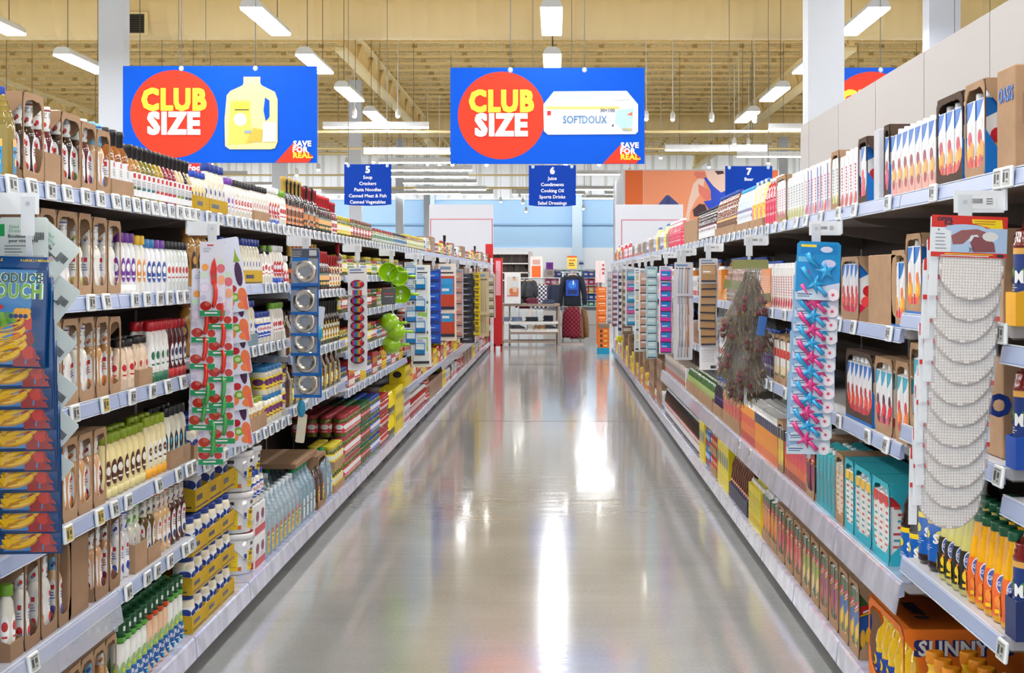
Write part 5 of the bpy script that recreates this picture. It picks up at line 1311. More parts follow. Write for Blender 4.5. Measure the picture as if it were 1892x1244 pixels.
sdeco(a, Y + .02, [('rect', 1155, 1437, 315, 378, OG), ('rect', 1188, 1420, 315, 430, PE), ('rect', 1155, 1188, 378, 430, OG), ('rect', 1188, 1189, 315, 378, SK),
    ('poly', [(1216, 378.5), (1231, 361), (1236, 361), (1256, 379), (1258, 430), (1214, 430)], JN), ('poly', [(1230, 379), (1232, 366), (1238, 366), (1239, 379)], NAVY),
    ('poly', [(1262, 430), (1272, 372), (1281, 340), (1290, 330), (1302, 331), (1298, 352), (1284, 372), (1275, 392), (1272, 430)], SK), ('poly', [(1290, 340), (1310, 352), (1314, 366), (1306, 371), (1298, 366), (1291, 356)], SK2),
    ('poly', [(1284, 318), (1303, 318), (1303, 326), (1288, 330), (1282, 322)], SK2), ('poly', [(1302, 315), (1340, 315), (1344, 360), (1330, 356), (1310, 338)], SK), ('poly', [(1300, 328), (1305, 328), (1318, 344), (1332, 356), (1346, 350), (1346, 400), (1318, 400), (1300, 372), (1314, 370), (1313, 352)], BLT),
    ('poly', [(1320, 316), (1336, 316), (1338, 321), (1326, 323)], HAIR), ('poly', [(1280, 388), (1292, 377), (1302, 378), (1308, 392), (1300, 400), (1282, 400)], HAIR)])
obj('mural_print', a, t)
a = MB(); sdeco(a, Y - .02, [('rect', 1144, 1262, 378, 402, HB)]); 

# ================================================================ far end of the aisle
REDP = mat((206, 24, 28), .35)
def pbox(b, x0, x1, y0, y1, Y, d, m):
    s = Y / F; return b.box((x0 - CX) * s, (x1 - CX) * s, Y, Y + d, EYE - (y1 - CY) * s, EYE - (y0 - CY) * s, m)
t = thing('end_display', 'tall red display frame at the far end of the left run', 'display')
Y = 36.4; b = MB(); pbox(b, 912, 928, 477, 636, Y, .25, REDP); obj('red_body', b, t)
b = MB(); 
for x in (912, 924.5): pbox(b, x, x + 3.5, 636, 650.0, Y, .25, REDP)
pbox(b, 912, 928, 636, 640, Y, .25, REDP)
obj('feet', b, t); b = MB(); pbox(b, 916, 925, 482, 546, Y - .005, .004, mat((240, 170, 180), .4)); obj('pink_panel', b, t)
t = thing('end_sign', 'red square sign above the far end of the left run', 'sign'); b = MB(); pbox(b, 897, 911, 451, 477, 37.5, .03, REDP); obj('panel', b, t)
obj('post', MB().box((904 - CX) * 37.5 / F - .02, (904 - CX) * 37.5 / F + .02, 37.53, 37.57, 0, 2.3, REDP), t)
# clothes table
WD = mat((156, 138, 126), .5); LIN = mat((236, 232, 230), .5)
Y = 39.5; s = Y / F; D = .9
t = thing('display_table', 'wooden three-tier clothes table at the end of the aisle', 'table')
for n, y0, y1, x0, x1, m in (('table_top', 561.5, 566, 926, 1034.5, WD), ('middle_shelf', 594.5, 598.5, 929, 1031, LIN), ('lower_shelf', 610.5, 613.5, 943, 1031, LIN), ('bottom_rail', 614, 618, 940, 1028, WD), ('base_board', 630, 634, 929, 1026, WD)):
    obj(n, pbox(MB(), x0, x1, y0, y1, Y, D, m), t)
for x in (928, 940, 1027.5, 1031.5):
    q = MB(); pbox(q, x, x + 3, 565, 639, Y + (0 if x < 935 or x > 1030 else D - .05), .05, WD); obj('leg', q, t)
def stack(x0, x1, ybot, Y, cols, label, hpx=2.6, d=.35):
    s = Y / F; c = ((x0 + x1) / 2 - CX) * s; w = (x1 - x0) * s; z = EYE - (ybot - CY) * s + .003
    for i, cl in enumerate(cols):
        b = MB(); h = hpx * s; w2 = w * (1 - .06 * (i % 2))
        b.lathe([(.46, 0), (.5, .2 * h), (.5, .75 * h), (.45, h)], mat(cl, .9, kind='cloth'), 16, w2, d, (0, 0, 0), 4)
        o = obj('folded_garment', b, None, loc=(c + .012 * (i % 2), Y + d / 2 + .04, z + i * h * 1.02))
        tag(o, '%s folded garment, %s from the bottom, %s' % (label[0], ordw(i).replace('nearest', 'first'), label[1]), 'clothes', 'folded garments on the far table')
stack(944, 966, 561.5, Y, [(40, 90, 104)] * 3, ('teal', 'left on the table top')); stack(971, 994, 561.5, Y, [(120, 50, 74)] * 4, ('burgundy', 'middle of the table top'), 2.4)
stack(1001, 1024, 561.5, Y, [(60, 70, 100), (90, 100, 130), (50, 60, 90)], ('navy checked', 'right on the table top'), 2.2)
stack(928, 940, 594.5, Y, [(120, 140, 168)] * 3, ('pale denim', 'far left of the middle shelf')); stack(944, 964, 594.5, Y, [(130, 150, 176), (110, 130, 160), (120, 140, 170)], ('light denim', 'left of the middle shelf'))
stack(970, 994, 594.5, Y, [(50, 54, 66)] * 3, ('charcoal', 'centre of the middle shelf')); stack(1003, 1022, 594.5, Y, [(36, 38, 54)] * 4, ('dark navy', 'right of the middle shelf'))
# shoes on the lower shelf
def shoe(x, y, Y, cl, sole, label, L=.26, boot=False, rz=0.3):
    s = Y / F; b = MB(); so = MB(); m = mat(cl, .6)
    so.prism([(-L / 2, 0), (L / 2, 0), (L / 2 + .01, .02), (L / 2 - .01, .03), (-L / 2, .03)], 1, -.045, .045, mat(sole, .5))
    top = [(-L / 2 + .005, .03), (L / 2 - .005, .03), (L / 2 - .01, .06), (L / 5, .09), (0, .2 if boot else .11), (-L / 2 + .02, .24 if boot else .12)]
    b.prism(top, 1, -.04, .04, m)
    t = thing('boot' if boot else 'shoe', label, 'shoes', ((x - CX) * s, Y + .12, EYE - (y - CY) * s + .002), rz, 'shoes in the far clothing area')
    obj('upper', b, t); obj('sole', so, t)
for i, (x, cl, so) in enumerate(((952, (60, 62, 70), (230, 230, 230)), (960, (70, 70, 78), (230, 230, 230)), (983, (200, 196, 190), (240, 240, 240)), (997, (170, 130, 90), (230, 220, 200)), (1006, (176, 136, 96), (230, 220, 200)), (1018, (60, 60, 66), (240, 240, 240)))):
    shoe(x, 610.3, 39.55, cl, so, '%s shoe from the left on the lower table shelf' % ordw(i).replace('nearest', 'first'))
# poster frame on the table
t = thing('poster_stand', 'white framed poster of a child with an orange basket', 'poster'); Y = 39.45
b = MB(); pbox(b, 932, 962, 505, 561.3, Y, .03, mat((244, 244, 246), .4)); obj('frame', b, t)
a = MB(); sdeco(a, Y, [('rect', 936.5, 958, 512, 547, mat((226, 220, 214), .5)), ('rect', 936.5, 958, 546, 547.5, SR), ('poly', circ(950, 516, 3, 12), mat((224, 180, 150), .5)), ('poly', [(946, 520), (954, 520), (956, 530), (944, 530)], mat((220, 224, 230), .5)),
    ('poly', [(942, 533), (958, 533), (958, 545), (943, 545), (941, 539)], mat((224, 130, 70), .5)), ('poly', [(947, 531), (956, 531), (955, 540), (948, 540)], mat((236, 200, 180), .5)), ('poly', [(947, 513.5), (953, 513.5), (952, 512.3), (948, 512.3)], HAIR)]); obj('picture', a, t)
# garments on hangers: a rounded body with sleeves and folds
def garment(name, x, ytop, w, h, Y, cl, label, kind='shirt', print_=None, check=None, long_sleeve=True, rz=0.0, zl=None):
    s = Y / F; W = w * s; H = h * s
    t = thing(name, label, 'clothes', ((x - CX) * s, Y, EYE - (ytop - CY) * s), rz)
    m = mat(cl, .9, kind='cloth'); b = MB(); rings = []
    if check:
        m = bpy.data.materials.new('checked_cloth'); m.use_nodes = True; nt = m.node_tree; bs = nt.nodes['Principled BSDF']; bs.inputs['Roughness'].default_value = .9
        tc = nt.nodes.new('ShaderNodeTexCoord'); ck = nt.nodes.new('ShaderNodeTexChecker'); ck.inputs['Scale'].default_value = check[0]
        ck.inputs['Color1'].default_value = tuple(lin(v) for v in cl) + (1,); ck.inputs['Color2'].default_value = tuple(lin(v) for v in check[1]) + (1,)
        mp = nt.nodes.new('ShaderNodeMapping'); mp.inputs['Scale'].default_value = (1, 0, 1); mp.inputs['Location'].default_value = (.013, .5, .017)
        nt.links.new(tc.outputs['Object'], mp.inputs['Vector']); nt.links.new(mp.outputs['Vector'], ck.inputs['Vector']); nt.links.new(ck.outputs['Color'], bs.inputs['Base Color'])
    body_w = .30 if long_sleeve else .38
    for i in range(9):
        f = i / 8; zz = -H * .05 - H * .92 * f; ww = W * (.16 + (body_w - .16) * min(1, (f * 5) ** .6)) + (W * .05 * f if kind != 'sweater' else 0); dd = .05 + .05 * min(1, f * 3)
        rings.append([((ww * (1 if kind else 1)) * math.cos(a) * (1 + .03 * math.sin(5 * a + i)), dd * math.sin(a) * (1 + .12 * math.sin(7 * a)), zz) for a in [2 * math.pi * k / 28 for k in range(28)]])
    b.loft(rings[::-1], m); obj('body', b, t)
    if long_sleeve:
        for sd in (-1, 1):
            q = MB(); q.tube([(sd * W * .17, 0, -H * .09), (sd * W * .30, 0, -H * .16), (sd * W * .39, -.01, -H * .40), (sd * W * .44, -.02, -H * .70), (sd * W * .45, -.02, -H * .93)], [.06, .075, .07, .062, .05], m, 10); obj('sleeve', q, t)
    hg = MB(); hg.tube([(-W * .2, 0, -H * .075), (-W * .06, 0, -H * .02), (W * .06, 0, -H * .02), (W * .2, 0, -H * .075)], .014, mat((214, 176, 136), .5), 8)
    hg.tube([(0, 0, -H * .02), (0, 0, .02), (.02, 0, .05), (0, 0, .075), (-.02, 0, .06)], .005, STEEL, 6); obj('hanger', hg, t)
    if print_:
        q = MB(); deco(q, plane_wrap((0, -.118, 0), (1, 0, 0), (0, 0, 1)), print_); obj('chest_print', q, t)
    return t
Y = 40.2
garment('sweater', 1058, 506, 50, 62, Y, (26, 30, 44), 'black sweater with blue print hanging at the aisle end', 'sweater', [('rect', -.16, .14, -.52, -.14, P(20, 70, 170)), ('ell', -.01, -.26, .10, .09, P(40, 120, 220)), ('rect', -.12, .10, -.48, -.38, P(14, 40, 100)), ('rect', .0, .03, -.26, -.16, P(230, 230, 230))])
garment('plaid_shirt', 1056, 564, 42, 62, Y - .05, (150, 20, 50), 'red and black plaid shirt hanging below the black sweater', 'shirt', None, (20, (50, 20, 30)), False)
garment('brown_jacket', 1066, 566, 40, 62, Y + .22, (130, 92, 60), 'brown jacket hanging behind the red plaid shirt', 'shirt')
garment('plaid_shirt', 996, 523, 34, 50, Y + 1.2, (230, 230, 236), 'white and navy plaid shirt behind the clothes table', 'shirt', None, (20, (60, 62, 80)))
garment('plaid_shirt', 969, 522, 30, 50, Y + 1.3, (120, 20, 40), 'dark red plaid shirt behind the poster', 'shirt', None, (20, (50, 16, 24)))
garment('dark_hoodie', 978, 518, 26, 32, Y + 1.1, (60, 62, 68), 'charcoal hooded top hanging left of the plaid shirt', 'shirt')
garment('dark_jacket', 968, 518, 22, 34, Y + 1.15, (28, 26, 30), 'black jacket hanging nearest the poster', 'shirt')
garment('dark_jacket', 1026, 524, 34, 44, Y + 1.2, (40, 46, 70), 'navy jacket hanging behind the table beside the black sweater', 'shirt')
t = thing('garment_rack', 'chrome and wood rack holding the sweater and plaid shirt', 'rack'); s = Y / F
for x in (1040, 1072): obj('post', MB().cyl(((x - CX) * s, Y + .09, .02), ((x - CX) * s, Y + .09, 1.70), .016, STEEL, 8), t)
obj('crossbar', MB().cyl(((1036 - CX) * s, Y + .09, 1.70), ((1076 - CX) * s, Y + .09, 1.70), .014, STEEL, 8), t)
obj('foot_bar', MB().box((1034 - CX) * s, (1078 - CX) * s, Y - .1, Y + .3, 0, .035, mat((190, 176, 170), .5)), t)
obj('shirt_bar', MB().cyl(((1056 - CX) * s, Y + .09, .95), ((1056 - CX) * s, Y - .08, .95), .012, STEEL, 8), t)
t = thing('garment_rail', 'steel rail of shirts standing behind the clothes table', 'rack')
for x in (956, 1034): obj('post', MB().cyl(((x - CX) * s, Y + 1.2, 0), ((x - CX) * s, Y + 1.2, 1.56), .018, STEEL, 8), t)
obj('rail', MB().cyl(((956 - CX) * s, Y + 1.2, 1.56), ((1034 - CX) * s, Y + 1.2, 1.56), .016, STEEL, 8), t)
# shoe shelf behind
Y = 44.0; s = Y / F; SHM = mat((232, 228, 226), .5)
t = thing('shoe_shelf', 'white shelf of dark boots behind the clothes table', 'shelving')
obj('back_panel', pbox(MB(), 905, 983, 470, 560, Y + .5, .03, mat((120, 110, 110), .6)), t)
for y in (468, 486, 503, 517): obj('shelf_board', pbox(MB(), 905, 978, y, y + 2.2, Y, .5, SHM), t)
obj('side_panel', pbox(MB(), 976, 983, 465, 626, Y, .55, mat((200, 190, 190), .5)), t); obj('side_panel', pbox(MB(), 903, 906, 465, 626, Y, .55, SHM), t)
n = 0
for yb, xs in ((486, (916, 924, 932, 941, 949, 957, 964, 971)), (503, (916, 926, 936, 946, 958, 968)), (517, (970,))):
    for x in xs:
        shoe(x, yb, Y + .05, (50, 42, 38) if n % 2 else (70, 56, 46), (34, 30, 28), '%s dark boot on the white shoe shelf counting from top left' % ordw(n).replace('nearest', 'first'), .24, True, .2); n += 1
# sign holders, packages and low gondola behind
def flat_sign(x0, x1, y0, y1, Y, cl, label, its, holder=True, zfoot=None):
    t = thing('sign_holder', label, 'sign'); obj('card', pbox(MB(), x0, x1, y0, y1, Y, .02, mat(cl, .45)), t)
    a = MB(); sdeco(a, Y, its); obj('print', a, t)
    s = Y / F; c = ((x0 + x1) / 2 - CX) * s; obj('post', MB().cyl((c, Y + .03, 0 if zfoot is None else zfoot), (c, Y + .03, EYE - (y0 - CY) * s), .01, STEEL, 6), t)
flat_sign(1048, 1066, 473, 497, 40.6, (250, 214, 90), 'yellow price sign above the black sweater', [('rect', 1048, 1066, 473, 476, mat((226, 90, 40), .5)), ('rect', 1051, 1063, 480, 482, mat((220, 90, 50), .5)), ('rect', 1051, 1060, 486, 487.5, INK), ('rect', 1051, 1062, 490, 491, INK)])
flat_sign(1068, 1080, 481, 492, 52, (226, 236, 246), 'small white and blue price sign far right of the yellow one', [('rect', 1070, 1078, 485, 489, mat((60, 90, 160), .5))])
flat_sign(980, 1002, 474, 515, 43.2, (246, 236, 232), 'white and orange sign stand beside the shoe shelf', [('rect', 982.5, 999, 491.5, 512.5, mat((250, 110, 40), .5)), ('rect', 984, 998, 480, 489, mat((220, 170, 160), .5))])
Y = 56.0
t = thing('low_gondola', 'white gondola of packages far behind the sweater', 'shelving'); obj('back_panel', pbox(MB(), 1004, 1112, 498, 588, Y + .5, .03, mat((236, 232, 236), .5)), t)
for y in (513, 527, 541, 555, 566): obj('shelf_board', pbox(MB(), 1004, 1112, y, y + 1.6, Y, .5, SHM), t)
obj('base', pbox(MB(), 1004, 1112, 574, 600, Y, .5, SHM), t)
pk = [((40, 140, 150), 498), ((210, 60, 110), 513.5), ((40, 90, 180), 541.5), ((60, 160, 150), 556)]
n = 0
for row, (y0, y1, cols) in enumerate(((500, 513, [(30, 130, 140), (60, 90, 190), (70, 80, 180)]), (515, 527, [(200, 60, 110), (230, 120, 160)]), (529, 541, [(240, 200, 60), (220, 80, 120)]), (543, 555, [(40, 80, 170), (60, 110, 190)]), (557, 566, [(60, 170, 150), (120, 190, 180)]))):
    for i in range(10):
        x = 1008 + i * 10; b = MB(); pbox(b, x, x + 9, y0 + (i % 3), y1, Y + .05, .35, mat(cols[i % len(cols)], .5)); pbox(b, x + 1.5, x + 7.5, (y0 + y1) / 2 - 1.5, (y0 + y1) / 2 + 2, Y + .045, .01, WHITE)
        tag(obj('package', b), 'package on the far gondola, shelf %s from the top, %s from the left' % (['one', 'two', 'three', 'four', 'five'][row], ordw(i).replace('nearest', 'first')), 'package', 'packages on the far gondola')
for i, (x0, x1, y0, y1, Yd, cl, lb) in enumerate(((1009, 1022, 485, 498, 55.9, (150, 60, 190), 'purple carton on top of the far gondola'), (1008, 1024, 498, 513, 55.6, (206, 190, 186), 'beige portrait box left end of the far gondola'))):
    b = MB(); pbox(b, x0, x1, y0, y1, Yd, .3, mat(cl, .5)); pbox(b, x0 + 3, x1 - 3, y0 + 3, y1 - 4, Yd - .004, .01, mat([v * .8 for v in cl], .5)); tag(obj('carton_box', b), lb, 'box')
# orange cartons at the far right
Y = 35.3; s = Y / F
for i in range(8):
    y1 = 636 - i * 13.2; b = MB(); pbox(b, 1102.5, 1122, y1 - 12.6, y1, Y + .3, .3, mat((246, 116, 16), .5, kind='carton_print')); pbox(b, 1106, 1118, y1 - 10, y1 - 8, Y + .295, .01, mat((255, 220, 190), .5)); pbox(b, 1108, 1120, y1 - 5, y1 - 4, Y + .295, .01, mat((255, 200, 150), .5))
    tag(obj('orange_carton', b), 'orange carton in the far right tower, %s from the bottom' % ordw(i).replace('nearest', 'first'), 'box', 'orange cartons in the far tower')
t = thing('carton_stand', 'white stand under the tower of orange cartons', 'stand'); obj('stand_body', pbox(MB(), 1102.5, 1122, 636.1, 655, Y + .3, .3, HB), t)
for i in range(4):
    y1 = 643 - i * 9; b = MB(); pbox(b, 1105, 1126, y1 - 8.6, y1, Y, .25, mat((236, 120, 30), .5, kind='carton_print')); pbox(b, 1109, 1113, y1 - 6.5, y1 - 2, Y - .004, .01, mat((60, 40, 34), .5)); pbox(b, 1116, 1122, y1 - 5, y1 - 3, Y - .004, .01, mat((250, 220, 120), .5))
    tag(obj('snack_carton', b), 'small orange carton on the blue base, %s from the bottom' % ordw(i).replace('nearest', 'first'), 'box', 'snack cartons on the blue base')
b = MB(); pbox(b, 1105, 1126, 599, 607, Y, .25, mat((150, 120, 96), .5)); pbox(b, 1107, 1124, 596, 599, Y + .02, .2, mat((190, 170, 150), .5)); tag(obj('jar_tray', b), 'brown tray of jars topping the small orange cartons', 'tray')
b = MB(); b.box((1103 - CX) * s, (1126 - CX) * s, Y - .01, Y + .27, 0, EYE - (643 - CY) * s, mat((0, 150, 190), .5)); tag(obj('blue_crate', b), 'turquoise base box on the floor at the far right', 'box')
t = thing('end_sign', 'white and red sign boards above the orange carton tower', 'sign')
for x in (1100, 1109): obj('panel', pbox(MB(), x, x + 8.5, 482, 522, Y + .8, .03, mat((244, 226, 228), .5)), t)
a = MB(); sdeco(a, Y + .8, [('rect', 1113, 1116, 488, 492, RED), ('rect', 1112, 1117, 496, 499, RED), ('rect', 1113, 1116, 503, 507, RED)]); obj('print', a, t)
obj('post', MB().cyl(((1108 - CX) * s, Y + .85, 0), ((1108 - CX) * s, Y + .85, 1.9), .015, STEEL, 6), t)
# ================================================================ goods hanging on strips from arms on the top shelves
HANG = mat((236, 240, 246), .15, alpha=.78, coat=.5); FILM = mat((240, 244, 250), .05, alpha=.09, coat=1.0, kind='film'); ARM = mat((232, 234, 238), .4)
CARDW = mat((232, 234, 242), .35, coat=.3)
def hanger(side, Y, what, L=.95):
    X = XL + .013 if side < 0 else XR - .013; s = 1 if side < 0 else -1
    t = thing('strip_hanger', 'white arm and clear strip carrying the %s' % what, 'hanger', (X, Y, 1.895 - .045), 0 if side < 0 else math.pi)
    a = MB(); a.box(0, .125, -.0015, .0015, -.055, .0, ARM); a.box(-.004, .002, -.02, .02, -.05, .03, ARM); obj('arm', a, t)
    f = -1 if side < 0 else 1
    b = MB(); b.box(.080, .115, f * .002, f * .0035, -.11, -.01, HANG); b.prism([(0, -.11), (-f * .19, -L), (-f * .193, -L), (-f * .003, -.11)], 0, .090, .105, HANG); obj('clear_strip', b, t)
    b = MB(); b.cyl((.0975, -.004, -.028), (.0975, .004, -.028), .006, STEEL, 10); obj('screw', b, t)
    if side > 0:
        b = MB(); deco(b, plane_wrap((0, .002, 0), (-1, 0, 0), (0, 0, 1)), [('rect', -.09, -.02, -.046, -.014, WHITE)] + [('rect', -.085 + i * .004, -.083 + i * .004, -.032, -.02, INK) for i in range(8)] + lines(-.045, -.024, -.02, 3, .006)); obj('price_label', b, t)
    return X + s * .0975
FRONT = lambda off=0.0: plane_wrap((0, off, 0), (1, 0, 0), (0, 0, 1))   # faces the camera end of the aisle
def pack(side, Y, X, z, parts, name, label, cat, group, tilt=0.0, yaw=0.0, lean=0.0):
    t = thing(name, label, cat, (X, Y, z), 0, group); t.rotation_euler = (lean, tilt, yaw)
    for n, me in parts: link(n, me, t)
    return t
def card(w, h, m=CARDW, th=.0012, hole=True, corner=.006):
    b = MB(); pts = [(-w / 2 + corner, 0), (w / 2 - corner, 0), (w / 2, -corner), (w / 2, -h + corner), (w / 2 - corner, -h), (-w / 2 + corner, -h), (-w / 2, -h + corner), (-w / 2, -corner)]
    b.prism(pts, 1, 0, th, m); return b
def crescent(cx, cy, r, k, rot=0.0, n=9):
    out = []
    for i in range(n): a = math.pi * (1.08 + .84 * i / (n - 1)); out.append((cx + r * math.cos(a), cy + r * .50 * math.sin(a)))
    for i in range(n): a = math.pi * (1.92 - .84 * i / (n - 1)); out.append((cx + r * .96 * math.cos(a), cy + r * .50 * k * math.sin(a) + r * .04))
    c, s = math.cos(rot), math.sin(rot)
    return [(cx + (x - cx) * c - (y - cy) * s, cy + (x - cx) * s + (y - cy) * c) for x, y in out]

# ---- produce pouches
Yp = 4.36; Xp = hanger(-1, Yp, 'produce pouches'); s = Yp / F
xc = (33 - CX) * s; zt = EYE - (474 - CY) * s; w, h = .172, .284
def pouch_parts(full):
    b = MB(); BL = G(0, 62, 120); PB = G(60, 130, 190)
    rings = []
    for i in range(7):
        t = i / 6; th = .002 + .005 * math.sin(math.pi * t)
        rings.append([(w / 2 * math.cos(a) if abs(math.cos(a)) > .01 else 0, -.003 - th / 2 + th / 2 * math.sin(a), -h * t) for a in [2 * math.pi * k / 16 for k in range(16)]])
    b.loft(rings[::-1], BL)
    p = MB(); th = lambda v: .0025 + .005 * math.sin(math.pi * min(1, max(0, -v / h)))
    wr = lambda u, v, o: (u, -.003 - th(v) * (1 - (u / (w / 2)) ** 2 * .9) - o - .0006, v)
    B1, B2, TO, TO2 = G(236, 186, 10), G(190, 130, 10), G(150, 24, 14), G(196, 46, 26)
    its = [('rect', -w * .48, w * .48, -.028, -.001, G(0, 66, 128), 6, 2), ('rect', -w * .44, w * .43, -h * .97, -.034, PB, 8, 8), ('rect', w * .02, w * .47, -h * .985, -h * .52, TO, 6, 4)]
    for i in range(9): its.append(('ell', w * (.09 + .155 * (i % 3)), -h * (.60 + .13 * (i // 3)), .017, .017, TO2 if i % 2 else TO))
    for i in range(3): its.append(('poly', [(w * (.18 + .12 * i) + .006 * math.cos(k * 1.26) * (1 if k % 2 else .35), -h * (.66 + .13 * (i % 2)) + .006 * math.sin(k * 1.26) * (1 if k % 2 else .35)) for k in range(5)], G(50, 90, 30)))
    for i, (cy_, rr) in enumerate(((-.165, .062), (-.185, .066), (-.205, .07), (-.222, .07))): its.append(('poly', crescent(-.03, cy_, rr, .45, .1), B1 if i % 2 else B2)); its.append(('poly', crescent(-.03, cy_ + .004, rr * .97, .62, .1), B1))
    its += [('poly', crescent(-.035, -.215, .060, .25, .05), B2), ('poly', crescent(-.035, -.212, .058, .35, .05), B1), ('poly', crescent(-.038, -.242, .062, .2, .03), B2), ('poly', crescent(-.038, -.238, .060, .35, .03), B1), ('poly', [(-.09, -.155), (-.086, -.15), (-.082, -.163), (-.087, -.168)], G(70, 60, 20))]
    if full:
        for i in range(16): its.append(('ell', -.07 + .014 * (i % 6) + .004 * (i // 6), -.150 - .012 * (i // 6), .008, .008, G(120, 170, 60) if i % 2 else G(90, 150, 40)))
        for i in range(6): its.append(('ell', .012 + .012 * (i % 3), -.140 - .012 * (i // 3), .010, .009, G(240, 170, 40)))
        for i in range(4): its.append(('ell', -.004 + .012 * i, -.152, .006, .006, G(40, 50, 110)))
        its += [('text', 'PRODUCE', .0, -.056, .034, G(230, 240, 230), .045, 0.0, .84), ('text', 'PRODUCE', .0, -.056, .034, G(16, 84, 50), .025, 0.0, .84), ('text', 'POUCH', .002, -.090, .050, G(230, 240, 230), .045, 0.0, .78), ('text', 'POUCH', .002, -.090, .050, G(110, 170, 40), .025, 0.0, .78),
                ('ell', .052, -.066, .011, .010, G(0, 170, 200)), ('poly', [(-.08, -.132), (-.025, -.124), (-.025, -.134), (-.08, -.142)], G(210, 30, 40)), ('text', 'REUSABLE', -.052, -.010, .009, YEL, .02), ('text', '5 LARGE | 5 MEDIUM', .05, -.010, .008, YEL, .02)]
    deco(p, wr, its, .00008)
    return [('bag', b.mesh('bag')), ('print', p.mesh('print'))]
pf, pb_ = pouch_parts(True), pouch_parts(False)
for i in range(10):
    pack(-1, Yp - .012 if i == 0 else Yp + i * .010, xc + (.004 * math.sin(i * 2.1)), zt - i * .0545, pf if i == 0 else pb_, 'produce_pouch', ('front blue produce pouch with full title, bananas and tomatoes' if i == 0 else 'blue produce pouch showing bananas and tomatoes, %s down the left strip' % ordw(i)), 'pouch', 'hanging produce pouches', tilt=.03 if i == 0 else -.02, lean=-.02)
# green and white bottle cards behind the pouches
a = card(.13, .22, mat((222, 232, 230), .35)); a.box(-.055, .055, -.004, 0, -.20, -.10, mat((244, 246, 248), .25, alpha=.7))
p = MB(); deco(p, FRONT(-.0002), [('rect', -.065, -.05, -.05, -.018, P(0, 160, 80)), ('text', 'Salad', -.025, -.025, .013, P(60, 170, 120)), ('text', 'Dressing', -.018, -.036, .012, P(60, 170, 120)), ('text', 'Bouteille', -.018, -.050, .013, INK, .02), ('text', 'pour vinaigrette', .0, -.062, .012, INK, .02)] + lines(-.05, .01, -.075, 4, .008))
deco(p, FRONT(-.0002), [('rect', .028 + i * .0035, .030 + i * .0035, -.06, -.04, INK) for i in range(8)] + [('ell', .02, -.07, .006, .006, P(220, 180, 190)), ('rect', -.06, .06, -.216, -.17, P(190, 220, 206))] + [('rect', .022 + i * .0035, .024 + i * .0035, -.205, -.18, INK) for i in range(9)])
deco(p, FRONT(-.0045), [('rect', .0, .04, -.19, -.155, P(150, 200, 70)), ('rect', .01, .05, -.215, -.195, WHITE)] + [('rect', .012 + i * .004, .014 + i * .004, -.21, -.198, INK) for i in range(8)])
cp = [('card', a.mesh('card')), ('print', p.mesh('print'))]
s2 = 4.52 / F
pack(-1, 4.50, (48 - CX) * s2, EYE - (402 - CY) * s2, cp, 'bottle_card', 'white and green salad dressing bottle card above the pouches', 'package', 'bottle cards behind the pouches')
for i, (x, y) in enumerate(((118, 432), (114, 512), (106, 605), (104, 690), (106, 760), (92, 835))):
    pack(-1, 4.50 + .012 * (i + 1), (x - CX) * s2, EYE - (y - CY) * s2, cp, 'bottle_card', 'tilted white and green bottle card beside the pouches, %s from the top' % ordw(i).replace('nearest', 'first'), 'package', 'bottle cards behind the pouches', tilt=.72 - .06 * (i % 2) - .5 * (i > 3) * 0)
# ---- knives
Yk = 6.7; Xk = hanger(-1, Yk, 'knife packs'); s = Yk / F
def knife_parts(col, dark):
    a = card(.098, .292, mat((222, 222, 236), .3, coat=.4)); p = MB(); GR = P(20, 150, 90)
    its = [('rect', -.049, .049, -.291, -.270, GR), ('ell', -.026, -.252, .023, .019, G(176, 40, 36)), ('ell', -.02, -.244, .011, .009, G(206, 90, 80)), ('ell', .03, -.255, .016, .015, G(196, 60, 56)), ('ell', .028, -.225, .013, .012, P(206, 196, 220)), ('ell', -.036, -.22, .012, .012, P(200, 190, 216)), ('ell', -.03, -.18, .022, .022, P(214, 200, 226)), ('ell', -.03, -.18, .016, .016, P(228, 218, 236)), ('ell', -.028, -.10, .014, .014, P(236, 160, 80)), ('ell', -.034, -.13, .013, .013, P(200, 226, 200)), ('ell', .034, -.08, .014, .016, P(206, 226, 206)),
           ('ell', .034, -.105, .016, .018, P(220, 110, 120)), ('ell', .036, -.15, .014, .02, P(240, 170, 130)), ('rect', -.02, .005, -.016, -.011, RED), ('text', 'paring', -.02, -.026, .012, P(120, 160, 150)), ('text', 'knife', -.024, -.037, .012, P(110, 120, 150)), ('rect', -.03, .02, -.282, -.276, WHITE)]
    deco(p, FRONT(-.0002), its, .0002)
    k = MB(); C = G(*col); k.prism([(.010, -.062), (.018, -.10), (.019, -.165), (-.002, -.170), (-.008, -.12), (-.001, -.082)], 1, -.006, -.002, C)
    k.tube([(.008, -.006, -.165), (.014, -.008, -.19), (.013, -.009, -.22), (.008, -.009, -.245), (.004, -.008, -.258)], [.007, .009, .0095, .009, .006], C, 8); k.prism([(.003, -.125), (.010, -.125), (.011, -.145), (.004, -.147)], 1, -.0068, -.006, mat(dark, .5))
    return [('card', a.mesh('card')), ('print', p.mesh('print')), ('knife', k.mesh('knife'))]
kr, kg = knife_parts((214, 44, 26), (120, 110, 90)), knife_parts((70, 160, 80), (120, 140, 90))
zk = EYE - (447 - CY) * s
kx = [0, .026, -.036, .026, -.042, .024, -.040, .022, -.034, .020, -.050, .024, -.014, -.024]
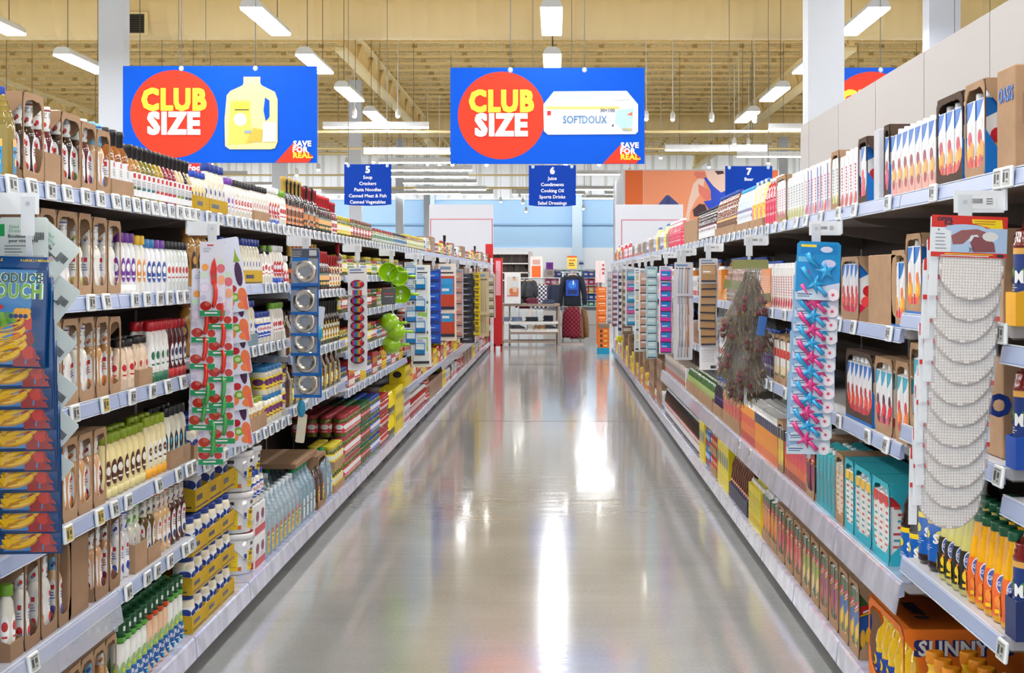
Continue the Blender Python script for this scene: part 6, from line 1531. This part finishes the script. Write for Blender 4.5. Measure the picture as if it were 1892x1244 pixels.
for i in range(14):
    dz = [0, .053, .107, .16, .213, .265, .32, .37, .39, .44, .46, .515, .55, .60][i]
    pack(-1, Yk - .012 + (.004 * i + (.012 if i else 0)), Xk + kx[i] + .002, zk - dz * .985, kr if i < 7 else kg, 'knife_pack', '%s paring knife on a green-edged card, %s from the top of the strip' % ('red' if i < 7 else 'green', ordw(i).replace('nearest', 'first')), 'knife', 'paring knife packs', tilt=.02 * math.sin(i * 3.3))
# eggplant cards
def egg_parts():
    a = card(.11, .30, mat((222, 224, 240), .35)); p = MB()
    its = [('rect', -.05, .0, -.02, -.016, INK)] + lines(-.048, .0, -.05, 8, .014, P(150, 155, 180)) + [('ell', .034, -.15, .015, .05, G(70, 30, 70), 14), ('poly', [(.02, -.10), (.048, -.10), (.038, -.07), (.034, -.045), (.030, -.07)], P(140, 170, 50)), ('ell', .0, -.205, .018, .015, G(190, 30, 40)), ('ell', .004, -.24, .02, .018, P(120, 170, 50)), ('ell', .004, -.24, .011, .009, P(200, 220, 150)), ('ell', .036, -.235, .019, .03, G(236, 120, 70)), ('ell', -.02, -.262, .02, .017, G(240, 130, 70)), ('ell', .03, -.275, .02, .016, G(240, 130, 70)), ('rect', .036, .052, -.296, -.24, G(236, 110, 80))] 
    deco(p, FRONT(-.0002), its, .0002)
    return [('card', a.mesh('card')), ('print', p.mesh('print'))]
ep = egg_parts()
for i, (x, y) in enumerate(((400, 441), (402, 498), (404, 556), (406, 622), (404, 690))):
    s3 = 6.86 / F; pack(-1, 6.84 + .01 * i, (x + 16 - CX) * s3, EYE - (y - CY) * s3, ep, 'peeler_card', 'white card printed with eggplant and kiwi, %s from the top behind the knives' % ordw(i).replace('nearest', 'first'), 'package', 'eggplant printed cards', tilt=-.16)
# ---- sink strainers
Ys = 9.2; Xs = hanger(-1, Ys, 'sink strainers'); s = Ys / F
def strainer_parts():
    w, h = .150, .20; a = card(w, h, mat((150, 160, 178), .3, coat=.4)); fr = MB(); BL = P(0, 96, 180)
    fr.box(-w / 2, w / 2, -.006, 0, -h - .004, -h + .012, BL); fr.box(w / 2 - .006, w / 2 + .001, -.006, .004, -h, -.02, BL)
    p = MB(); deco(p, FRONT(-.0002), [('rect', -w * .48, w * .48, -.055, -.004, P(70, 76, 92)), ('rect', .02, .06, -.04, -.01, P(190, 196, 204)), ('rect', -w * .48, w * .1, -.07, -.05, P(0, 110, 200))] + lines(-.07, -.01, -.015, 4, .009, WHITE))
    r = MB(); S = mat((206, 202, 196), .18, metal=.9); S2 = mat((120, 122, 126), .35, metal=.7); rings = []
    for rr, yy in ((.030, -.006), (.040, -.012), (.052, -.014), (.060, -.010), (.061, -.004)): rings.append([(rr * math.cos(a_), yy, -.125 + rr * math.sin(a_)) for a_ in [2 * math.pi * k / 24 for k in range(24)]])
    r.loft(rings[::-1], S, True, False, False); r2 = MB(); rings = []
    for rr, yy in ((.040, -.011), (.038, .0), (.030, .008), (.012, .012)): rings.append([(rr * math.cos(a_), yy - .002, -.125 + rr * math.sin(a_)) for a_ in [2 * math.pi * k / 20 for k in range(20)]])
    r2.loft(rings, S2, True, False, True)
    for k in range(-3, 4):
        c = (.032 ** 2 - (k * .009) ** 2) ** .5 if abs(k * .009) < .032 else 0
        r2.box(k * .009 - .0006, k * .009 + .0006, -.009, -.008, -.125 - c, -.125 + c, STEEL); r2.box(-c, c, -.0085, -.0075, -.125 + k * .009 - .0006, -.125 + k * .009 + .0006, STEEL)
    return [('card', a.mesh('card')), ('blue_edge', fr.mesh('blue_edge')), ('print', p.mesh('print')), ('strainer_ring', r.mesh('strainer_ring')), ('mesh_bowl', r2.mesh('mesh_bowl'))]
sp = strainer_parts(); zs = EYE - (459 - CY) * s
for i, dz in enumerate((0, .155, .27, .378, .487, .607)):
    pack(-1, Ys - .01 + i * .012 + (.01 if i else 0), Xs + (.0, -.008, -.010, -.012, -.004, .002)[i], zs - dz, sp, 'strainer_pack', 'steel sink strainer on a blue-edged card, %s from the top' % ordw(i).replace('nearest', 'first'), 'package', 'sink strainer packs')
for i, (x, y, L, lb) in enumerate(((588, 600, .11, 'turquoise brush pack right of the strainers'), (557, 738, .16, 'turquoise brush with cream card below the strainers'))):
    s4 = 9.35 / F; t = thing('hanging_brush', lb, 'brush', ((x - CX) * s4, 9.35, EYE - (y - CY) * s4), 0)
    obj('brush_head', MB().sphere((0, 0, -.05), .032, G(0, 150, 190), 12, 7, .75, .5, 1.5), t); a = card(.05 if i else .06, L, mat((226, 214, 190) if i else CARDW and (220, 226, 240), .5)); o = obj('card', a, t, loc=(.008, .004, -.08 if i else .10)); o.rotation_euler = (0, .12, 0)
# ---- generic strips farther on
def gen_pack(w, h, base, art, name_parts=('card', 'goods'), depth=.012, kind='box'):
    a = card(w, h, mat(base, .4)); g = MB()
    if kind == 'box': g.bbox(-w * .40, w * .40, -depth, -.0005, -h * .92, -h * .25, G(*art[0]), .002); 
    elif kind == 'oval': g.sphere((0, -.004, -h * .6), w * .38, G(*[v * .6 for v in art[0]]), 14, 7, 1, .35, .62)
    elif kind == 'tube':
        for k in range(4): g.tube([(-w * .28 + k * w * .16, -.006, -h * .15), (-w * .26 + k * w * .16, -.006, -h * .92)], .0045, G(*art[k % len(art)]), 6)
    p = MB(); z0 = -.0002
    if len(art) > 1 and kind != 'tube': deco(p, FRONT(-depth - .0003 if kind == 'box' else -.004 - w * .134), [('rect', -w * .34, w * .34, -h * .62, -h * .3, G(*art[1])), ('rect', -w * .3, w * .1, -h * .55, -h * .5, WHITE), ('rect', -w * .40, w * .40, -h * .92, -h * .86, INK)] if kind == 'box' else [('rect', -w * .25 + k * w * .10, -w * .25 + (k + 1) * w * .10, -h * .69, -h * .51, G(*art[k % len(art)])) for k in range(5)])
    deco(p, FRONT(z0), [('rect', -w * .4, w * .2, -h * .12, -h * .06, P(120, 150, 190)), ('rect', -w * .4, w * .35, -h * .2, -h * .17, INK)])
    return [('card', a.mesh('card')), ('goods', g.mesh('goods')), ('print', p.mesh('print'))]
def gstrip(side, Y, n, dz, w, h, base, art, label, z0=1.735, kind='box', name='hanging_pack', jx=0.0, alt=None, L=None, what=None):
    X = hanger(side, Y, what or (label + ' packs'), L or min(1.25, n * dz + h * .6)); A = gen_pack(w, h, base, art, kind=kind); B = gen_pack(w, h, base, alt, kind=kind) if alt else A
    for i in range(n):
        pack(side, Y + (-.014 if i == 0 else .004 + i * .003), X + (jx * (1 if i % 2 else -1)), z0 - i * dz, B if (alt and i % 2) else A, name, '%s pack hanging on its strip, %s from the top' % (label, ordw(i).replace('nearest', 'first')), 'package', label + ' packs on a strip', tilt=R.uniform(-.03, .03))
gstrip(-1, 11.6, 10, .057, .13, .19, (226, 226, 232), [(196, 40, 90), (40, 90, 200), (40, 150, 90), (230, 120, 40), (200, 40, 60)], 'striped oval scrubber', 1.69, 'oval', what='scrubber packs')
# lime bowls
Yb = 14.0; Xb = hanger(-1, Yb, 'lime bowls', .8); s = Yb / F; LIME = G(150, 200, 20)
bw = MB(); prof = [(.018, .0), (.034, .004), (.062, .03), (.078, .065), (.082, .082), (.079, .083), (.073, .065), (.056, .034), (.01, .014)]
bw.lathe(prof, LIME, 22, cap1=True); bwm = bw.mesh('bowl'); hd = MB(); hd.tube([(.078, 0, .078), (.10, 0, .082), (.13, 0, .080), (.145, 0, .078)], [.009, .012, .014, .010], LIME, 8); hdm = hd.mesh('handle')
lg = MB(); deco(lg, plane_wrap((0, 0, .0145), (1, 0, 0), (0, 1, 0)), [('ell', 0, 0, .016, .016, WHITE)]); lgm = lg.mesh('sticker')
for i, (x, y, rx, rz) in enumerate(((718, 507, 1.35, .4), (731, 512, 1.5, 2.0), (740, 538, 1.9, .8), (719, 601, -1.35, .2), (737, 617, -1.4, 1.9), (724, 640, -1.45, .5), (716, 547, 1.7, .3))):
    if i == 6: continue
    t = thing('lime_bowl', 'lime green bowl, %s down the hanging bunch' % ordw(i).replace('nearest', 'first'), 'bowl', px(x, y, Yb + .03 * (i % 3)), 0, 'lime green bowls'); t.rotation_euler = (rx, 0, rz * .2)
    link('bowl', bwm, t); link('handle', hdm, t); link('sticker', lgm, t)
cl = MB(); cl.bbox(-.058, .058, -.02, 0, -.13, 0, mat((90, 94, 100), .4), .006); t = thing('bowl_tag', 'dark grey card in the middle of the lime bowls', 'package', px(718, 533, Yb - .03)); obj('card', cl, t); q = MB(); deco(q, FRONT(-.0203), [('rect', -.035, .04, -.05, -.04, P(190, 60, 70)), ('rect', -.03, .04, -.07, -.065, P(200, 200, 204))]); obj('print', q, t)
gstrip(-1, 16.4, 8, .105, .12, .17, (226, 232, 238), [(0, 120, 190), (210, 230, 236)], 'blue and white scoop', 1.76, jx=.045, what='blue scoop packs')
gstrip(-1, 17.0, 3, .30, .20, .42, (240, 244, 238), [(230, 236, 236), (150, 200, 80)], 'tall green-footed card', 1.74)
gstrip(-1, 18.8, 7, .115, .16, .13, (20, 80, 190), [(14, 70, 200), (30, 110, 220)], 'blue lunch box', 1.70, alt=[(14, 70, 200), (20, 100, 220)], what='blue box packs')
gstrip(-1, 21.2, 2, .34, .22, .62, (240, 230, 220), [(200, 70, 40), (60, 160, 220)], 'tall red and blue poster card', 1.78)
gstrip(-1, 23.5, 6, .15, .15, .20, (206, 206, 220), [(226, 160, 140), (230, 190, 170)], 'pink and grey card', 1.72)
gstrip(-1, 25.8, 12, .085, .22, .12, (30, 32, 36), [(24, 26, 30), (70, 76, 84)], 'black foil bag', 1.66, jx=.01)
gstrip(-1, 26.6, 6, .10, .14, .12, (30, 32, 36), [(24, 26, 30), (60, 66, 74)], 'small black foil bag', 1.60)
gstrip(-1, 28.4, 8, .13, .18, .15, (230, 200, 30), [(240, 210, 30), (130, 110, 40)], 'yellow card', 1.68)
gstrip(-1, 31.5, 3, .2, .22, .8, (206, 190, 150), [(214, 190, 140), (196, 170, 120)], 'straw broom', 1.70, 'tube')
gstrip(-1, 34.5, 5, .16, .25, .25, (214, 206, 190), [(170, 150, 120), (220, 214, 200)], 'tan mesh card', 1.66)
# ---- right side: jar grippers
Yj = 4.25; Xj = hanger(1, Yj, 'jar grippers', .72); s = Yj / F; zj = EYE - (400 - CY) * s
def gripper_parts(full):
    w, h = .188, .103; RD = P(214, 40, 26); a0 = card(w, h, mat((232, 236, 240), .3, coat=.3), corner=.003); a = MB().merge(a0, Matrix.Translation((0, -.012, 0))); a.box(-w / 2, -w / 2 + .022, 0, .001, -.20, -.004, mat((236, 238, 242), .4)); p = MB()
    its = [('rect', -w / 2, w / 2, -.030, 0, RD), ('rect', -w / 2, w / 2, -h, -h + .012, RD)]
    if full:
        its += [('text', 'OPEN', -.062, -.010, .013, INK, .05), ('text', 'E-Z', -.052, -.0195, .013, INK, .05), ('poly', [(.005, -.008), (.08, -.008), (.083, -.030), (.055, -.030), (.007, -.018)], YEL), ('rect', -.045, w / 2, -h + .012, -.030, P(176, 200, 230)), ('ell', -.01, -.031, .052, .010, P(176, 200, 230)),
                ('poly', [(-.045, -.050), (-.02, -.036), (.02, -.032), (.05, -.042), (.065, -.052), (.05, -.060), (.02, -.052), (.0, -.056), (-.015, -.070), (-.04, -.072)], P(150, 90, 90)), ('poly', [(.0, -.06), (.012, -.05), (.05, -.056), (.062, -.066), (.066, -.088), (.012, -.090)], G(120, 14, 22)), ('poly', [(-.002, -.062), (.004, -.048), (.02, -.046), (.024, -.052), (.012, -.051), (.004, -.064)], P(220, 226, 236)), ('text', '30', .006, -.084, .014, INK, .02), ('ell', .052, -.050, .02, .012, P(226, 226, 226)),
                ('rect', -.06, .06, -h + .007, -h + .009, YEL), ('rect', -.07, .05, -h + .003, -h + .005, WHITE), ('ell', .078, -h + .006, .010, .004, INK), ('ell', -.076, -.036, .002, .002, INK)] + lines(-.084, -.05, -.045, 5, .009, P(140, 140, 160), .002)
        its += lines(.012, .078, -.012, 2, .006, P(180, 90, 20))
    deco(p, FRONT(-.0122), its, .0002)
    # woven disc: a ribbed round pad of crossed cords
    d = MB(); r = .080; BG = mat((250, 244, 238), .7); c0 = -.128; nn = 22; st = 2 * r / nn
    vs = []; rings = []
    for yy, rr in ((-.001, r), (-.004, r * 1.01), (-.0065, r * .98)): rings.append([(rr * math.cos(a_), yy, c0 + rr * math.sin(a_)) for a_ in [2 * math.pi * k / 40 for k in range(40)]])
    d.loft(rings[::-1], mat((206, 192, 186), .85), True); dx_ = .010
    for i in range(nn):
        for j in range(nn):
            x, z = -r + st * (i + .5), -r + st * (j + .5)
            if x * x + z * z > (r * .96) ** 2: continue
            q = st * .42; o = len(d.v)
            d.add([(x - q, -.0068, c0 + z - q), (x + q, -.0068, c0 + z - q), (x + q, -.0068, c0 + z + q), (x - q, -.0068, c0 + z + q), (x, -.0092, c0 + z)], [(0, 1, 4), (1, 2, 4), (2, 3, 4), (3, 0, 4)], BG, True)
    f = MB(); fw, fh = w * .50, .225; g = 8; vs = []
    for j in range(g + 1):
        for i in range(g + 1):
            u = -fw + 2 * fw * i / g; v = -.10 - (fh - .10) * j / g; vs.append((u * (1 - .08 * (j / g)), -.0105 - .004 * math.sin(i * 1.7 + j * 2.3), v))
    f.add(vs, [(j * (g + 1) + i, (j + 1) * (g + 1) + i, (j + 1) * (g + 1) + i + 1, j * (g + 1) + i + 1) for j in range(g) for i in range(g)], FILM, True)
    return [('header_card', a.mesh('header_card')), ('print', p.mesh('print')), ('woven_disc', MB().merge(d, Matrix.Translation((.010, 0, 0))).mesh('woven_disc')), ('film_bag', f.mesh('film_bag'))]
gf, gb = gripper_parts(True), gripper_parts(False)
for i in range(12):
    pack(1, Yj - .02 + (.0125 * i + (.008 if i else 0)), Xj + .005 - (.007 if i else 0) + .003 * math.sin(i * 2.2) - .0012 * i, zj - i * .0535, gf if i == 0 else gb, 'jar_gripper', ('front jar gripper pack with red header card and beige disc' if i == 0 else 'beige woven jar gripper disc, %s down the right strip' % ordw(i)), 'package', 'jar gripper packs', tilt=.035 if i == 0 else R.uniform(-.02, .04))
# ---- starfish
Yf = 6.68; Xf = hanger(1, Yf, 'starfish packs', .95); s = Yf / F; zf = EYE - (447 - CY) * s
def star_parts(col, base, first):
    w, h = .172, .228; a = card(w, h, mat(base, .3, coat=.4), corner=.012); p = MB(); its = []
    if first: its = [('rect', -w * .42, w * .42, -.05, -.012, P(20, 130, 200)), ('ell', .03, -.03, .024, .012, P(214, 220, 246)), ('ell', .04, -.085, .028, .016, P(224, 214, 244)), ('rect', -.07, -.01, -.022, -.012, P(250, 220, 60)), ('rect', -.08, -.02, -.08, -.06, P(120, 200, 236))]
    its += [('poly', [(-w / 2, -h), (w / 2 - .012, -h), (w / 2, -h + .01), (w / 2, -h + .07), (-w / 2, -h + .03)], P(206, 222, 238)), ('ell', .062, -h + .022, .022, .024, P(244, 240, 246)), ('poly', [(.055 + .010 * math.cos(k * .628 + .3) * (1 if k % 2 else .4) + .006, -h + .022 + .010 * math.sin(k * .628 + .3) * (1 if k % 2 else .4)) for k in range(10)], P(214, 60, 110)), ('rect', -.078, -.02, -h + .02, -h + .024, P(60, 90, 140)), ('rect', -.078, -.03, -h + .012, -h + .015, P(60, 90, 140)), ('text', '2', -.080, -h + .03, .012, NAVY, .02)]
    deco(p, FRONT(-.0002), its, .0002)
    st = MB(); C = G(*col)
    def star(cx, cz, r, rot, y0):
        pts = []
        for k in range(20):
            a_ = rot + 2 * math.pi * k / 20; m_ = k % 4; rr = r * (1.0 if m_ == 0 else (.62 if m_ in (1, 3) else .38)); pts.append((cx + rr * math.cos(a_ + (0 if m_ in (0, 2) else (.12 if m_ == 3 else -.12))), cz + rr * math.sin(a_ + (0 if m_ in (0, 2) else (.12 if m_ == 3 else -.12)))))
        n = len(pts); vs = [(x, y0, z) for x, z in pts] + [(cx + (x - cx) * .75, y0 - .010, cz + (z - cz) * .75) for x, z in pts] + [(cx, y0 - .013, cz)]
        st.add(vs, [(i, (i + 1) % n, n + (i + 1) % n, n + i) for i in range(n)] + [(n + i, n + (i + 1) % n, 2 * n) for i in range(n)], C, True)
    star(.030, -.115, .045, .5, -.001); star(-.012, -.165, .043, 1.2, -.002)
    sk = MB(); sk.tube([(-.045, -.008, -.045), (-.03, -.009, -.075), (.0, -.01, -.10)], [.013, .010, .006], C, 8); sk.tube([(-.062, -.008, -.10), (-.045, -.009, -.13), (-.02, -.01, -.155)], [.013, .010, .006], C, 8)
    sk.tube([(.0, -.008, -.175), (.02, -.009, -.195), (.034, -.008, -.21)], [.007, .008, .010], C, 8)
    return [('card', a.mesh('card')), ('print', p.mesh('print')), ('starfish', st.mesh('starfish')), ('handle', sk.mesh('handle'))]
sb_, sk_ = star_parts((40, 170, 230), (30, 150, 215), True), star_parts((226, 60, 140), (150, 190, 226), False); sb2 = star_parts((40, 170, 230), (160, 196, 230), False)
for i in range(12):
    pack(1, Yf - .02 + (.010 + .007 * i if i else 0), Xf + .010 - .006 * (i > 0) - .0022 * i + .003 * math.sin(i * 1.9), zf - (0 if i == 0 else .012 + i * .0545), sb_ if i == 0 else (sk_ if i % 2 else sb2), 'starfish_pack', ('front blue starfish toy card on the right strip' if i == 0 else '%s starfish toy card, %s down the right strip' % ('pink' if i % 2 else 'blue', ordw(i))), 'package', 'starfish toy cards', tilt=.04 if i == 0 else R.uniform(-.02, .03))
# ---- potpourri: bags of dried stalks in film
Yq = 8.99; Xq = hanger(1, Yq, 'potpourri bags', .9); s = Yq / F
STK = [mat(c, .8) for c in ((124, 98, 70), (98, 74, 54), (150, 126, 88), (80, 58, 42), (116, 112, 70))]; BUD = [mat(c, .8) for c in ((120, 56, 60), (140, 120, 70), (96, 60, 56))]
def potpourri(seed, tall):
    r = random.Random(seed); hc = MB(); hc.box(-.095, .095, -.004, .004, -.05, 0, mat((140, 140, 84), .5)); st = MB(); W, H = .085, .30
    for i in range(260):
        z0 = -r.uniform(.06, .16); x0 = r.uniform(-.03, .03); sp_ = r.uniform(-1, 1); L = r.uniform(.1, .2)
        st.cyl((x0, r.uniform(-.02, .02), z0), (x0 + sp_ * .07, r.uniform(-.035, .035), z0 - L), .0030, r.choice(STK), 4, .0018, False)
    for i in range(34): st.sphere((r.uniform(-.075, .075), r.uniform(-.035, .02), -r.uniform(.20, .30)), r.uniform(.009, .017), r.choice(BUD), 7, 4)
    f = MB(); rings = []
    for j in range(11):
        t = j / 10; ww = .085 + .02 * math.sin(math.pi * t); dd = .006 + .045 * math.sin(math.pi * t) ** .7
        rings.append([(ww * math.cos(a_) * (1 + .05 * math.sin(9 * a_ + j * 1.9)), dd * math.sin(a_) * (1 + .25 * math.sin(6 * a_ + j * 1.3)), -.04 - .29 * t) for a_ in [2 * math.pi * k / 30 for k in range(30)]])
    f.loft(rings[::-1], FILM)
    return [('header_card', hc.mesh('header_card')), ('dried_stalks', st.mesh('dried_stalks')), ('film_bag', f.mesh('film_bag'))]
pp_ = [potpourri(k, k) for k in range(3)]
for i, (x, y) in enumerate(((1385, 480), (1372, 520), (1392, 545), (1368, 590), (1390, 612), (1380, 640))):
    pack(1, Yq - .03 + .055 * i * (1 if i % 2 else .7), (x - CX) * s, EYE - (y - CY) * s, pp_[i % 3], 'potpourri_bag', 'clear bag of brown dried stalks, %s from the top of the bunch' % ordw(i).replace('nearest', 'first'), 'bag', 'potpourri bags', tilt=(.0, .12, -.1, .1, -.06, .02)[i])
bl = MB(); bl.bbox(-.022, .022, -.006, 0, -.10, 0, P(60, 110, 180), .002); t = thing('blue_tag', 'slim blue tag pack hanging beside the potpourri', 'package', px(1410, 585, 8.9)); obj('card', bl, t); t.rotation_euler = (0, .15, 0)
# ---- the rest of the right side
gstrip(1, 11.4, 9, .053, .125, .17, (206, 206, 210), [(176, 140, 100), (196, 160, 120)], 'boxed skewer', 1.75, what='skewer packs')
a = card(.13, .16, mat((236, 236, 240), .4)); p = MB(); deco(p, FRONT(-.0002), lines(-.05, .05, -.03, 6, .014, P(130, 130, 150)) + [('rect', .01, .05, -.15, -.13, INK)]); s5 = 11.5 / F
pack(1, 11.5, (1310 - CX) * s5, EYE - (640 - CY) * s5, [('card', a.mesh('card')), ('print', p.mesh('print'))], 'backing_card', 'white backing card under the boxed skewers', 'package', 'cards')
gstrip(1, 13.6, 7, .085, .15, .27, (214, 214, 222), [(206, 206, 214), (190, 190, 196), (224, 224, 230), (200, 140, 90)], 'steel straw', 1.74, 'tube', what='straw packs')
gstrip(1, 14.1, 6, .10, .10, .2, (214, 206, 200), [(206, 150, 100), (214, 214, 222), (190, 150, 120), (230, 230, 230)], 'copper straw', 1.68, 'tube')
gstrip(1, 15.8, 8, .095, .125, .15, (224, 230, 240), [(206, 50, 160), (20, 130, 210)], 'pink and blue sponge', 1.72, what='pink and blue packs')
gstrip(1, 18.1, 11, .085, .12, .13, (170, 206, 214), [(176, 210, 218), (200, 226, 230)], 'pale blue cloth', 1.73, what='pale blue packs')
gstrip(1, 19.4, 9, .09, .15, .20, (236, 230, 226), [(190, 150, 130), (210, 180, 170)], 'white and brown utensil', 1.70)
gstrip(1, 20.8, 4, .24, .12, .30, (220, 228, 230), [(190, 210, 214), (200, 190, 160)], 'clear clip card', 1.72)
gstrip(1, 22.6, 5, .15, .20, .16, (224, 230, 236), [(30, 150, 200), (190, 220, 230)], 'turquoise sponge card', 1.72, alt=[(220, 80, 160), (30, 150, 200)])
gstrip(1, 24.4, 9, .10, .16, .14, (206, 196, 180), [(150, 120, 90), (210, 200, 180)], 'tan hook card', 1.72)
gstrip(1, 26.2, 9, .10, .15, .15, (226, 226, 236), [(50, 60, 100), (220, 220, 230)], 'navy and white card', 1.72)
gstrip(1, 28.6, 10, .09, .18, .14, (220, 214, 220), [(150, 90, 110), (220, 214, 220)], 'grey and rose card', 1.72)
gstrip(1, 31.0, 8, .11, .2, .18, (226, 226, 232), [(180, 186, 196), (214, 210, 206)], 'pale grey card', 1.70)
# ================================================================ goods past the largest three hundred of a kind stand as one mass each
by = {}
for it in FARGOODS: by.setdefault(it[5], []).append(it)
for nm, its in by.items():
    near = COUNT.get(nm, 0) - len(its); its.sort(key=lambda q: q[1][1]); room = max(0, 296 - near)
    for p, loc, rz, lab, g, _ in its[:room]:
        o = link(p.name, p.lod, None, loc, (0, 0, rz)); tag(o, lab, p.cat, g)
    rest = its[room:]
    if rest:
        a = MB()
        for p, loc, rz, lab, g, _ in rest:
            q = MB()
            for n_, m_ in p.mb: q.merge(m_)
            a.merge(q, Matrix.Translation(loc) @ Matrix.Rotation(rz, 4, 'Z'))
        o = obj(nm + '_rows', a); tag(o, 'far rows of %ss beyond the last ones told apart, on both runs' % nm.replace('_', ' '), nm.split('_')[-1], None, 'stuff')
for lb, ns in USED.items():
    if len(lb.split()) > 16 or len(ns) > 1: print('LABEL', len(lb.split()), len(ns), lb)
print('GOODS', sum(COUNT.values()), sorted(COUNT.items(), key=lambda t: -t[1])[:14])
